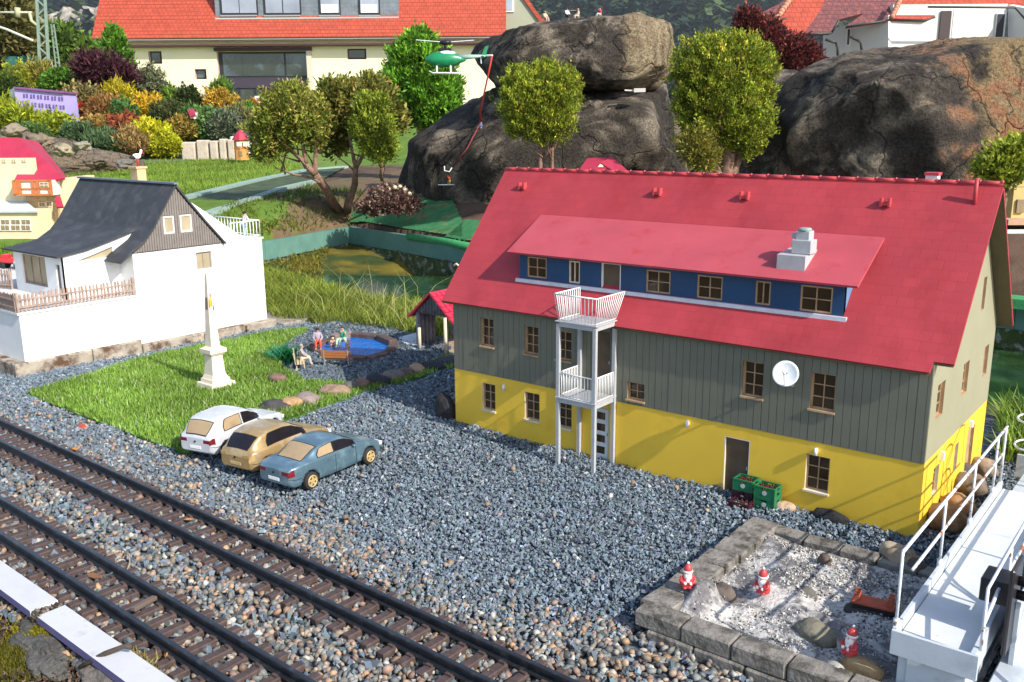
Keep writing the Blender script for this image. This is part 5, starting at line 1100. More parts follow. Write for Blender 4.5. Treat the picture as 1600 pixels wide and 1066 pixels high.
# ================================================================ bottle crates
def crate(label, x, y, z, col, group='bottle crates stacked by the brown door', rz=0.):
    t = T('bottle_crate', label, 'crate', (x, y, z), rz, group); w_, d_, h_ = .19, .15, .21; m = M('crate_%d' % int(col[1]*999), col, .45, .12, 10)
    mb = MB(); mb.box(-w_, w_, -d_, d_, 0, .02); mb.build('floor', m, t, shift=False)
    for (a, b, c_, e) in ((-w_, w_, -d_, -d_+.02), (-w_, w_, d_-.02, d_)):
        mb = MB(); mb.panel([(a, .02), (b, .02), (b, h_), (a, h_)], [[(-.06, h_-.055), (.06, h_-.055), (.06, h_-.025), (-.06, h_-.025)]], (0, c_ if c_ < 0 else e-.02, 0), (1, 0, 0), V, .02, 0)
        mb.box(a, a+.018, c_-.006 if c_ < 0 else e, c_ if c_ < 0 else e+.006, 0, h_); mb.box(b-.018, b, c_-.006 if c_ < 0 else e, c_ if c_ < 0 else e+.006, 0, h_); mb.box(a+.018, b-.018, c_-.006 if c_ < 0 else e, c_ if c_ < 0 else e+.006, h_-.02, h_); mb.build('side', m, t, shift=False)
    for s in (-1, 1):
        mb = MB(); mb.panel([(-d_+.02, .02), (d_-.02, .02), (d_-.02, h_), (-d_+.02, h_)], [[(-.05, h_-.06), (.05, h_-.06), (.05, h_-.025), (-.05, h_-.025)], [(-.05, .05), (.05, .05), (.05, .11), (-.05, .11)]], (s*(w_-(0 if s > 0 else .02)), 0, 0), (0, 1, 0), V, .02, 0); mb.build('side', m, t, shift=False)
    mb = MB(); mb.lathe([(.042, 0), (.042, .004)], (0, 0, 0), 14, 0, False, 'y'); o = mb.build('emblem', M('crate_emblem', (.45, .52, .48)), t, shift=False); o.location = (0, -d_-.006, .10)
    for i in range(4):
        for j in range(3):
            mb = MB(); mb.lathe([(.036, .02), (.036, .13), (.018, .165), (.014, .195), (.017, .2)], (-.135+i*.09, -.09+j*.09, 0), 8); mb.build('bottle', M('bottle_brown', (.10, .03, .018), .2, .2), t, shift=False)
GRN = (.012, .16, .065)
crate('lower green bottle crate of the right hand stack at the yellow wall', 7.56, -.28, .0, GRN)
crate('upper green bottle crate on top of another one at the yellow wall', 7.56, -.28, .215, GRN)
crate('dark maroon crate under the green one beside the brown door', 7.12, -.20, .0, (.05, .012, .02))
crate('green bottle crate on the maroon one right beside the brown door', 7.12, -.20, .215, GRN)
crate('open dark crate of bottles sunk in the gravel in front of the stacks', 7.2, -.52, -.09, (.05, .012, .022))

# ================================================================ white steel footbridge
FB = T('footbridge', 'pale blue white steel footbridge with rusty tube railings over the corner', 'footbridge', (11.4, -2, 0))
BW = M('bridge_white', (.50, .545, .59), .5, .06, 2, .08, 20, col2=(.40, .44, .48), c2s=1.5); BW2 = M('bridge_deck_white', (.62, .64, .64), .55, .06, 3, .1, 30, col2=(.25, .22, .20), c2lo=.66, c2hi=.72, c2s=9)
TUB = M('tube_white', (.66, .68, .72), .4, .08, 3, .1, 30, col2=(.30, .10, .03), c2lo=.57, c2hi=.62, c2s=5)
bx0, bx1, by0, by1 = 10.99, 11.86, -4.86, 1.95
def bxp(name, x0, x1, y0, y1, z0, z1, m=BW, c=.006): mb = MB(); mb.box(x0, x1, y0, y1, z0, z1, c=c); return mb.build(name, m, FB)
bxp('deck_plate', bx0+.04, bx1-.04, by0+.03, -1.2, .86, .89, BW2, .004); bxp('deck_plate', bx0+.04, bx1-.04, -1.19, .72, .86, .89, BW2, .004); bxp('deck_plate', bx0+.42, bx1+.2, .73, by1, .86, .89, BW2, .004)
bxp('side_plate', bx0-.02, bx0+.03, by0, .72, .70, 1.02); bxp('end_plate', bx0-.02, bx1+.02, by0-.04, by0, .70, 1.0); bxp('end_plate', bx0-.0, bx1+.9, by1, by1+.05, .70, 1.1)
bxp('under_beam', bx0+.15, bx1-.1, by0+.06, 1.8, .05, .84); bxp('bracket_plate', bx0+.05, bx0+.30, by0+.08, by0+.12, .3, .84)
mb = MB(); mb.poly([(bx1-.02, by0, .70), (bx1-.02, by1, .70), (bx1-.02, by1, 1.05), (bx1-.02, -3.6, 1.05), (bx1-.02, by0, 1.0)], .05, (1, 0, 0)); mb.build('side_plate', BW, FB)
bxp('inner_wall', bx1+.16, bx1+.22, -3.9, 2.6, .3, 1.25); bxp('lower_deck', bx1+.03, bx1+1.6, by0-1.2, 2.6, .25, .32, BW)
mb = MB(); mb.poly([(bx1+.03, by0-1.0, .33), (bx1+1.2, by0-1.0, .33), (bx1+1.5, 2.4, .9), (bx1+.25, 2.4, .9)], .04, (0, -.1, 1)); mb.build('sloping_plate', BW, FB)
def rail(pts, r=.022, name='handrail'): mb = MB(); mb.tube(pts, r, 8); return mb.build(name, TUB, FB)
xl = bx0+.0; zt2, zm = 1.92, 1.50
for y in (-4.80, -2.95, -1.35, .10): rail([(xl, y, .98), (xl, y, zt2)], .018, 'railing_post'); mb = MB(); mb.tube([(xl, y, .97), (xl, y, 1.10)], .034, 8); mb.build('post_socket', TUB, FB)
rail([(xl, -4.80, zt2), (xl, .72, zt2)]); rail([(xl, -4.3, zm), (xl, .60, zm)], .02)
rail([(xl, .66, .98), (xl, .66, 1.94)], .018, 'railing_post')
xr2 = bx1+.0
for y in (-4.72, -3.5, -2.0): rail([(xr2, y, .98), (xr2, y, 1.72)], .018, 'railing_post')
rail([(xr2, -4.72, 1.72), (xr2, 2.4, 1.90)], .018); rail([(xr2, -4.72, 1.30), (xr2, -4.1, 1.42), (xr2, 2.2, 1.46)], .02)
rail([(bx1+.55, -4.6, .4), (bx1+.35, -3.2, 1.6), (bx1+.2, -2.2, 2.1)], .02); rail([(bx1+.75, -4.8, .3), (bx1+.60, -3.2, 1.9)], .02)
# ladder with safety hoops at the far end
lx, ly = bx0+.42, 1.15
for dx_ in (-.0, .17): rail([(lx+dx_-.06, ly, -.1), (lx+dx_-.03, ly, 1.9)], .018, 'ladder_stile')
for z in (.1, .35, .6, .85, 1.1): rail([(lx-.05, ly, z), (lx+.13, ly, z)], .012, 'ladder_rung')
for z in (1.45, 1.90): rail([(lx-.06+.0, ly+.0, z)]+[(lx-.18-.22*math.sin(a), ly+.15-.35*math.cos(a)*.9+.15, z) for a in [math.pi*i/10 for i in range(0, 11)]]+[(lx+.12, ly+.3, z)], .018, 'ladder_hoop')
rail([(lx+.12, ly+.2, .3), (lx+.12, ly+.2, 2.0), (lx+.22, ly+1.0, 2.5), (lx+.35, ly+1.3, 2.55), (lx+.9, ly+1.35, 2.2)], .018); rail([(lx+.12, ly+.2, 1.9), (lx+1.5, ly+.6, 1.9)], .018)
# black signal plate with lamp hoods hanging on the railing
sg = T('signal_box', 'black signal box with a tall black backing plate and lamps on the bridge railing', 'signal', (12.1, -3.7, 1.1))
BK = M('signal_black', (.015, .014, .017), .4, .2, 5, .05, 30)
mb = MB(); mb.box(11.98, 12.03, -4.25, -3.72, .72, 1.78, c=.02); mb.build('backing_plate', BK, sg)
mb = MB(); mb.box(11.66, 11.975, -4.02, -3.62, 1.22, 1.50, c=.012); mb.build('housing', BK, sg)
for i, z in enumerate((1.55, 1.38)):
    mb = MB(); mb.lathe([(.055, 0), (.06, .10), (.07, .20)], (12.03, -3.95, z), 12, 0, True, 'x'); h_ = mb.build('lamp_hood', BK, sg); mb = MB(); mb.lathe([(.05, 0), (.045, .02), (.02, .03)], (12.032, -3.95, z), 12, 0, True, 'x'); mb.build('lamp_lens', M('lens', (.5, .4, .2), .2), h_)
# ================================================================ behind the pond
def Vp(px, py, d):
    "point on the survey ray at horizontal distance d ahead of the camera"
    r = FW+RT*((px-800)/FPX)-UP*((py-533)/FPX); return CAMC+r*(d/r.dot(FH))
TEAL = M('teal_wall_paint', (.10, .22, .18), .7, .12, 1.2, .2, 12, col2=(.17, .25, .21), c2s=1.0, c2lo=.55, c2hi=.75)
MOSS = M('mossy_stone', (.05, .075, .02), .95, .3, 3, .9, 8, col2=(.24, .23, .20), c2s=2.2, c2lo=.52, c2hi=.60)
PW = T('pond_wall', 'teal painted retaining wall with mossy stone foot around the pond', 'retaining wall', (-30, 24, 0))
wpts = [Vector((-29.2, 13.5, 0)), G(410, 378, .2), G(545, 354, .2), G(640, 368, .2), G(735, 384, .2), Vector((7.35, 22.5, 0)), Vector((40, 22.1, 0))]
for p in wpts: p.z = 0
for a, b in zip(wpts, wpts[1:]):
    d = (b-a); L = d.length; n = max(1, round(L/6)); d.normalize()
    for i in range(n):
        p = a+d*(L*i/n+.01); q = a+d*(L*(i+1)/n-.01); mb = MB(); mb.obox(p+Vector((0, 0, -.32)), q+Vector((0, 0, -.32)), .3, 1.06); mb.build('wall_panel', TEAL, PW)
nb = Vector((0, -1, 0))
for k, (a, b) in enumerate(zip(wpts[1:], wpts[2:])):
    d = (b-a); L = d.length; d.normalize(); nn = Vector((d.y, -d.x, 0)); nn = nn if nn.dot(CAMC-a) > 0 else -nn; nx = max(2, int(L/.25)); vs = []
    for i in range(nx+1):
        for j in range(9):
            p = a+d*(L*i/nx)+nn*(.17+.05*j/8); z = -.85-1.8*j/8; h_ = noise.fractal(Vector((p.x*1.3, p.y*1.3, z*2)), 1, 2, 4)*.14; p = p+nn*(h_+.05); vs.append((p.x, p.y, z+(.12*noise.noise(p*1.7) if j == 0 else 0)))
    fs = [(i*9+j, (i+1)*9+j, (i+1)*9+j+1, i*9+j+1) for i in range(nx) for j in range(8)]; mb = MB(); mb.add(vs, fs, 0, True); mb.build('mossy_foot', MOSS, PW)
# green turf mat behind the wall
def drape(name, pxpoly, mat, dz, label, cat, res=.3, kind=None, th=0):
    pts = [tuple(GP(*q)[:2]) for q in pxpoly]; p = np.array(pts); lo = p.min(0); hi = p.max(0); nx = max(4, int((hi[0]-lo[0])/res)); ny = max(4, int((hi[1]-lo[1])/res))
    X, Y = np.meshgrid(np.linspace(lo[0], hi[0], nx), np.linspace(lo[1], hi[1], ny), indexing='ij'); Z = terr(X, Y)+dz; cx = (X[:-1, :-1]+X[1:, 1:])/2; cy = (Y[:-1, :-1]+Y[1:, 1:])/2
    k = inpoly(cx, cy, pts); i, j = np.nonzero(k); f = np.stack([i*ny+j, (i+1)*ny+j, (i+1)*ny+j+1, i*ny+j+1], 1)
    used, inv = np.unique(f, return_inverse=True); P3 = np.stack([X, Y, Z], -1).reshape(-1, 3)[used]; o = link(name, np_mesh(name, P3, inv.reshape(-1, 4), mat, None, True))
    o['label'] = label
    if cat: o['category'] = cat
    if kind: o['kind'] = kind
    return o
TURF2 = M('turf_green_dull', (.035, .17, .06), .95, .25, 2, .5, 30, col2=(.16, .17, .06), c2s=.7, c2lo=.52, c2hi=.64)
drape('turf_mat', [(640, 300), (695, 305), (722, 345), (722, 372), (640, 360), (575, 349), (552, 346), (600, 338), (650, 328)], TURF2, .08, 'dull green artificial turf behind the teal wall in front of the rocks', 'turf mat', .09)
drape('turf_mat', [(695, 372), (728, 345), (760, 348), (760, 386), (720, 382)], TURF2, .08, 'small green turf piece beside the red roof edge behind the teal wall', 'turf mat', .09)
drape('turf_mat', [(555, 330), (580, 308), (600, 312), (570, 348), (545, 352)], TURF2, .09, 'narrow green turf strip beside the tree trunks', 'turf mat', .09)
mb = MB(); mb.obox(G(1552, 470, .2)+Vector((0, -.1, .05)), Vector((20, 22.3, .25)), .9, .35); tag(mb.build('turf_mat', M('turf_bright', (.05, .28, .10), .9, .2, 6, .8, 20)), 'bright green turf hanging over the wall beyond the gable', 'turf mat')
tp = [G(*q, .22) for q in ((640, 368), (700, 377), (760, 389))]
mb = MB(); mb.tube([Vector((p.x, p.y-.1, .18)) for p in tp], .22, 8); tag(mb.build('turf_edge', MATS['turf_bright']), 'bright green turf edge rolled over the teal wall', 'turf edge')
# little canal
can_u = [GP(*q) for q in ((255, 318), (300, 309), (400, 284), (480, 267), (540, 262))]; can_l = [GP(*q) for q in ((255, 350), (320, 338), (400, 312), (440, 297), (500, 283))]
mb = MB(); vs = [(p.x, p.y, p.z+.06) for p in can_u+can_l]; mb.add(vs, [(i, i+1, i+6, i+5) for i in range(4)]); o = mb.build('canal_water', water_mat('canal_green_water', (.035, .055, .012), .8)); o['label'] = 'narrow strip of green canal water in the meadow'; struct(o)
cn = T('canal_edging', 'pale teal concrete edges of the little canal in the meadow', 'canal edging', can_u[0])
CT = M('canal_concrete', (.26, .36, .30), .8, .15, 2, .2, 10)
for L_, w_ in ((can_u, .9), (can_l, .7)):
    for a, b in zip(L_, L_[1:]): mb = MB(); mb.obox(a+Vector((0, 0, .05)), b+Vector((0, 0, .05)), w_, .3); mb.build('edge_block', CT, cn)
# path, stone wall and rail in front of the garden
drape('path', [(100, 262), (220, 250), (300, 243), (400, 236), (420, 240), (400, 246), (300, 252), (220, 258), (110, 270)], M('path_grey', (.14, .14, .14), .9, .15, 1), .1, 'grey asphalt path below the rock garden', None, 1.0, 'structure')
mb = MB(); pts = [GP(*q)+Vector((0, 0, .35)) for q in ((298, 250), (330, 245), (372, 240))]
for a, b in zip(pts, pts[1:]): mb.obox(a, b, .3, .3)
tag(mb.build('white_pipe', WHITE), 'white pipe lying along the path beside the orange tower', 'pipe')
st = T('block_wall', 'low wall of pale upright sandstone blocks behind the path', 'wall', Vp(330, 240, 118))
for i, (x0, x1, y0) in enumerate(((286, 309, 222), (310, 329, 219), (330, 344, 220), (345, 357, 217), (358, 371, 218))):
    a = Vp(x0, 242, 119); b = Vp(x1, 242, 119); t_ = Vp(x0, y0, 119); mb = MB(); w_ = (b-a).length/2-.05; c_ = (a+b)/2; hz_ = (t_.z-a.z)/2+.4
    mb.cbox(c_.x, c_.y, (t_.z+a.z)/2-.4, w_, .8, hz_, .15, 0, Matrix.Rotation(-YAW, 3, 'Z')); mb.build('stone_block', M('sand_block', (.48, .41, .32), .9, .15, 1, .4, 4), st)

# ================================================================ rocks
def rockinf(name, label, outline, d, thick, tint, seed, sub_=6, amp=.05, flatb=.75, cat='rock'):
    cx = sum(p[0] for p in outline)/len(outline); cy = sum(p[1] for p in outline)/len(outline); sc = d/FPX*1.0
    ol = [((x-cx)*sc, -(y-cy)*sc) for x, y in outline]; tab = []
    for k in range(360):
        th = math.radians(k-180); dx, dy = math.cos(th), math.sin(th); best = .1
        for (x1, y1), (x2, y2) in zip(ol, ol[1:]+ol[:1]):
            ex, ey = x2-x1, y2-y1; den = dx*ey-dy*ex
            if abs(den) < 1e-9: continue
            t_ = (x1*ey-y1*ex)/den; u = (x1*dy-y1*dx)/den
            if t_ > 0 and -1e-6 <= u <= 1+1e-6: best = max(best, t_)
        tab.append(best)
    tab = np.array(tab); tab = np.convolve(np.concatenate([tab[-2:], tab, tab[:2]]), [.1, .2, .4, .2, .1], 'valid')
    bm = bmesh.new(); bmesh.ops.create_icosphere(bm, subdivisions=sub_, radius=1); me = bpy.data.meshes.new(name); bm.to_mesh(me); bm.free()
    n = len(me.vertices); co = np.empty(n*3); me.vertices.foreach_get('co', co); co = co.reshape(-1, 3)
    rho = np.sqrt(co[:, 0]**2+co[:, 2]**2); th = np.degrees(np.arctan2(co[:, 2], co[:, 0]))+180; R = np.interp(th, np.arange(361), np.append(tab, tab[0])); rp = rho**flatb
    la = R*rp*np.cos(np.radians(th-180)); lz = R*rp*np.sin(np.radians(th-180)); ly = np.sign(co[:, 1])*np.abs(co[:, 1])**.7*thick/2
    c0 = Vp(cx, cy, d); q3 = np.stack([la/size0, ly/(thick/2), lz/size0], 1) if (size0 := tab.mean()) else None; rg = np.random.default_rng(seed+100)
    for _ in range(34):
        pn = rg.normal(size=3); pn[1] = -abs(pn[1])*1.2; pn /= np.linalg.norm(pn); dt = q3 @ pn; hmax = np.quantile(dt, .995); hh_ = hmax*rg.uniform(.84, .97); ex = np.clip(dt-hh_, 0, None); q3 = q3-pn[None]*(ex*.93)[:, None]
    la, ly, lz = q3[:, 0]*size0*1.11, q3[:, 1]*thick/2*1.05, q3[:, 2]*size0*1.07
    W3 = np.stack([c0.x+la*RH.x+ly*FH.x, c0.y+la*RH.y+ly*FH.y, c0.z+lz], 1); size = tab.mean()
    nrm = W3-np.array(c0); nrm /= np.linalg.norm(nrm, axis=1)[:, None]; f1 = 2.2/size; disp = np.empty(n); crack = np.empty(n); big = np.empty(n)
    for i in range(n):
        v = Vector(W3[i])*f1; v2 = v+Vector((noise.noise(v*2), noise.noise(v*2+Vector((9, 0, 0))), noise.noise(v*2+Vector((0, 9, 0)))))*.35; disp[i] = noise.hetero_terrain(v, .75, 2.1, 8, .4)-.6; vd = noise.voronoi(v2*1.3+Vector((seed, 0, 0)))[0]; crack[i] = vd[1]-vd[0]; big[i] = noise.fractal(v*1.6+Vector((seed*2, 0, 0)), .6, 2.2, 8)
    W3 = W3+nrm*((disp*amp*.6+(np.clip(crack, 0, .07)-.07)*amp*2.2+big*amp*.25)*size)[:, None]
    me.vertices.foreach_set('co', W3.astype(np.float32).ravel()); me.polygons.foreach_set('use_smooth', np.ones(len(me.polygons), bool)); me.update()
    c = tint(la/size, lz/size, big, disp, crack); a = me.color_attributes.new('tint', 'FLOAT_COLOR', 'POINT'); cc = np.ones((n, 4), np.float32); cc[:, :3] = np.clip(c, .004, .8); a.data.foreach_set('color', cc.ravel())
    me.materials.append(ROCKM); o = link(name, me); return tag(o, label, cat, 'big sandstone rocks behind the pond')
ROCKM = Mcol('rock_tint', .92, .2, bump=1., bs=3.5)
_n = ROCKM.node_tree; _g = _n.nodes.new('ShaderNodeNewGeometry'); _t = _n.nodes.new('ShaderNodeTexNoise'); _t.inputs['Scale'].default_value = 7; _t.inputs['Detail'].default_value = 12; _t.inputs['Roughness'].default_value = .75; _n.links.new(_g.outputs['Position'], _t.inputs[0])
_r = _n.nodes.new('ShaderNodeMapRange'); _r.inputs[1].default_value = .32; _r.inputs[2].default_value = .72; _r.inputs[3].default_value = .25; _r.inputs[4].default_value = 2.3; _n.links.new(_t.outputs[0], _r.inputs[0])
_s = _n.nodes.new('ShaderNodeVectorMath'); _s.operation = 'SCALE'; _b = _n.nodes['Principled BSDF']; _n.links.new(_b.inputs['Base Color'].links[0].from_socket, _s.inputs[0]); _n.links.new(_r.outputs[0], _s.inputs[3]); _n.links.new(_s.outputs[0], _b.inputs['Base Color'])
_bp = [x for x in _n.nodes if x.type == 'BUMP'][0]; _n.links.new(_t.outputs[0], _bp.inputs['Height']); _bp.inputs['Distance'].default_value = .5
_ns = _n.nodes.new('ShaderNodeTexNoise'); _ns.inputs['Scale'].default_value = .5; _ns.inputs['Detail'].default_value = 6; _n.links.new(_g.outputs['Position'], _ns.inputs[0]); _va = _n.nodes.new('ShaderNodeVectorMath'); _va.operation = 'MULTIPLY_ADD'; _va.inputs[1].default_value = (3.5,)*3; _n.links.new(_ns.outputs['Color'], _va.inputs[0]); _n.links.new(_g.outputs['Position'], _va.inputs[2])
_vo = _n.nodes.new('ShaderNodeTexVoronoi'); _vo.feature = 'DISTANCE_TO_EDGE'; _vo.inputs['Scale'].default_value = .22; _n.links.new(_va.outputs[0], _vo.inputs[0]); _vm = _n.nodes.new('ShaderNodeMapRange'); _vm.inputs[2].default_value = .022; _vm.inputs[3].default_value = .3; _n.links.new(_vo.outputs['Distance'], _vm.inputs[0])
_s2 = _n.nodes.new('ShaderNodeVectorMath'); _s2.operation = 'SCALE'; _n.links.new(_s.outputs[0], _s2.inputs[0]); _n.links.new(_vm.outputs[0], _s2.inputs[3]); _n.links.new(_s2.outputs[0], _b.inputs['Base Color'])
_ma = _n.nodes.new('ShaderNodeMath'); _ma.operation = 'MULTIPLY'; _n.links.new(_t.outputs[0], _ma.inputs[0]); _n.links.new(_vm.outputs[0], _ma.inputs[1]); _n.links.new(_ma.outputs[0], _bp.inputs['Height'])
def A3(*c): return np.array(c)
def mixc(a, b, t): t = np.clip(t, 0, 1)[:, None]; return a*(1-t)+b*t
def tint_dark(x, z, big, dp, cr):
    c = mixc(A3(.068, .057, .047), A3(.15, .125, .10), (big+.1)*2); c = mixc(c, A3(.30, .25, .19), (big-.22)*3); return c*(.7+1.5*np.clip(cr, 0, .22))[:, None]
def tint_slab(x, z, big, dp, cr):
    c = tint_dark(x, z, big, dp, cr); st_ = np.array([noise.noise(Vector((a*16, b*1.2, 3))) for a, b in zip(x, z)]); tan_ = mixc(A3(.40, .32, .20), A3(.20, .14, .09), st_*2+.2); return mixc(c, tan_, (x-.50)*7+st_*1.2)
def tint_right(x, z, big, dp, cr):
    c = tint_dark(x, z, big, dp, cr)*1.05; tan_ = mixc(A3(.30, .22, .12), A3(.34, .17, .09), big*4); c = mixc(c, tan_, (x-.10+z*.15+big*.6)*5); return mixc(c, A3(.17, .14, .11), (z-.55+big*.6)*3)
def tint_tan(x, z, big, dp, cr): return mixc(A3(.26, .20, .14), A3(.15, .12, .09), big*3)
r1 = rockinf('rock', 'dark grey lower sandstone rock with rescue figures on its face', [(596, 330), (600, 262), (640, 218), (700, 178), (742, 158), (900, 148), (960, 150), (985, 138), (1030, 146), (1060, 170), (1070, 215), (1072, 330), (900, 380), (700, 370)], 64, 16, tint_dark, 1, amp=.09)
r2 = rockinf('rock', 'big overhanging dark sandstone slab with tan streaked end and picnic figures on top', [(734, 76), (760, 60), (850, 51), (930, 43), (990, 35), (1030, 37), (1055, 62), (1060, 100), (1042, 128), (1016, 142), (990, 134), (955, 140), (880, 146), (790, 152), (748, 148), (737, 110)], 62, 13, tint_slab, 2, amp=.075, flatb=.6)
r3 = rockinf('rock', 'huge rounded brown black sandstone boulder behind the red roof', [(1180, 340), (1188, 240), (1205, 182), (1240, 142), (1286, 112), (1340, 98), (1395, 84), (1450, 72), (1505, 76), (1560, 92), (1615, 112), (1655, 180), (1660, 340), (1400, 380)], 50, 13, tint_right, 3, amp=.09)
r4 = rockinf('rock', 'grey rock mass in the gap behind the round evergreen tree', [(1035, 330), (1040, 190), (1070, 130), (1130, 112), (1200, 112), (1240, 125), (1260, 330)], 72, 12, tint_dark, 4, 5)
r5 = rockinf('rock', 'tan rock at the right edge casting a shadow over the boulder', [(1596, 300), (1584, 200), (1592, 110), (1640, 40), (1700, -40), (1800, 60), (1850, 300)], 50, 7, tint_tan, 5, 5)
r6 = rockinf('rock', 'pale brown rocky slope under the juniper behind the crimson villa', [(-60, 212), (20, 208), (80, 222), (130, 236), (175, 248), (222, 260), (215, 272), (100, 290), (-60, 300)], 98, 14, tint_tan, 6, 6, amp=.2)
# ================================================================ foliage
FOL = Mcol('foliage_tint', .6, .25, .25)
def leaves(name, blobs, n, L, Wd, cols, seed, parent, shape='ell', fan=4, upb=.5, hollow=.35, gap=.26, spread=.55, plume=0, plen=.45):
    "blobs: (centre, rx, ry, rz); leaf diamonds gathered in small sprays"
    r = np.random.default_rng(seed); out = []; tc = []
    vol = np.array([b[1]*b[2]*b[3] for b in blobs])**.67; cnt = (n*vol/vol.sum()/fan).astype(int)
    for (c, rx, ry, rz), m in zip(blobs, cnt):
        d = r.normal(size=(m, 3)); d /= np.linalg.norm(d, axis=1)[:, None]
        u = hollow+(1-hollow)*r.random(m)**.45
        lob = r.normal(size=(14, 3)); lob /= np.linalg.norm(lob, axis=1)[:, None]; bump = np.clip((d @ lob.T-.75)*4, 0, 1).max(1)
        rad = u*(.80+.26*bump+.10*r.normal(size=m))
        if shape == 'cone': h = d[:, 2]; k = np.sqrt(np.clip((1-h)/2, 0.0, 1)); pos = np.stack([d[:, 0]/np.maximum(np.hypot(d[:, 0], d[:, 1]), .01)*k*rad*rx, d[:, 1]/np.maximum(np.hypot(d[:, 0], d[:, 1]), .01)*k*rad*ry, h*rz], 1)
        elif shape == 'egg': k = np.where(d[:, 2] > 0, 1-.25*d[:, 2], 1.0); pos = d*rad[:, None]*np.array([rx, ry, rz])*np.stack([k, k, np.ones(m)], 1)
        else: pos = d*rad[:, None]*np.array([rx, ry, rz])
        if plume:
            nc = max(8, int(m/plume)); ci = r.integers(0, nc, m); cp = pos[:nc]; cd_ = d[:nc]+np.array([0, 0, upb])*.9; cd_ /= np.linalg.norm(cd_, axis=1)[:, None]; sz_ = plen*min(rx, rz)*r.uniform(.6, 1.25, nc)
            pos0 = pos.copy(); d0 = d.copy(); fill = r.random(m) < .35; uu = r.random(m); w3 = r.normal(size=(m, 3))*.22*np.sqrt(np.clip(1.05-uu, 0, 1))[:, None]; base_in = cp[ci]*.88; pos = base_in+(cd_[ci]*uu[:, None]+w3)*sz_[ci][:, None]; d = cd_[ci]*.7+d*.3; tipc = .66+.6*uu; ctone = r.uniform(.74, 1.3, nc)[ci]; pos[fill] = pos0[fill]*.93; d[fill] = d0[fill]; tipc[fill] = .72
        else: tipc = np.ones(m); ctone = np.ones(m)
        cell = np.floor(pos/(.33*max(rx, rz))+50).astype(int); hs = ((cell[:, 0]*73+cell[:, 1]*151+cell[:, 2]*271+seed*31) % 97)/97.
        keep = (hs > gap) | (rad < .75); pos = pos[keep]; d = d[keep]; hs = hs[keep]; tipc = tipc[keep]*ctone[keep]; m = len(pos)
        P0 = pos+np.array(c); dirn = d*.8+np.array([0, 0, upb])+r.normal(size=(m, 3))*.3; dirn /= np.linalg.norm(dirn, axis=1)[:, None]
        tt = r.random((m, 1)); base = np.array(cols[0])*(1-tt)+np.array(cols[1])*tt
        if len(cols) > 2: q = r.random(m) < .16; base[q] = np.array(cols[2])
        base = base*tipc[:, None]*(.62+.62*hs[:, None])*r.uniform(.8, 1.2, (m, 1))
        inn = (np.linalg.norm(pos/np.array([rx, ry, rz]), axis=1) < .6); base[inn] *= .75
        for k in range(fan):
            q = r.normal(size=(m, 3))*spread; dd = dirn+q; dd /= np.linalg.norm(dd, axis=1)[:, None]; s = np.cross(dd, r.normal(size=(m, 3))); s /= np.maximum(np.linalg.norm(s, axis=1), 1e-6)[:, None]
            ll = (L*r.uniform(.6, 1.3, m))[:, None]; b0 = P0+dirn*ll*.25*k+r.normal(size=(m, 3))*L*.35; w_ = ll*Wd/L/2
            out.append(np.stack([b0, b0+dd*ll*.5+s*w_, b0+dd*ll, b0+dd*ll*.5-s*w_], 1)); tc.append(base*r.uniform(.85, 1.15, (m, 1)))
    V = np.concatenate(out).reshape(-1, 3); C_ = np.repeat(np.concatenate(tc), 4, 0); n_ = len(V)//4; F_ = np.arange(n_*4).reshape(-1, 4)
    if parent is not None: V = V-np.array(wl(parent))
    o = link(name, np_mesh(name, V, F_, FOL, np.clip(C_, 0, .9)), parent); return o
BARK = M('bark_reddish', (.24, .145, .10), .9, .25, 6, .5, 18, col2=(.13, .08, .06), c2s=5)
BARKD = M('bark_dark', (.06, .045, .035), .9, .3, 5, .5, 15)
def wig(a, b, n, j, s=0):
    random.seed(s); a = Vector(a); b = Vector(b); L = (b-a).length; return [a.lerp(b, i/n)+(Vector((random.uniform(-j, j), random.uniform(-j, j), random.uniform(-j, j)*.4))*L if 0 < i < n else Vector((0, 0, 0))) for i in range(n+1)]
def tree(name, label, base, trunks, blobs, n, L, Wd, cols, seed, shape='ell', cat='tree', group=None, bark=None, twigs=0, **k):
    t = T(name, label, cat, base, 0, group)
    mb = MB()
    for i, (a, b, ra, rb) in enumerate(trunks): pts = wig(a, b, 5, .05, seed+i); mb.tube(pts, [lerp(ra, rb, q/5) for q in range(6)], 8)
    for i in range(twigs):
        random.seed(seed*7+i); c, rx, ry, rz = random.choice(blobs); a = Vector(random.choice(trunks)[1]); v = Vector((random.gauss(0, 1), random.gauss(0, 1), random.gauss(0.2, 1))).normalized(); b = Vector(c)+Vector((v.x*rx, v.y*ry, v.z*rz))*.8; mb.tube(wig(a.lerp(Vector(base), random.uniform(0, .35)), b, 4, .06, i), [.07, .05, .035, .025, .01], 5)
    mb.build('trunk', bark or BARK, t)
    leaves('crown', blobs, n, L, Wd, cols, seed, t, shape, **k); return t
def blob(px, py, d, rx, ry, k=1.): s = d/FPX; return (Vp(px, py, d), rx*s, min(rx, ry*1.2)*s*k, ry*s)
THU = ((.05, .10, .008), (.36, .43, .03), (.55, .48, .06))
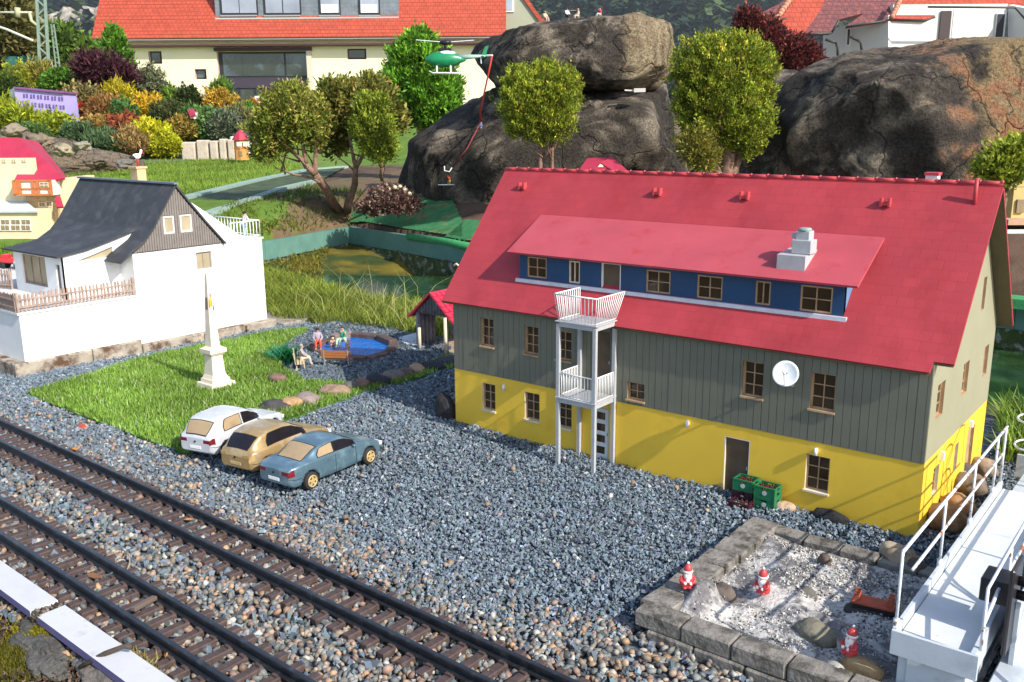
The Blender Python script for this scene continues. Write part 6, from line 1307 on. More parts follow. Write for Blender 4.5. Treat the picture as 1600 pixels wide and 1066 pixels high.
# round evergreen behind the ridge
b = GP(1142, 300); B1 = Vp(1140, 235, 47.5)
tree('evergreen_tree', 'tall round dense yellow green thuja standing behind the red roof ridge', Vector((B1.x, B1.y, hz(B1.x, B1.y))), [((B1.x, B1.y, hz(B1.x, B1.y)), Vp(1138, 225, 47.5), .55, .25), ((B1.x, B1.y, 2), Vp(1165, 200, 47.5), .3, .12), ((B1.x, B1.y, 2), Vp(1110, 200, 47.5), .3, .12)],
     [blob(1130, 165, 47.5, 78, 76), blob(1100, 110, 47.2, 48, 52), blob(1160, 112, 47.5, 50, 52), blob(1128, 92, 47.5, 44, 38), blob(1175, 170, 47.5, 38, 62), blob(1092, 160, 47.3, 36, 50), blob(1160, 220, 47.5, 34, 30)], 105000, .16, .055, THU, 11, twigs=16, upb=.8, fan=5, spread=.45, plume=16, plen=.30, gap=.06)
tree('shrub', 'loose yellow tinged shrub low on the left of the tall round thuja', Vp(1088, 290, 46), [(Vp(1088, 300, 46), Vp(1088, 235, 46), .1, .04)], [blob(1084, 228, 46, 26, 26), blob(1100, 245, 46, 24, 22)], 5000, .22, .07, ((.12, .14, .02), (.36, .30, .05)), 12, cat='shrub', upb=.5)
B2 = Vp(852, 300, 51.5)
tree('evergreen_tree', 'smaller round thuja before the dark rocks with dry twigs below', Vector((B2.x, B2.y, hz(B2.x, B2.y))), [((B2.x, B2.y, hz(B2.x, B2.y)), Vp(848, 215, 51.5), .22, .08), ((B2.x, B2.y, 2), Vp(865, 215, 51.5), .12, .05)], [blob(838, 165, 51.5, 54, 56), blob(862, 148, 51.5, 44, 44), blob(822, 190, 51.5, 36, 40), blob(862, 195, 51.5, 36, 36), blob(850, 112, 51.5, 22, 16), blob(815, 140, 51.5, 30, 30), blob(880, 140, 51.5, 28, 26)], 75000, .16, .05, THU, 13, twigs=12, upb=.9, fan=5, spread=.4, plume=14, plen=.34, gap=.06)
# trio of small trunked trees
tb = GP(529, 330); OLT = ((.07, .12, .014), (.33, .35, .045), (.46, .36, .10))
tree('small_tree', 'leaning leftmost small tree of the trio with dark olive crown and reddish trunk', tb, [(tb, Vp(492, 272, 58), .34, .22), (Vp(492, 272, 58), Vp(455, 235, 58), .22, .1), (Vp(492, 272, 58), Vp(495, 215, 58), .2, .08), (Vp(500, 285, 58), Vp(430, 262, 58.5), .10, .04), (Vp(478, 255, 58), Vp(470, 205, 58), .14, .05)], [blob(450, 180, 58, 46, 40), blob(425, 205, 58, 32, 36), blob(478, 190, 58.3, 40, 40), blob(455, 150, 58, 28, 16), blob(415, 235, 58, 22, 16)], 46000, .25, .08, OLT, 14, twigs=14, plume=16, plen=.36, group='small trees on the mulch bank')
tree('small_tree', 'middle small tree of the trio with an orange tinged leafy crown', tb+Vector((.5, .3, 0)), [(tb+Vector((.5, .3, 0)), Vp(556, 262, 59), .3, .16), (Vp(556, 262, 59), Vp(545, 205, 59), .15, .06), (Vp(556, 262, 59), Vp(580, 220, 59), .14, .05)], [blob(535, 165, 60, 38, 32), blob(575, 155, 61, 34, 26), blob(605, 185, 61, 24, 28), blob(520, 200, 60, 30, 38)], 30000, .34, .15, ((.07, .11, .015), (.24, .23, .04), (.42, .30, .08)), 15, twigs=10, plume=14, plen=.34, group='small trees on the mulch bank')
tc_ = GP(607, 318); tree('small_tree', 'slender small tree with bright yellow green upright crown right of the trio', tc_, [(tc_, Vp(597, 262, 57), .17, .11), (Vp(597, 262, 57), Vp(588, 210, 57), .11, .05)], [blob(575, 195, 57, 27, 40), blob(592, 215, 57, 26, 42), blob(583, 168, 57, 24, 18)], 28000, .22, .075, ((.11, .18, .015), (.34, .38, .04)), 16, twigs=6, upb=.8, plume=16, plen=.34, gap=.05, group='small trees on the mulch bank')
# big bright conifer
cb = Vp(660, 260, 82); tree('conifer', 'big bright green conifer in front of the yellow house', Vector((cb.x, cb.y, hz(cb.x, cb.y))), [((cb.x, cb.y, hz(cb.x, cb.y)), Vp(655, 90, 82), .7, .1)], [blob(655, 112, 82, 44, 50), blob(640, 145, 82, 38, 52), blob(675, 150, 82, 44, 52), blob(655, 78, 82, 26, 24), blob(690, 175, 82, 28, 30), blob(628, 128, 82, 22, 34)], 65000, .42, .15, ((.06, .19, .012), (.22, .44, .03)), 17, upb=.8, twigs=4, fan=5, plume=18, plen=.26, gap=.04)
# yellow green shrub at the right edge
sb_ = Vp(1575, 320, 37); tree('shrub', 'bright yellow green loose shrub behind the roof end at the right edge', Vector((sb_.x, sb_.y, hz(sb_.x, sb_.y))), [((sb_.x, sb_.y, hz(sb_.x, sb_.y)), Vp(1575, 255, 37), .12, .05)], [blob(1552, 262, 37, 22, 18), blob(1580, 250, 37, 28, 24), blob(1600, 240, 37, 24, 20), blob(1570, 275, 37, 34, 12)], 8000, .24, .12, ((.17, .24, .02), (.42, .44, .05)), 18, cat='shrub', upb=.9, twigs=8)
# dry hydrangea
hb = GP(610, 332); t = T('hydrangea', 'withered maroon hydrangea bush with cream flower heads at the slender tree', 'shrub', hb)
leaves('foliage', [(Vp(607, 313, 56), 1.3, 1., .8), (Vp(635, 318, 56), .9, .8, .6), (Vp(580, 325, 56), .9, .7, .4)], 7000, .2, .12, ((.09, .035, .03), (.22, .13, .10), (.36, .27, .2)), 19, t, upb=.6)
for q in ((598, 300), (607, 295), (617, 293), (625, 292), (632, 296), (588, 306), (609, 303), (640, 303)): mb = MB(); mb.ball(Vp(*q, 55.6), .13); mb.build('flower_head', M('cream_flower', (.55, .50, .33), .8, .2, 20, .8, 20), t)
# garden shrubs
GS = [(12, 165, 24, 50, (.03, .06, .01), (.10, .15, .02), 'dark upright shrub at the left edge beside the lilac house'), (30, 122, 20, 18, (.25, .28, .02), (.42, .42, .04), 'yellow green feathery shrub above the lilac house'), (62, 118, 16, 14, (.2, .2, .03), (.34, .28, .05), 'small yellowish shrub at the foot of the lattice mast'),
 (95, 128, 34, 18, (.05, .14, .01), (.14, .28, .03), 'green rounded shrub right above the lilac house'), (125, 112, 20, 18, (.05, .07, .015), (.14, .14, .03), 'dark olive shrub left of the maroon bush'), (50, 168, 30, 13, (.16, .13, .03), (.24, .22, .05), 'brownish green low bush in front of the lilac house'),
 (20, 190, 50, 22, (.18, .24, .01), (.42, .46, .03), 'yellow green spreading juniper at the left edge'), (85, 204, 45, 22, (.16, .22, .01), (.38, .42, .03), 'yellow green juniper in front of the lilac house'), (50, 214, 34, 14, (.06, .12, .03), (.14, .22, .05), 'dark juniper patch above the rocky slope'),
 (125, 217, 40, 18, (.05, .10, .035), (.13, .2, .08), 'blue green juniper spreading down the rocky slope'), (165, 228, 34, 13, (.06, .12, .05), (.16, .24, .1), 'low blue green juniper at the right foot of the slope'),
 (128, 163, 32, 26, (.13, .10, .03), (.36, .30, .11), 'variegated olive and cream bush right of the lilac house'), (165, 178, 26, 24, (.20, .10, .03), (.38, .2, .06), 'reddish brown leafy bush in the middle of the garden'), (125, 168, 8, 6, (.5, .03, .02), (.6, .08, .04), 'cluster of red blossoms on the variegated bush'),
 (184, 152, 27, 15, (.40, .34, .02), (.62, .50, .03), 'golden yellow bush in the middle of the garden'), (190, 178, 26, 18, (.05, .14, .03), (.12, .24, .06), 'fresh green bush under the golden yellow one'), (228, 173, 25, 19, (.50, .32, .02), (.68, .44, .03), 'orange yellow bush right of the golden one'),
 (235, 135, 22, 28, (.10, .13, .06), (.24, .24, .13), 'grey green spiky shrub before the cream wall'), (270, 160, 15, 13, (.08, .17, .02), (.2, .3, .03), 'light green small bush left of the dark dome'), (291, 161, 20, 21, (.025, .045, .012), (.07, .10, .025), 'dark green clipped dome bush before the cream wall'),
 (262, 180, 24, 15, (.03, .06, .012), (.12, .12, .04), 'dark low bush left of the silvery dome'), (342, 161, 25, 18, (.34, .20, .02), (.62, .40, .05), 'orange and yellow dome bush before the glass front'), (345, 144, 14, 8, (.07, .16, .02), (.16, .26, .03), 'green bush top behind the orange dome'),
 (328, 194, 34, 22, (.07, .15, .04), (.18, .30, .09), 'big silvery green dome bush above the block wall'), (352, 198, 22, 18, (.08, .10, .06), (.2, .24, .14), 'greyish heather beside the silvery dome'), (385, 176, 18, 10, (.05, .18, .02), (.12, .3, .03), 'fresh green bed in front of the glass doors'),
 (372, 190, 26, 12, (.12, .13, .05), (.3, .26, .08), 'mixed brown green plants behind the orange tower'), (200, 202, 30, 20, (.20, .06, .03), (.44, .12, .05), 'red leaved bush above the yellow ones'), (232, 215, 34, 20, (.40, .38, .01), (.62, .56, .03), 'bright yellow spreading bush above the path'), (258, 226, 26, 15, (.36, .38, .01), (.60, .58, .03), 'yellow bush at the right end above the path'),
 (205, 228, 24, 15, (.25, .13, .05), (.42, .3, .1), 'brown red low bush left of the yellow ones'), (150, 200, 22, 13, (.3, .16, .04), (.45, .32, .08), 'rusty low bush above the blue green juniper'), (285, 200, 18, 12, (.22, .16, .03), (.4, .28, .05), 'tawny grass clump left of the block wall'), (392, 170, 14, 8, (.5, .15, .02), (.65, .3, .04), 'orange flowers before the glass doors'), (300, 186, 12, 8, (.04, .10, .02), (.12, .2, .03), 'little green cushion plant beside the red model roof')]
for i, (px, py, rx, ry, c1, c2, lab) in enumerate(GS):
    d = 118+(230-py)*.36; s = d/FPX; c_ = Vp(px, py, d); t = T('shrub', lab, 'shrub', Vector((c_.x, c_.y, c_.z-ry*s)), 0, 'shrubs of the rock garden')
    leaves('foliage', [blob(px, py, d, rx, ry), blob(px-rx*.4, py+ry*.35, d-1, rx*.6, ry*.6), blob(px+rx*.4, py+ry*.3, d-1, rx*.6, ry*.6)], int((1500+rx*ry*7)*(1, 2.2, .9, 1.6)[i % 4]), (.62, .38, .8, .5)[i % 4], (.24, .17, .16, .34)[i % 4], (c1, c2), 40+i, t, upb=(.7, .4, 1.2, .2)[i % 4], gap=.12, plume=(0, 22, 14, 0)[i % 4], plen=.6)
    mb = MB(); q = hz(c_.x, c_.y); mb.tube([(c_.x, c_.y, q-.5), (c_.x, c_.y, c_.z)], [.25, .1], 6); mb.build('stem', BARKD, t)
fgrass('undergrowth', 'mixed low plants filling the rock garden', [(-40, 215), (0, 150), (300, 165), (420, 175), (420, 215), (280, 218), (240, 240), (150, 235)], 14000, 1.0, (.06, .09, .015), (.24, .22, .05), 1.2)
MAR = ((.035, .012, .018), (.10, .03, .04))
c_ = Vp(165, 140, 150); tree('bush', 'dark maroon spreading barberry bush in front of the cream wall', Vector((c_.x, c_.y, hz(c_.x, c_.y))), [((c_.x, c_.y, hz(c_.x, c_.y)), Vp(165, 115, 150), .4, .2)], [blob(165, 118, 150, 34, 22), blob(145, 108, 150, 22, 18), blob(190, 122, 150, 26, 14)], 9000, 1.0, .28, MAR, 31, cat='shrub', bark=BARKD, twigs=14, upb=.3, hollow=.1)
c_ = Vp(182, 130, 155); tree('conifer', 'small pointed bright green conifer behind the maroon bush', Vector((c_.x, c_.y, hz(c_.x, c_.y))), [((c_.x, c_.y, hz(c_.x, c_.y)), Vp(182, 70, 155), .4, .1)], [blob(183, 98, 155, 27, 44)], 8000, .8, .3, ((.06, .18, .01), (.16, .32, .03)), 32, shape='cone', upb=1.)
c_ = Vp(1220, 120, 110); tree('tree', 'maroon leaved tree in front of the tiled house', Vector((c_.x, c_.y, hz(c_.x, c_.y)-1)), [(c_, Vp(1215, 70, 110), .5, .2)], [blob(1195, 65, 110, 32, 32), blob(1235, 85, 110, 38, 26), blob(1215, 100, 110, 40, 16), blob(1170, 40, 110, 22, 24), blob(1255, 95, 110, 28, 22)], 22000, .5, .2, ((.05, .014, .016), (.17, .035, .03), (.26, .06, .04)), 33, bark=BARKD, twigs=16, gap=.3, hollow=.1)
c_ = Vp(20, 110, 200); tree('tree', 'large brownish green deciduous tree behind the lattice mast', Vector((c_.x, c_.y, hz(c_.x, c_.y))), [((c_.x, c_.y, hz(c_.x, c_.y)), Vp(15, 60, 200), 1.2, .4)], [blob(10, 45, 200, 42, 36), blob(-10, 20, 200, 40, 34), blob(30, 75, 200, 26, 22), blob(-15, 85, 200, 40, 30)], 16000, 1.5, .8, ((.06, .06, .015), (.20, .17, .05)), 34, bark=BARKD, twigs=10, gap=.3)
c_ = Vp(100, 110, 260); tree('tree', 'green deciduous tree right of the lattice masts below the cliffs', Vector((c_.x, c_.y, hz(c_.x, c_.y))), [((c_.x, c_.y, hz(c_.x, c_.y)), Vp(98, 70, 260), 1.2, .4)], [blob(95, 72, 260, 26, 24), blob(118, 92, 260, 24, 18), blob(70, 80, 260, 22, 24), blob(135, 88, 260, 14, 18)], 14000, 1.8, .9, ((.05, .10, .015), (.15, .24, .03)), 35, bark=BARKD, twigs=6)

for i, (q, r_, lab) in enumerate((((22, 205), 1.5, 'pale rock at the left end of the planted slope above the villa'), ((62, 222), 1.7, 'tan rock jutting from the slope above the villa roof'), ((100, 236), 1.3, 'flat cream rock in the middle of the planted slope'), ((128, 228), 1.0, 'small pale rock under the blue green juniper'), ((150, 252), 1.2, 'brown rock at the foot of the planted slope'), ((195, 256), 1.0, 'low grey rock at the right end of the planted slope'))):
    h_ = GP(*q); p_ = Vp(*q, 89); boulder('rock', lab, p_, r_*.85, r_*.7, r_*.42, ((.26, .21, .15), (.22, .17, .12), (.36, .30, .2), (.3, .27, .2), (.16, .12, .09), (.18, .16, .14))[i], 90+i, 'rocks on the planted slope', rough=.55, sub_=4, bumpv=.9)
# ================================================================ the real houses behind
def vbox(name, px0, px1, py0, py1, d, depth, mat, par, c=0.):
    "upright box whose front face spans the given survey window at distance d"
    a = Vp(px0, py1, d); b = Vp(px1, py0, d); la, lb = ad(a)[0], ad(b)[0]; z0, z1 = a.z, b.z
    vs = [F(x, y, z) for z in (z0, z1) for y in (d, d+depth) for x in (la, lb)]
    mb = MB(); mb.add(vs, [(0, 2, 3, 1), (4, 5, 7, 6), (0, 1, 5, 4), (2, 6, 7, 3), (0, 4, 6, 2), (1, 3, 7, 5)]); return mb.build(name, mat, par)
def vpoly(name, pts, th, mat, par):
    mb = MB(); P_ = [Vp(*p) for p in pts]; n = len(P_); nrm = Vector((0, 0, 0))
    for i in range(n): nrm += P_[i].cross(P_[(i+1) % n])
    nrm.normalize(); 
    if nrm.dot(CAMC-P_[0]) < 0: nrm = -nrm
    mb.poly(P_, th, nrm); return mb.build(name, mat, par)
ORT = M('orange_roof_tile', (.42, .068, .034), .7, .15, .4, .2, 3, col2=(.40, .06, .03), c2s=.5, c2lo=.55, c2hi=.7)
shingle(ORT, 1.9, 1.6, rowz=1.0, cdark=.55, bump=.8, axis='A', mortar=.16)
DRT = M('purple_roof_tile', (.16, .055, .055), .55, .2, .5, .2, 3, col2=(.26, .075, .06), c2s=.8); shingle(DRT, 1.7, 1.4, rowz=1.0, cdark=.5, bump=.8, axis='A', mortar=.15)
CRM = M('cream_wall', (.84, .75, .52), .85, .04, .1, .1, 2); BRF = M('brown_fascia', (.055, .022, .02), .7, .1); GUT = M('gutter_grey', (.30, .30, .32), .4, .1)
BGL = M('big_window_glass', (.05, .075, .09), .08, .6, .06, spec=.8, col2=(.02, .03, .02), c2s=.05, c2lo=.45, c2hi=.5); BFR = M('window_frame_dark', (.022, .022, .028), .5, .1); SLC = M('slate_cladding', (.17, .20, .23), .6, .2, .3, .2, 2); shingle(SLC, 2.6, 1.5, rowz=1., cdark=.7, bump=.5, axis='A', mortar=.1)
D0 = 400
BH = T('yellow_house', 'large cream walled house with a long orange tiled roof and slate dormer behind the park', 'house', Vp(460, 185, D0))
# front wall with openings
o0 = Vp(150, 62, D0+2); holes = []; ow = [(233, 252, 80, 100), (305, 322, 108, 124), (543, 572, 76, 93), (345, 482, 80, 170)]
la = ad(Vp(150, 62, D0+2))[0]; lb = ad(Vp(788, 62, D0+2))[0]; zt = Vp(150, 60, D0+2).z; zb_ = Vp(150, 200, D0+2).z
def lz_(px, py, d): p = Vp(px, py, d); return ad(p)[0], p.z
hs = []
for x0, x1, y0, y1 in ow: a = lz_(x0, y1, D0+2); b = lz_(x1, y0, D0+2); hs.append([(a[0], a[1]), (b[0], a[1]), (b[0], b[1]), (a[0], b[1])])
mb = MB(); mb.panel([(la, zb_), (lb, zb_), (lb, zt), (la, zt)], hs, F(0, D0+2, 0), RH, V, 3, 0, 1); mb.build('wall', [CRM, M('reveal_pinkish', (.62, .45, .36), .8)], BH)
vbox('side_wall', 150, 152, 62, 200, D0+5.2, 70, CRM, BH)
for x0, x1, y0, y1 in ow[:3]:
    f = vbox('window', x0, x1, y0, y1, D0+4.2, .4, M('dark_brown_frame', (.05, .02, .018), .6), BH); g = vbox('pane', x0+2.5, x1-2.5, y0+2.5, y1-2.5, D0+4.05, .1, BGL, f)
f = vbox('glass_front', 345, 482, 80, 170, D0+4.2, .5, BFR, BH)
for x0, x1, y0, y1 in ((350, 378, 84, 119), (380, 443, 84, 119), (448, 479, 84, 119), (352, 372, 142, 166), (377, 396, 140, 168), (402, 420, 140, 168), (428, 443, 140, 168), (450, 478, 142, 168)): vbox('pane', x0, x1, y0, y1, D0+4.0, .15, BGL, f)
vbox('spandrel', 347, 480, 121, 138, D0+3.8, .3, M('spandrel_aubergine', (.05, .035, .055), .5), f)
vbox('price_board', 399, 411, 150, 168, D0+2.5, .3, WHITE, BH)
for y0, y1 in ((153, 158), (161, 165)): vbox('board_panel', 401, 409, y0, y1, D0+2.3, .1, M('board_brown', (.4, .13, .05)), BH)
mb = MB()
for a in (479, 484): pass
vbox('pillar', 483, 486, 78, 170, D0+1.0, .8, M('pale_pillar', (.6, .52, .42)), BH)
# roof : stepped tile courses
ey_, ez__ = D0-4, Vp(145, 60, D0-4).z; nr_ = 24; la = ad(Vp(143, 62, D0-4))[0]; lb = ad(Vp(791, 62, D0-4))[0]; mb = MB(); run, rise = .92, 1.27
for i in range(nr_):
    y0 = ey_+i*run; z0 = ez__+i*rise; vs = [F(la, y0, z0+.22), F(lb, y0, z0+.22), F(lb, y0+run, z0+rise+.02), F(la, y0+run, z0+rise+.02), F(la, y0, z0-.1), F(lb, y0, z0-.1), F(lb, y0+run, z0+rise-.3), F(la, y0+run, z0+rise-.3)]
    mb.add(vs, [(0, 1, 2, 3), (0, 4, 5, 1), (0, 3, 7, 4), (1, 5, 6, 2), (4, 7, 6, 5)])
o = mb.build('roof_tiles', ORT, BH); o['kind'] = 'stuff'
vs = [F(la, ey_+nr_*run, ez__+nr_*rise), F(lb, ey_+nr_*run, ez__+nr_*rise), F(lb, ey_+nr_*run*2, ez__), F(la, ey_+nr_*run*2, ez__)]; mb = MB(); mb.poly(vs, .4, (0, 0, 1)); mb.build('rear_slope', ORT, BH)
vbox('gutter', 142, 793, 59, 62.5, D0-4.8, .9, GUT, BH); vbox('fascia', 147, 760, 62.5, 67, D0-4, .6, BRF, BH); vbox('eave_beam', 150, 790, 66.5, 74, D0-1.5, 3.4, M('eave_brown', (.085, .035, .035), .7), BH); vbox('lintel', 334, 486, 73.5, 80, D0+.4, 1.6, BRF, BH)
for i in range(13): vbox('snow_hook', 346+i*21.3, 351+i*21.3, 40, 41.5, D0+1.5, .6, DARKIN, BH)
dd = D0+2.4; dm = vbox('dormer', 337, 621, -30, 27, dd, 12, SLC, BH)
vbox('sill_flashing', 336, 623, 26, 30.5, dd-1.2, 1.3, M('flashing', (.42, .44, .43), .5), dm)
for x0, x1, nn_ in ((345, 400, 2), (413, 468, 2), (499, 530, 1), (561, 592, 1)):
    f = vbox('window', x0, x1, -28, 23, dd-.5, .5, BFR, BH); w_ = (x1-x0)/nn_
    for k in range(nn_): vbox('pane', x0+k*w_+2.5, x0+(k+1)*w_-2, -26, 20.5, dd-.62, .1, M('grey_pane', (.28, .31, .38), .1, .3, .08, spec=.7), f)
    if nn_ == 1: vbox('blind', x0+3, x1-3, 7, 20, dd-.75, .1, WHITE, f)
    vbox('sill', x0-1, x1+1, 23.2, 26, dd-1.0, .9, GUT, f)
vpoly('gable', [(790, 75, D0+8), (790, -20, D0+8), (806, -20, D0+8), (853, 47, D0+8), (853, 75, D0+8)], 3, M('grey_green_wall', (.34, .35, .26), .85, .05, .2), BH)
vpoly('verge_tiles', [(804, -20, D0+7), (812, -20, D0+7), (856, 42, D0+7), (852, 46, D0+7)], 2, ORT, BH); vpoly('low_roof', [(846, 28, D0+8), (872, 41, D0+4), (860, 44, D0+4), (846, 38, D0+6)], 1, ORT, BH)
vbox('window', 788, 803, -5, 19, D0+7.5, .4, WHITE, BH); vbox('pane', 790.5, 800.5, -2, 16, D0+7.3, .1, M('grey_pane', (.28, .31, .38)), BH)
# faint red lettering on the wall: too pale to read, left out, no strokes are built
# wall ornament: a bent iron bicycle like figure
mb = MB(); I = lambda x, y: Vp(x, y, D0+1.6)
for a, b in (((588, 115), (600, 119)), ((592, 117), (588, 124)), ((588, 124), (576, 126)), ((576, 126), (573, 132)), ((573, 132), (578, 138)), ((578, 138), (590, 133)), ((590, 133), (588, 124)), ((590, 133), (598, 139)), ((571, 130), (575, 131))): mb.tube([I(*a), I(*b)], .35, 5)
mb.tube([I(594+6*math.cos(t_), 128+8*math.sin(t_)) for t_ in [math.pi*.5+i*math.pi/6 for i in range(8)]], .25, 5)
tag(mb.build('iron_bicycle', M('dark_iron', (.05, .03, .03), .6)), 'dark iron bicycle shaped ornament on the cream wall behind the conifer', 'wall ornament')

# tiled house at the top right
D1 = 300; RHS = T('tiled_house', 'white house with several orange and purple tiled roof slopes above the boulder', 'house', Vp(1450, 110, D1))
WSH = M('pale_house_wall', (.70, .70, .64), .85, .04, .2, .1, 2)
vbox('wall', 1386, 1575, 6, 125, D1+4, 20, WSH, RHS)
vpoly('shaded_wall', [(1286, 48, D1+22), (1286, 120, D1+22), (1388, 120, D1+3), (1388, 24, D1+3)], 2, WSH, RHS); vpoly('right_wall', [(1575, 8, D1+4), (1575, 125, D1+4), (1640, 125, D1-12), (1640, 20, D1-12)], 2, WSH, RHS)
ydir = lambda pts, b, k: [(x, y, b+(60-y)*k) for x, y in pts]
vpoly('roof_slope', ydir([(1233, -3), (1294, -3), (1272, 30), (1257, 50), (1243, 60), (1216, 29)], D1-4, .22), 1, ORT, RHS)
vpoly('roof_slope', ydir([(1292, -3), (1407, -3), (1394, 30), (1322, 41), (1349, 21), (1309, 31), (1297, 51), (1254, 53), (1270, 30)], D1-3, .2), 1, DRT, RHS)
vpoly('roof_slope', ydir([(1234, -3), (1226, 28), (1172, 38), (1190, 20)], D1+2, .2), 1, DRT, RHS)
vpoly('roof_slope', ydir([(1404, -3), (1448, -3), (1461, 25), (1446, 30), (1393, 29)], D1-4, .22), 1, ORT, RHS)
vpoly('roof_slope', ydir([(1445, -3), (1610, -3), (1610, 32), (1586, 11), (1451, 9)], D1-1, .3), 1, ORT, RHS)
for _a, _b, _r in (((1213, 30), (1236, -3), 1.0), ((1393, 28), (1408, -3), .8)):
    for _i in range(7): p0 = Vp(*_a, D1-6).lerp(Vp(*_b, D1+2), _i/7); p1 = Vp(*_a, D1-6).lerp(Vp(*_b, D1+2), (_i+.95)/7); mb = MB(); mb.tube([p0, p1], [_r*1.15, _r*.8], 7); mb.build('hip_tile', M('hip_pale', (.50, .22, .14), .8, .3, 1), RHS)
M('gutter_dark', (.05, .055, .05), .5)
for L_ in (((1170, 38), (1228, 29)), ((1255, 54), (1300, 52)), ((1322, 42), (1394, 31)), ((1393, 31), (1447, 32), (1461, 27)), ((1450, 11), (1586, 12), (1602, 30)), ((1300, 51), (1311, 32))): mb = MB(); mb.tube([Vp(*q, D1-5) for q in L_], .32, 6); mb.build('gutter', MATS['gutter_dark'], RHS)
mb = MB(); mb.tube([Vp(*q, D1) for q in ((1290, 62), (1306, 67), (1309, 74), (1309, 88))], .42, 6); mb.build('downpipe', MATS['gutter_dark'], RHS); mb = MB(); mb.tube([Vp(*q, D1) for q in ((1328, 57), (1345, 66), (1347, 84))], .42, 6); mb.build('downpipe', M('gutter_dark', (.05, .055, .05), .5), RHS)
for x0, x1, y0, y1, nm in ((1467, 1487, 17, 62, 'door'), (1554, 1572, 20, 60, 'window'), (1322, 1330, 44, 72, 'window')):
    dpt = D1+3.4 if x0 > 1400 else D1+13; f = vbox(nm, x0, x1, y0, y1, dpt, .4, M('brown_shutter', (.06, .04, .04), .6) if nm == 'door' else WHITE, RHS)
    if nm == 'window': vbox('pane', x0+1.5, x1-1.5, y0+2, y1-2, dpt-.15, .1, BFR, f)
vbox('white_post', 1488, 1491, 14, 64, D1+3, .5, WHITE, RHS)
# ================================================================ model houses further back
VL = T('crimson_villa', 'cream model villa with a crimson roof and half timbered bay at the left edge', 'house', Vp(30, 378, 50))
CRV = M('villa_cream', (.74, .60, .38), .8, .06, 2, .1, 20); CRR = M('villa_crimson', (.40, .028, .065), .6, .1, 1.5, .1, 20); TIM = M('villa_timber', (.50, .16, .05), .7, .1); STN = M('villa_sandstone', (.52, .38, .22), .85, .2, 4, .4, 10, col2=(.38, .24, .12), c2s=4)
shingle(STN, .5, .25, rowz=1., cdark=.7, bump=.6, axis='A', mortar=.02); VW = M('villa_window', (.25, .19, .11), .4, .2, 8); VWH = M('villa_white', (.72, .70, .62), .7)
vbox('wall', -60, 50, 247, 385, 50.2, .4, CRV, VL); vbox('wall', 50, 103, 279, 385, 50.4, .4, CRV, VL); vbox('stone_base', 50, 86, 303, 385, 50, .38, STN, VL); vbox('side_wall', 102.5, 103, 279, 385, 50.8, 3.5, CRV, VL)
f = vbox('bay', 21, 79, 282, 306, 49.3, 1.0, VWH, VL)
for x0, x1, y0, y1 in ((21, 23.5, 282, 306), (50, 52.5, 284, 303), (57.5, 60, 284, 303), (76.5, 79, 282, 306), (21, 79, 303, 306), (21, 79, 281, 284), (30, 78, 294, 296), (29, 31.5, 284, 303)): vbox('timber', x0, x1, y0, y1, 49.22, .1, TIM, f)
vbox('bay_side', 20.5, 29, 284, 303, 49.24, .04, TIM, f)
for x0, x1, y0, y1 in ((62, 75, 285, 293), (61, 69.5, 316, 331), (72.5, 81, 315, 331), (83, 90, 280, 294), (3, 8.5, 248.5, 254.5), (18, 24.5, 248.5, 254.5), (34, 40, 248.5, 254)):
    dpt = 49.2 if y0 == 285 else (49.95 if x1 > 55 and y0 > 300 else (50.35 if x0 == 83 else 50.15)); f = vbox('window', x0, x1, y0, y1, dpt, .05, MATS['pale_reveal'], VL)
    for i in range(2):
        for j in range(2): w_ = (x1-x0)/2; h_ = (y1-y0)/2; vbox('pane', x0+i*w_+.8, x0+(i+1)*w_-.8, y0+j*h_+.8, y0+(j+1)*h_-.8, dpt-.02, .02, VW, f)
vpoly('roof_slope', [(x, y, 53.2-(y-215)*.052) for x, y in ((-60, 215), (29, 215), (101, 278), (80, 281.5), (21, 284), (34, 258), (51, 256.5), (43, 246.5), (-60, 248))], .12, CRR, VL)
vpoly('roof_slope', [(29, 215, 53.2), (101, 278, 50), (104, 276, 54.5), (60, 222, 56)], .1, CRR, VL); vpoly('small_roof', [(86, 306, 49.8), (94, 307, 49.8), (99, 323, 49.2), (88, 324, 49.2)], .1, CRR, VL)
f = vbox('annex', -60, 58, 329, 378, 48.4, 2, CRV, VL); vpoly('annex_roof', [(-60, 314, 50.2), (40, 314, 50.2), (60, 330, 48.2), (-60, 331, 48.2)], .08, M('pale_blue_roof', (.52, .57, .62), .5, .05), VL)
for x0, x1 in ((-16, -2), (1, 14.5), (17, 31), (33, 47)):
    w_ = vbox('window', x0, x1, 342, 361, 48.32, .06, VWH, VL)
    for i in range(2):
        for j in range(2): vbox('pane', x0+1+i*(x1-x0)/2, x0-1+(i+1)*(x1-x0)/2, 343.5+j*9, 350.5+j*9, 48.3, .02, VW, w_)
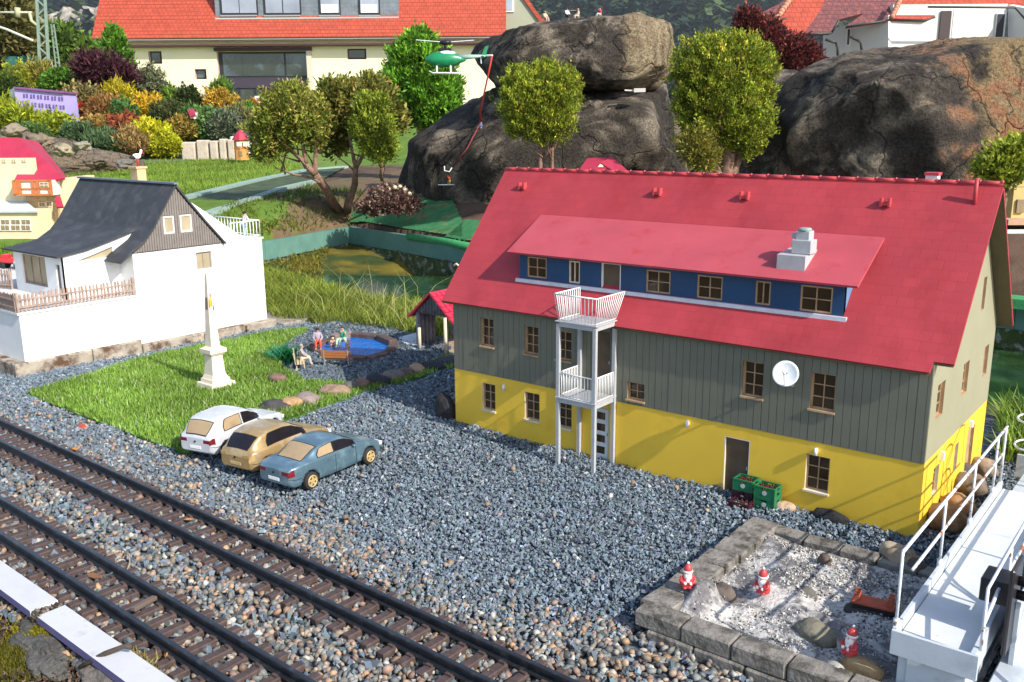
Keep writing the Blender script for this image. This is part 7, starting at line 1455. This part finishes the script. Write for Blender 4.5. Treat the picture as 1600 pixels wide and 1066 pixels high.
# lilac house
LH = T('lilac_house', 'pale lilac model block with rows of paired windows among the shrubs', 'house', Vp(70, 186, 132)); LIL = M('lilac_paint', (.40, .34, .66), .7, .05)
fl = lambda x, y: (x, y, 132)
vpoly('facade', [fl(22, 137), fl(98, 145.5), fl(105, 190), fl(28, 190)], 4, LIL, LH); vpoly('roof_edge', [(20, 135.5, 131.6), (99, 143.5, 131.6), (99, 146, 131.6), (20, 138, 131.6)], 4.6, M('roof_violet', (.22, .08, .22), .6), LH); vpoly('side_wall', [(22, 137, 134), (28, 190, 134), (18, 190, 139), (14, 141, 139)], 1, WHITE, LH)
for r_ in range(3):
    for k in range(6):
        x = 36+k*11+r_*2.2; y = 146.5+r_*13+k*1.0
        for q in (0, 4.6): vpoly('window', [(x+q, y, 131.9), (x+q+2.6, y+.3, 131.9), (x+q+2.9, y+6.3, 131.9), (x+q+.3, y+6, 131.9)], .05, M('window_violet', (.14, .09, .26), .5), LH)
# orange tower and white castle
TW = T('orange_tower', 'small orange model tower with a crimson pointed roof beside the path', 'tower', Vp(378, 245, 112)); OT = M('tower_orange', (.56, .26, .07), .8, .12, 2)
c_ = Vp(378, 246, 112); s_ = 112/FPX; mb = MB(); mb.lathe([(10.5*s_, -.3), (10.5*s_, 26*s_)], c_, 8, 0, False); mb.build('shaft', OT, TW); mb = MB(); mb.lathe([(13.5*s_, 26*s_), (7*s_, 36*s_), (.3*s_, 42*s_)], c_, 8, 0, False); mb.build('roof', CRR, TW)
mb = MB(); mb.lathe([(11.2*s_, 13*s_), (11.2*s_, 14*s_)], c_, 8, 0, False); mb.build('string_course', TIM, TW)
for x0, x1, y0, y1 in ((374, 378, 236, 244), (370, 377, 222, 229), (380, 386, 222, 229)): vbox('window', x0, x1, y0, y1, 111.15, .12, VW if y0 > 230 else VWH, TW)
WC = T('white_castle', 'white model gatehouse with a dark roof behind the orange tower', 'house', Vp(395, 228, 120)); vbox('wall', 362, 404, 213, 240, 120, 3, VWH, WC); vpoly('roof', [(380, 202, 122), (401, 203, 122), (404, 214, 119.6), (378, 214, 119.6)], .3, M('slate_dark', (.06, .065, .08), .7), WC)
for x in (384, 391, 398): vbox('window', x, x+2.2, 216, 221, 119.8, .2, VW, WC)
# small crimson and cream house behind the ridge
SHH = T('model_house', 'crimson gabled roof of a small model house peeping over the ridge', 'house', Vp(945, 300, 49)); vbox('wall', 918, 975, 262, 345, 49, 3, CRV, SHH)
vpoly('roof_slope', [(905, 265, 47.8), (918, 247, 50), (957, 245, 50), (950, 262, 48)], .1, CRR, SHH); vpoly('roof_slope', [(957, 245, 50), (982, 268, 47.8), (960, 268, 47.5), (938, 254, 48.4)], .1, CRR, SHH); vpoly('gable', [(938, 256, 48.3), (958, 270, 47.9), (925, 272, 47.9)], .06, CRV, SHH)
RM_ = T('model_house', 'small red roofed model house between the dark bushes', 'house', Vp(299, 186, 128)); vbox('wall', 297, 306, 176, 186, 128, 2, VWH, RM_); vpoly('roof', [(292, 171, 129), (303, 170.5, 129), (305, 179, 127), (297, 182, 127)], .2, CRR, RM_)
# yellow house and white pergola at the right edge
YH = T('yellow_model_house', 'yellow model house with white pergola at the right picture edge', 'house', Vp(1590, 450, 40)); YW_ = M('pale_yellow_wall', (.55, .42, .17), .8, .08, 3)
vbox('wall', 1579, 1680, 292, 345, 40, 4, YW_, YH); vpoly('gable', [(1579, 292, 40), (1600, 276, 40), (1625, 260, 40), (1680, 292, 40)], .4, YW_, YH); vpoly('verge', [(1574, 293, 39.8), (1625, 256, 39.8), (1625, 260, 39.8), (1577, 297, 39.8)], .5, M('verge_tan', (.42, .32, .2)), YH)
f = vbox('window', 1588, 1602, 312, 333, 39.9, .1, VW, YH); vbox('balcony', 1575, 1680, 343, 352, 39.2, .9, M('balcony_tan', (.50, .30, .2), .8), YH); vbox('lower_wall', 1575, 1680, 405, 455, 40, 4, M('brown_low_wall', (.12, .085, .06), .9, .3, 3), YH)
vbox('deck', 1574, 1680, 403, 407, 39, 4.5, VWH, YH)
for x in (1583, 1609): vbox('pergola_post', x, x+5, 364, 403, 39.2, .15, WHITE, YH)
vbox('pergola_beam', 1574, 1660, 359, 365, 39.1, .2, WHITE, YH)
for a, b in (((1575, 366), (1584, 378)), ((1599, 366), (1589, 378)), ((1601, 366), (1610, 378))): mb = MB(); mb.obox(Vp(*a, 39.2), Vp(*b, 39.2), .1, .1); mb.build('pergola_brace', WHITE, YH)
# ================================================================ masts
MG = M('mast_green', (.22, .30, .24), .6, .15); MS = T('lattice_mast', 'grey green steel lattice railway mast on two concrete feet', 'mast', Vp(68, 120, 170))
q = lambda x, y, dd=0: Vp(x, y, 170+dd)
for a, b in (((56, -40), (62, 98)), ((68, -40), (76, 98))): mb = MB(); mb.obox(q(*a), q(*b), .4, .4); mb.build('leg', MG, MS)
for i in range(11): y0 = -38+i*12.5; x0 = 56+(y0+40)/138*6; x1 = 68+(y0+40)/138*8; a, b = ((x0, y0), (x1+1, y0+12.5)) if i % 2 else ((x1, y0), (x0+.5, y0+12.5)); mb = MB(); mb.obox(q(*a), q(*b), .22, .22); mb.build('brace', MG, MS)
for x in (60, 72): vbox('concrete_foot', x-5, x+5, 96, 128, 169.5, 1.2, M('foot_concrete', (.38, .34, .30), .9, .15, 2), MS)
mb = MB(); mb.tube([q(-20, 19.5), q(50, 19.5)], .18, 6); mb.tube([q(-20, 36), q(10, 46), q(52, 64)], .25, 6); mb.build('cantilever', M('cantilever_pale', (.5, .5, .42), .6), MS); mb = MB(); mb.tube([q(27, 12), q(28, 27)], .5, 6); mb.tube([q(46, 19), q(49, 33), q(58, 40)], .3, 6); mb.build('insulator', M('insulator', (.40, .40, .24), .5), MS)
ML = T('ladder_mast', 'slim pale ladder mast right of the lattice mast', 'mast', Vp(90, 110, 210)); q = lambda x, y: Vp(x, y, 210)
for a, b in (((80, 38), (88, 110)), ((84, 38), (94, 108))): mb = MB(); mb.obox(q(*a), q(*b), .25, .25); mb.build('leg', MG, ML)
for i in range(9): y = 42+i*8; mb = MB(); mb.obox(q(80.5+i*.9, y), q(84.5+i*1.1, y), .2, .2); mb.build('rung', MG, ML)
o = vbox('net_fence', 12, 58, 88, 125, 176, .3, M('net_teal', (.03, .13, .11), .9, .2, 1), None); tag(o, 'dark teal netting fence behind the lattice mast feet', 'fence')

# ================================================================ helicopter over the rock
from mathutils.bvhtree import BVHTree
def bvh(o): return BVHTree.FromPolygons([v.co for v in o.data.vertices], [tuple(p.vertices) for p in o.data.polygons])
T1, T2 = bvh(r1), bvh(r2)
def hit(px, py, tr):
    d = (FW+RT*((px-800)/FPX)-UP*((py-533)/FPX)).normalized(); h = tr.ray_cast(CAMC, d); return h[0]
def top(px, d, tr):
    p = Vp(px, 60, d); h = tr.ray_cast(Vector((p.x, p.y, 60)), Vector((0, 0, -1))); return h[0]
hp = Vp(708, 93, 52); HL_ = T('helicopter', 'green and white rescue helicopter model hovering beside the dark rock slab', 'helicopter', hp, math.atan2(-RH.y, -RH.x))
HG = M('heli_green', (.01, .22, .085), .3, .1, spec=.6); HW = M('heli_white', (.66, .70, .72), .35, .08, 6)
k_ = 52/FPX*.94
mb = MB(); mb.lathe([(.02, -44*k_), (5*k_, -42*k_), (10*k_, -34*k_), (12.5*k_, -22*k_), (12.5*k_, -8*k_), (10.5*k_, 4*k_), (6*k_, 12*k_), (3*k_, 20*k_)], (0, 0, 0), 16, 0, True, 'x', 1, 1)
mb.v = [(-v[0]-.0, v[1]*.85, v[2]*.95) for v in mb.v]; mb.build('fuselage', HG, HL_, shift=False)
mb = MB(); mb.ball((10*k_, 0, 6*k_), 17*k_, 8.0*k_, 8*k_, 0, 14, 8); mb.build('cabin_top', HW, HL_, shift=False)
mb = MB(); mb.ball((28*k_, 0, 3*k_), 11*k_, 8.2*k_, 7*k_, 0, 14, 8); mb.build('canopy', M('heli_glass', (.10, .2, .17), .1, spec=.8), HL_, shift=False)
mb = MB(); mb.tube([(-8*k_, 0, 3*k_), (-52*k_, 0, 5*k_)], [5.0*k_, 1.6*k_], 8); mb.build('tail_boom', M('heli_pale_green', (.30, .46, .40), .35, .1), HL_, shift=False)
mb = MB(); mb.poly([(-44*k_, .04, 3*k_), (-52*k_, .04, 4*k_), (-57*k_, .04, 21*k_), (-51*k_, .04, 19*k_)], .08, (0, 1, 0)); mb.build('tail_fin', HG, HL_, shift=False)
mb = MB(); mb.box(-49*k_, -45*k_, -9*k_, 9*k_, 4*k_, 4.8*k_); mb.build('tailplane', HG, HL_, shift=False)
mb = MB(); mb.obox((-44*k_, .12, 4*k_), (-45*k_, .12, -7*k_), .05, .05); mb.build('tail_rotor', HW, HL_, shift=False)
mb = MB(); mb.box(2*k_, 24*k_, -4*k_, 4*k_, 13*k_, 17*k_, c=.04); mb.tube([(12*k_, 0, 15*k_), (12*k_, 0, 25*k_)], 2*k_, 8); mb.ball((12*k_, 0, 26*k_), 10*k_, 6*k_, 4*k_); mb.build('rotor_head', BK, HL_, shift=False)
for a in (.15, .15+math.pi): mb = MB(); dv = Vector((math.cos(a), math.sin(a), .10)); mb.obox(Vector((12*k_, 0, 26*k_))+dv*6*k_, Vector((12*k_, 0, 25*k_))+dv*46*k_, 3.0*k_, .03); mb.build('rotor_blade', HW, HL_, shift=False)
for s in (-1, 1):
    mb = MB(); mb.tube([(38*k_, s*9*k_, -18*k_), (32*k_, s*9*k_, -21*k_), (-12*k_, s*9*k_, -21*k_)], 1.1*k_, 6); mb.build('skid', HW, HL_, shift=False)
    for x in (26, 4): mb = MB(); mb.tube([(x*k_, s*5*k_, -10*k_), (x*k_, s*9*k_, -21*k_)], 1.3*k_, 6); mb.build('skid_strut', WHITE, HL_, shift=False)
RPE = M('rope_red', (.60, .06, .05), .6, .1)
ra = Vp(769, 87, 53); rb_ = hit(752, 190, T1); rb_ = rb_+(CAMC-rb_).normalized()*.5
mb = MB(); mb.tube([Vp(731, 87, 56.5), ra], .06, 6); q_ = hit(742, 87, T2) or Vp(742, 87, 60); mb.tube([q_, Vp(742, 87, 55)], .06, 6); tag(mb.build('support_rod', WHITE), 'thin white rod holding the helicopter tail and the red rope at the rock', 'rod')
mb = MB(); mb.tube([ra, Vp(760, 130, 54), Vp(750, 175, 55), rb_], .05, 6); tag(mb.build('winch_rope', RPE), 'bright red winch rope hanging from the rod beside the helicopter', 'rope')
hk = hit(706, 262, T1); hk = hk+(CAMC-hk).normalized()*.25
mb = MB(); mb.tube([rb_, (lambda p: p+(CAMC-p).normalized()*.3)(hit(730, 232, T1)), hk], .035, 5); tag(mb.build('climbing_rope', M('rope_dark_red', (.30, .04, .04), .7)), 'dark red climbing rope running down the rock face', 'rope')
mb = MB(); mb.tube([hk, hk+Vector((-.1, -.1, -.25)), hk+Vector((-.35, -.3, -.2)), hk+Vector((-.35, -.3, .1))], .04, 5); tag(mb.build('rope_hook', WHITE), 'white hook at the lower end of the red climbing rope', 'hook')
yaw_in = math.atan2(FH.y, FH.x); yaw_out = yaw_in+math.pi
p = hit(752, 197, T1); person('climber in blue jacket hanging on the red rope high on the rock face', p-FH*.35-Vector((0, 0, .5)), yaw_in, .75, 'climb', (.08, .14, .30), (.04, .04, .05), (.1, .1, .1), group='figures on the rocks', hat=(.5, .5, .55))
p = hit(703, 288, T1); person('rescuer in red and yellow clothes standing over the white stretcher on the rock', p-FH*.3-Vector((0, 0, .05)), yaw_in+.6, .6, 'climb', (.65, .10, .03), (.70, .42, .03), (.1, .1, .1), group='figures on the rocks', hat=(.6, .03, .03))
ps = p-FH*.5; st_ = T('stretcher', 'white rescue stretcher on the rock ledge beside the rescuer', 'stretcher', ps); a = ps-RH*.55; b = ps+RH*.2
mb = MB(); mb.obox(a, b, .3, .05); mb.build('mattress', WHITE, st_)
for s in (-.17, .17): mb = MB(); mb.tube([a-RH*.15+FH*s, b+RH*.15+FH*s], .025, 5); mb.build('pole', WHITE, st_)
for px, lab, sh, tr, hr, po in ((852, 'pale figure sitting alone at the left end of the slab top', (.62, .42, .32), (.55, .38, .28), (.4, .25, .12), 'sit'), (886, 'figure with white shirt and dark trousers left of the picnic table', (.7, .7, .72), (.04, .04, .05), (.05, .03, .02), 'sit'), (903, 'figure in cream clothes sitting right of the picnic table', (.65, .55, .45), (.5, .4, .3), (.45, .3, .15), 'sit'), (937, 'figure in a red shirt sitting apart on the right of the slab top', (.60, .06, .06), (.6, .5, .45), (.1, .05, .03), 'sitarm')):
    p = top(px, 60, T2); person(lab, p+Vector((0, 0, .10)), yaw_out+(.6 if px < 900 else -1.2), .95, po, sh, tr, hr, group='figures on the rocks')
p = top(895, 60.3, T2); pt = T('picnic_table', 'little brown picnic table on top of the rock slab', 'table', p); mb = MB(); mb.obox(p-RH*.3+Vector((0, 0, .42)), p+RH*.3+Vector((0, 0, .42)), .5, .05); mb.build('table_top', BRC, pt); mb = MB(); mb.obox(p+Vector((0, 0, -.05)), p+Vector((0, 0, .42)), .15, .15); mb.build('leg', BRC, pt)
p = hit(995, 141, T2) or Vp(995, 141, 58); p = Vp(992, 142, 56.5); mb = MB(); mb.obox(Vp(976, 141, 56), Vp(993, 142, 56), .12, .08); mb.obox(Vp(990, 141.5, 56), Vp(1008, 141, 56), .35, .22); tag(mb.build('bird_feather_board', M('pale_board', (.6, .58, .54), .8)), 'pale flat board lying in the gap under the slab', 'board')

# toy quad on the grass by the terrace
p = GP(18, 424); p = Vp(18, 420, 36); p.z = max(p.z, hz(p.x, p.y)); t = T('toy_tractor', 'red and white toy vehicle with black wheels behind the terrace fence', 'vehicle', p, -YAW)
mb = MB(); mb.cbox(-.05, 0, .34, .34, .22, .10, .04); mb.cbox(-.15, 0, .50, .14, .18, .08, .03); mb.build('body', M('toy_red', (.62, .04, .05), .4), t, shift=False); mb = MB(); mb.cbox(.42, 0, .28, .22, .22, .09, .03); mb.build('bonnet', WHITE, t, shift=False)
for x in (-.28, .38):
    for s in (-1, 1): mb = MB(); mb.lathe([(.10, -.05), (.15, -.05), (.16, 0), (.15, .05), (.10, .05)], (x, s*.22, .15), 14, 0, True, 'y'); mb.build('wheel', MATS['tyre'], t, shift=False)
mb = MB(); mb.box(-2.2, 2.2, -1.2, 1.2, -.1, .0); o = mb.build('plinth', M('plinth_pale', (.5, .5, .48), .8)); o.location = p; o.rotation_euler = (0, 0, -YAW); tag(o, 'pale flat slab under the red and white toy vehicle', 'slab')
# foreground bits at the bottom left
SLB = M('fore_slab', (.22, .20, .165), .9, .25, 2, .6, 8, col2=(.10, .095, .07), c2s=1.5)
for i, (q, r_, sc_, lab) in enumerate((((40, 925), 0, (.50, .18, .10), 'flat pale stone slab at the left edge in front of the white board'), ((60, 1010), 0, (.75, .24, .14), 'large dark grey stone slab at the bottom left corner'), ((170, 1060), 0, (.7, .25, .14), 'grey stone slab at the bottom edge beside the moss'))):
    p = G(*q, .0); boulder('stone_slab', lab, (p.x, p.y, -.02), *sc_, ((.26, .22, .17), (.10, .095, .085), (.16, .14, .12))[i], 60+i, 'stone slabs in the front left corner', rot=-.15, rough=.4, sub_=5, bumpv=1.)
def cushion(label, q, n, R, cols, L=.05):
    p = G(*q, -.03); xy = rng.normal(0, R, (n, 2))*np.array([1.5, .7])+np.array([p.x, p.y]); o = blades('moss', xy, terr(xy[:, 0], xy[:, 1])-.0+.10*np.exp(-((xy-np.array([p.x, p.y]))**2).sum(1)/(R*R*2)), rng.uniform(L*.6, L*1.6, n), rng.uniform(.015, .03, n), gcols(n, *cols), 1.2); return tag(o, label, None, kind='stuff')
cushion('yellow green moss cushion between the stone slabs', (62, 1002), 4200, .20, ((.14, .12, .01), (.34, .30, .02))); cushion('dark moss at the left edge', (14, 1030), 3000, .2, ((.06, .07, .01), (.2, .17, .02))); cushion('dry straw coloured moss at the front of the white board', (215, 1058), 900, .16, ((.2, .14, .05), (.4, .34, .12)), .10)
LF = M('dead_leaf', (.42, .17, .04), .7, .3, 8, .2, 30)
def leaf(label, q, z, s, rz, tilt, m=LF):
    p = G(*q, z); mb = MB(); mb.add([(0, 0, 0), (.28, .17, .05), (.6, .16, .02), (1, 0, .07), (.6, -.15, .03), (.28, -.16, .06), (.45, 0, -.03)], [(0, 6, 1), (1, 6, 2), (2, 6, 3), (3, 6, 4), (4, 6, 5), (5, 6, 0)], 0, True); o = mb.build('dead_leaf', m); o.location = p; o.scale = (s, s, s); o.rotation_euler = (tilt, tilt*.5, rz); return tag(o, label, 'leaf', 'dead leaves on the model park')
leaf('orange brown dead leaf at the bottom edge under the white board', (158, 1062), .05, .38, 1.3, .5); leaf('brown curled leaf between the rails of the nearest track', (135, 897), .1, .30, .4, .3, M('dead_leaf_brown', (.16, .08, .04), .8)); leaf('tan leaf lying between the sleepers near the bottom', (258, 1028), .1, .26, 2.0, .3); leaf('pale tan leaf beside the rails of the far track', (112, 700), .1, .22, .2, .2); leaf('small orange leaf between the far track rails', (287, 812), .12, .2, .9, .2)
leaf('tan leaf piece on the gravel between the tracks', (262, 907), .06, .16, .9, .3)
p = G(166, 1030, .2); mb = MB(); mb.tube([p+Vector((-.25, -.22, -.1)), p+Vector((0, 0, .08)), p+Vector((.16, .16, .16)), p+Vector((.24, .22, .15))], [.03, .035, .03, .035], 8); tag(mb.build('twig', BARKD), 'dark twig poking over the white edging plank', 'twig')
p = G(225, 942, .15); mb = MB(); mb.cbox(0, 0, 0, .22, .045, .03, .008); o = mb.build('wood_piece', M('grey_wood', (.14, .10, .08), .9)); o.location = (p.x, p.y, .14); o.rotation_euler = (0, .1, 1.9); tag(o, 'grey brown wood chip lying across the sleepers of the near track', 'wood chip')

# ================================================================ far hill: wood and cliffs
n = 2600; r = np.random.default_rng(5); dd_ = r.uniform(2700, 5600, n); aa = r.uniform(-.62, .62, n)*dd_; hh = r.uniform(130, 230, n)
X = CAMC.x+aa*RH.x+dd_*FH.x; Y = CAMC.y+aa*RH.y+dd_*FH.y; Z = terr(X, Y); m = 34
k = r.random((n, m)); ang = r.uniform(0, 2*np.pi, (n, m)); rad = (1-k)**.8*hh[:, None]*.20*r.uniform(.7, 1.1, (n, m)); dec = r.random(n) < .3; rad[dec] = np.sqrt(np.clip(1-(2*k[dec]-1)**2, 0, 1))*hh[dec][:, None]*.24
base = np.stack([X[:, None]+rad*np.cos(ang), Y[:, None]+rad*np.sin(ang), Z[:, None]+k*hh[:, None]], -1)
out = np.stack([np.cos(ang), np.sin(ang), -.5+0*ang], -1); sd = np.stack([-np.sin(ang), np.cos(ang), r.normal(0, .3, ang.shape)], -1); L = (hh[:, None]*.13)[..., None]
Vq = np.stack([base-out*L*.6, base+sd*L*.45, base+out*L*.8, base-sd*L*.45], 2); cw = np.array((.018, .034, .018))*r.uniform(.5, 1.7, (n, 1)); cw[dec] = np.array((.05, .075, .02))*r.uniform(.6, 1.5, (dec.sum(), 1))
cc = np.repeat(cw, m*4, 0)*np.repeat(r.uniform(.7, 1.3, (n*m, 1)), 4, 0)
o = link('forest', np_mesh('forest', Vq.reshape(-1, 3), np.arange(n*m*4).reshape(-1, 4), FOL, cc)); tag(o, 'dark wooded hillside far behind the houses', None, kind='stuff')
def tint_cliff(x, z, big, dp, cr): return mixc(A3(.20, .19, .18), A3(.42, .36, .28), big*3+.3)
ROCKF = ROCKM; ROCKM = Mcol('cliff_tint', .95, .1)
for i, (x0, x1, y0) in enumerate(((78, 100, 18), (98, 118, 8), (115, 134, 14), (130, 150, 5), (146, 172, 10), (60, 82, 28))):
    rockinf('cliff', ('broad cliff column second from the left', 'tall middle cliff column', 'dark cleft cliff column right of the middle', 'pale tall cliff column near the roof', 'cliff column partly behind the orange roof', 'low leftmost cliff column beside the mast')[i], [(x0, 75), (x0+1, y0+10), ((x0+x1)/2, y0), (x1-2, y0+6), (x1, 75)], 2900+i*30, 120, tint_cliff, 20+i, 4, amp=.12, cat='cliff')['group'] = 'distant sandstone cliffs'

# ================================================================ air
hb_ = bmesh.new(); bmesh.ops.create_cube(hb_, size=1)
for v in hb_.verts: v.co = Vector((v.co.x*16000, v.co.y*16000, (v.co.z+.5)*1200-30))
me = bpy.data.meshes.new('haze'); hb_.to_mesh(me); hb_.free(); hm = bpy.data.materials.new('haze_air'); hm.use_nodes = True; N = hm.node_tree.nodes
N.remove(N['Principled BSDF']); pv = N.new('ShaderNodeVolumePrincipled'); pv.inputs['Density'].default_value = .000032; pv.inputs['Color'].default_value = (.80, .88, 1, 1); pv.inputs['Anisotropy'].default_value = .2
hm.node_tree.links.new(pv.outputs[0], N['Material Output'].inputs['Volume']); me.materials.append(hm); o = link('haze', me, None, (CAMC.x, CAMC.y, 0)); o['kind'] = 'stuff'; o['label'] = 'thin bluish air between the park and the wooded hill'

def roots(label, pts, r, m=BARKD):
    mb = MB(); mb.tube([G(x, y, z) for x, y, z in pts], r, 5); return tag(mb.build('root', m), label, 'root')
roots('pale curled root on the soil below the twig', [(128, 1010, .0), (148, 1003, .1), (146, 1022, .12), (158, 1045, .05)], .012, M('pale_root', (.36, .27, .18), .8))
roots('thin pale root looping over the ballast between the tracks', [(190, 858, .05), (202, 868, .14), (203, 882, .12), (197, 893, .05)], .010, MATS['pale_root'])
roots('thin brown root lying along the soil at the bottom edge', [(115, 1040, .0), (140, 1036, .06), (175, 1030, .05), (215, 1048, .02)], .014)
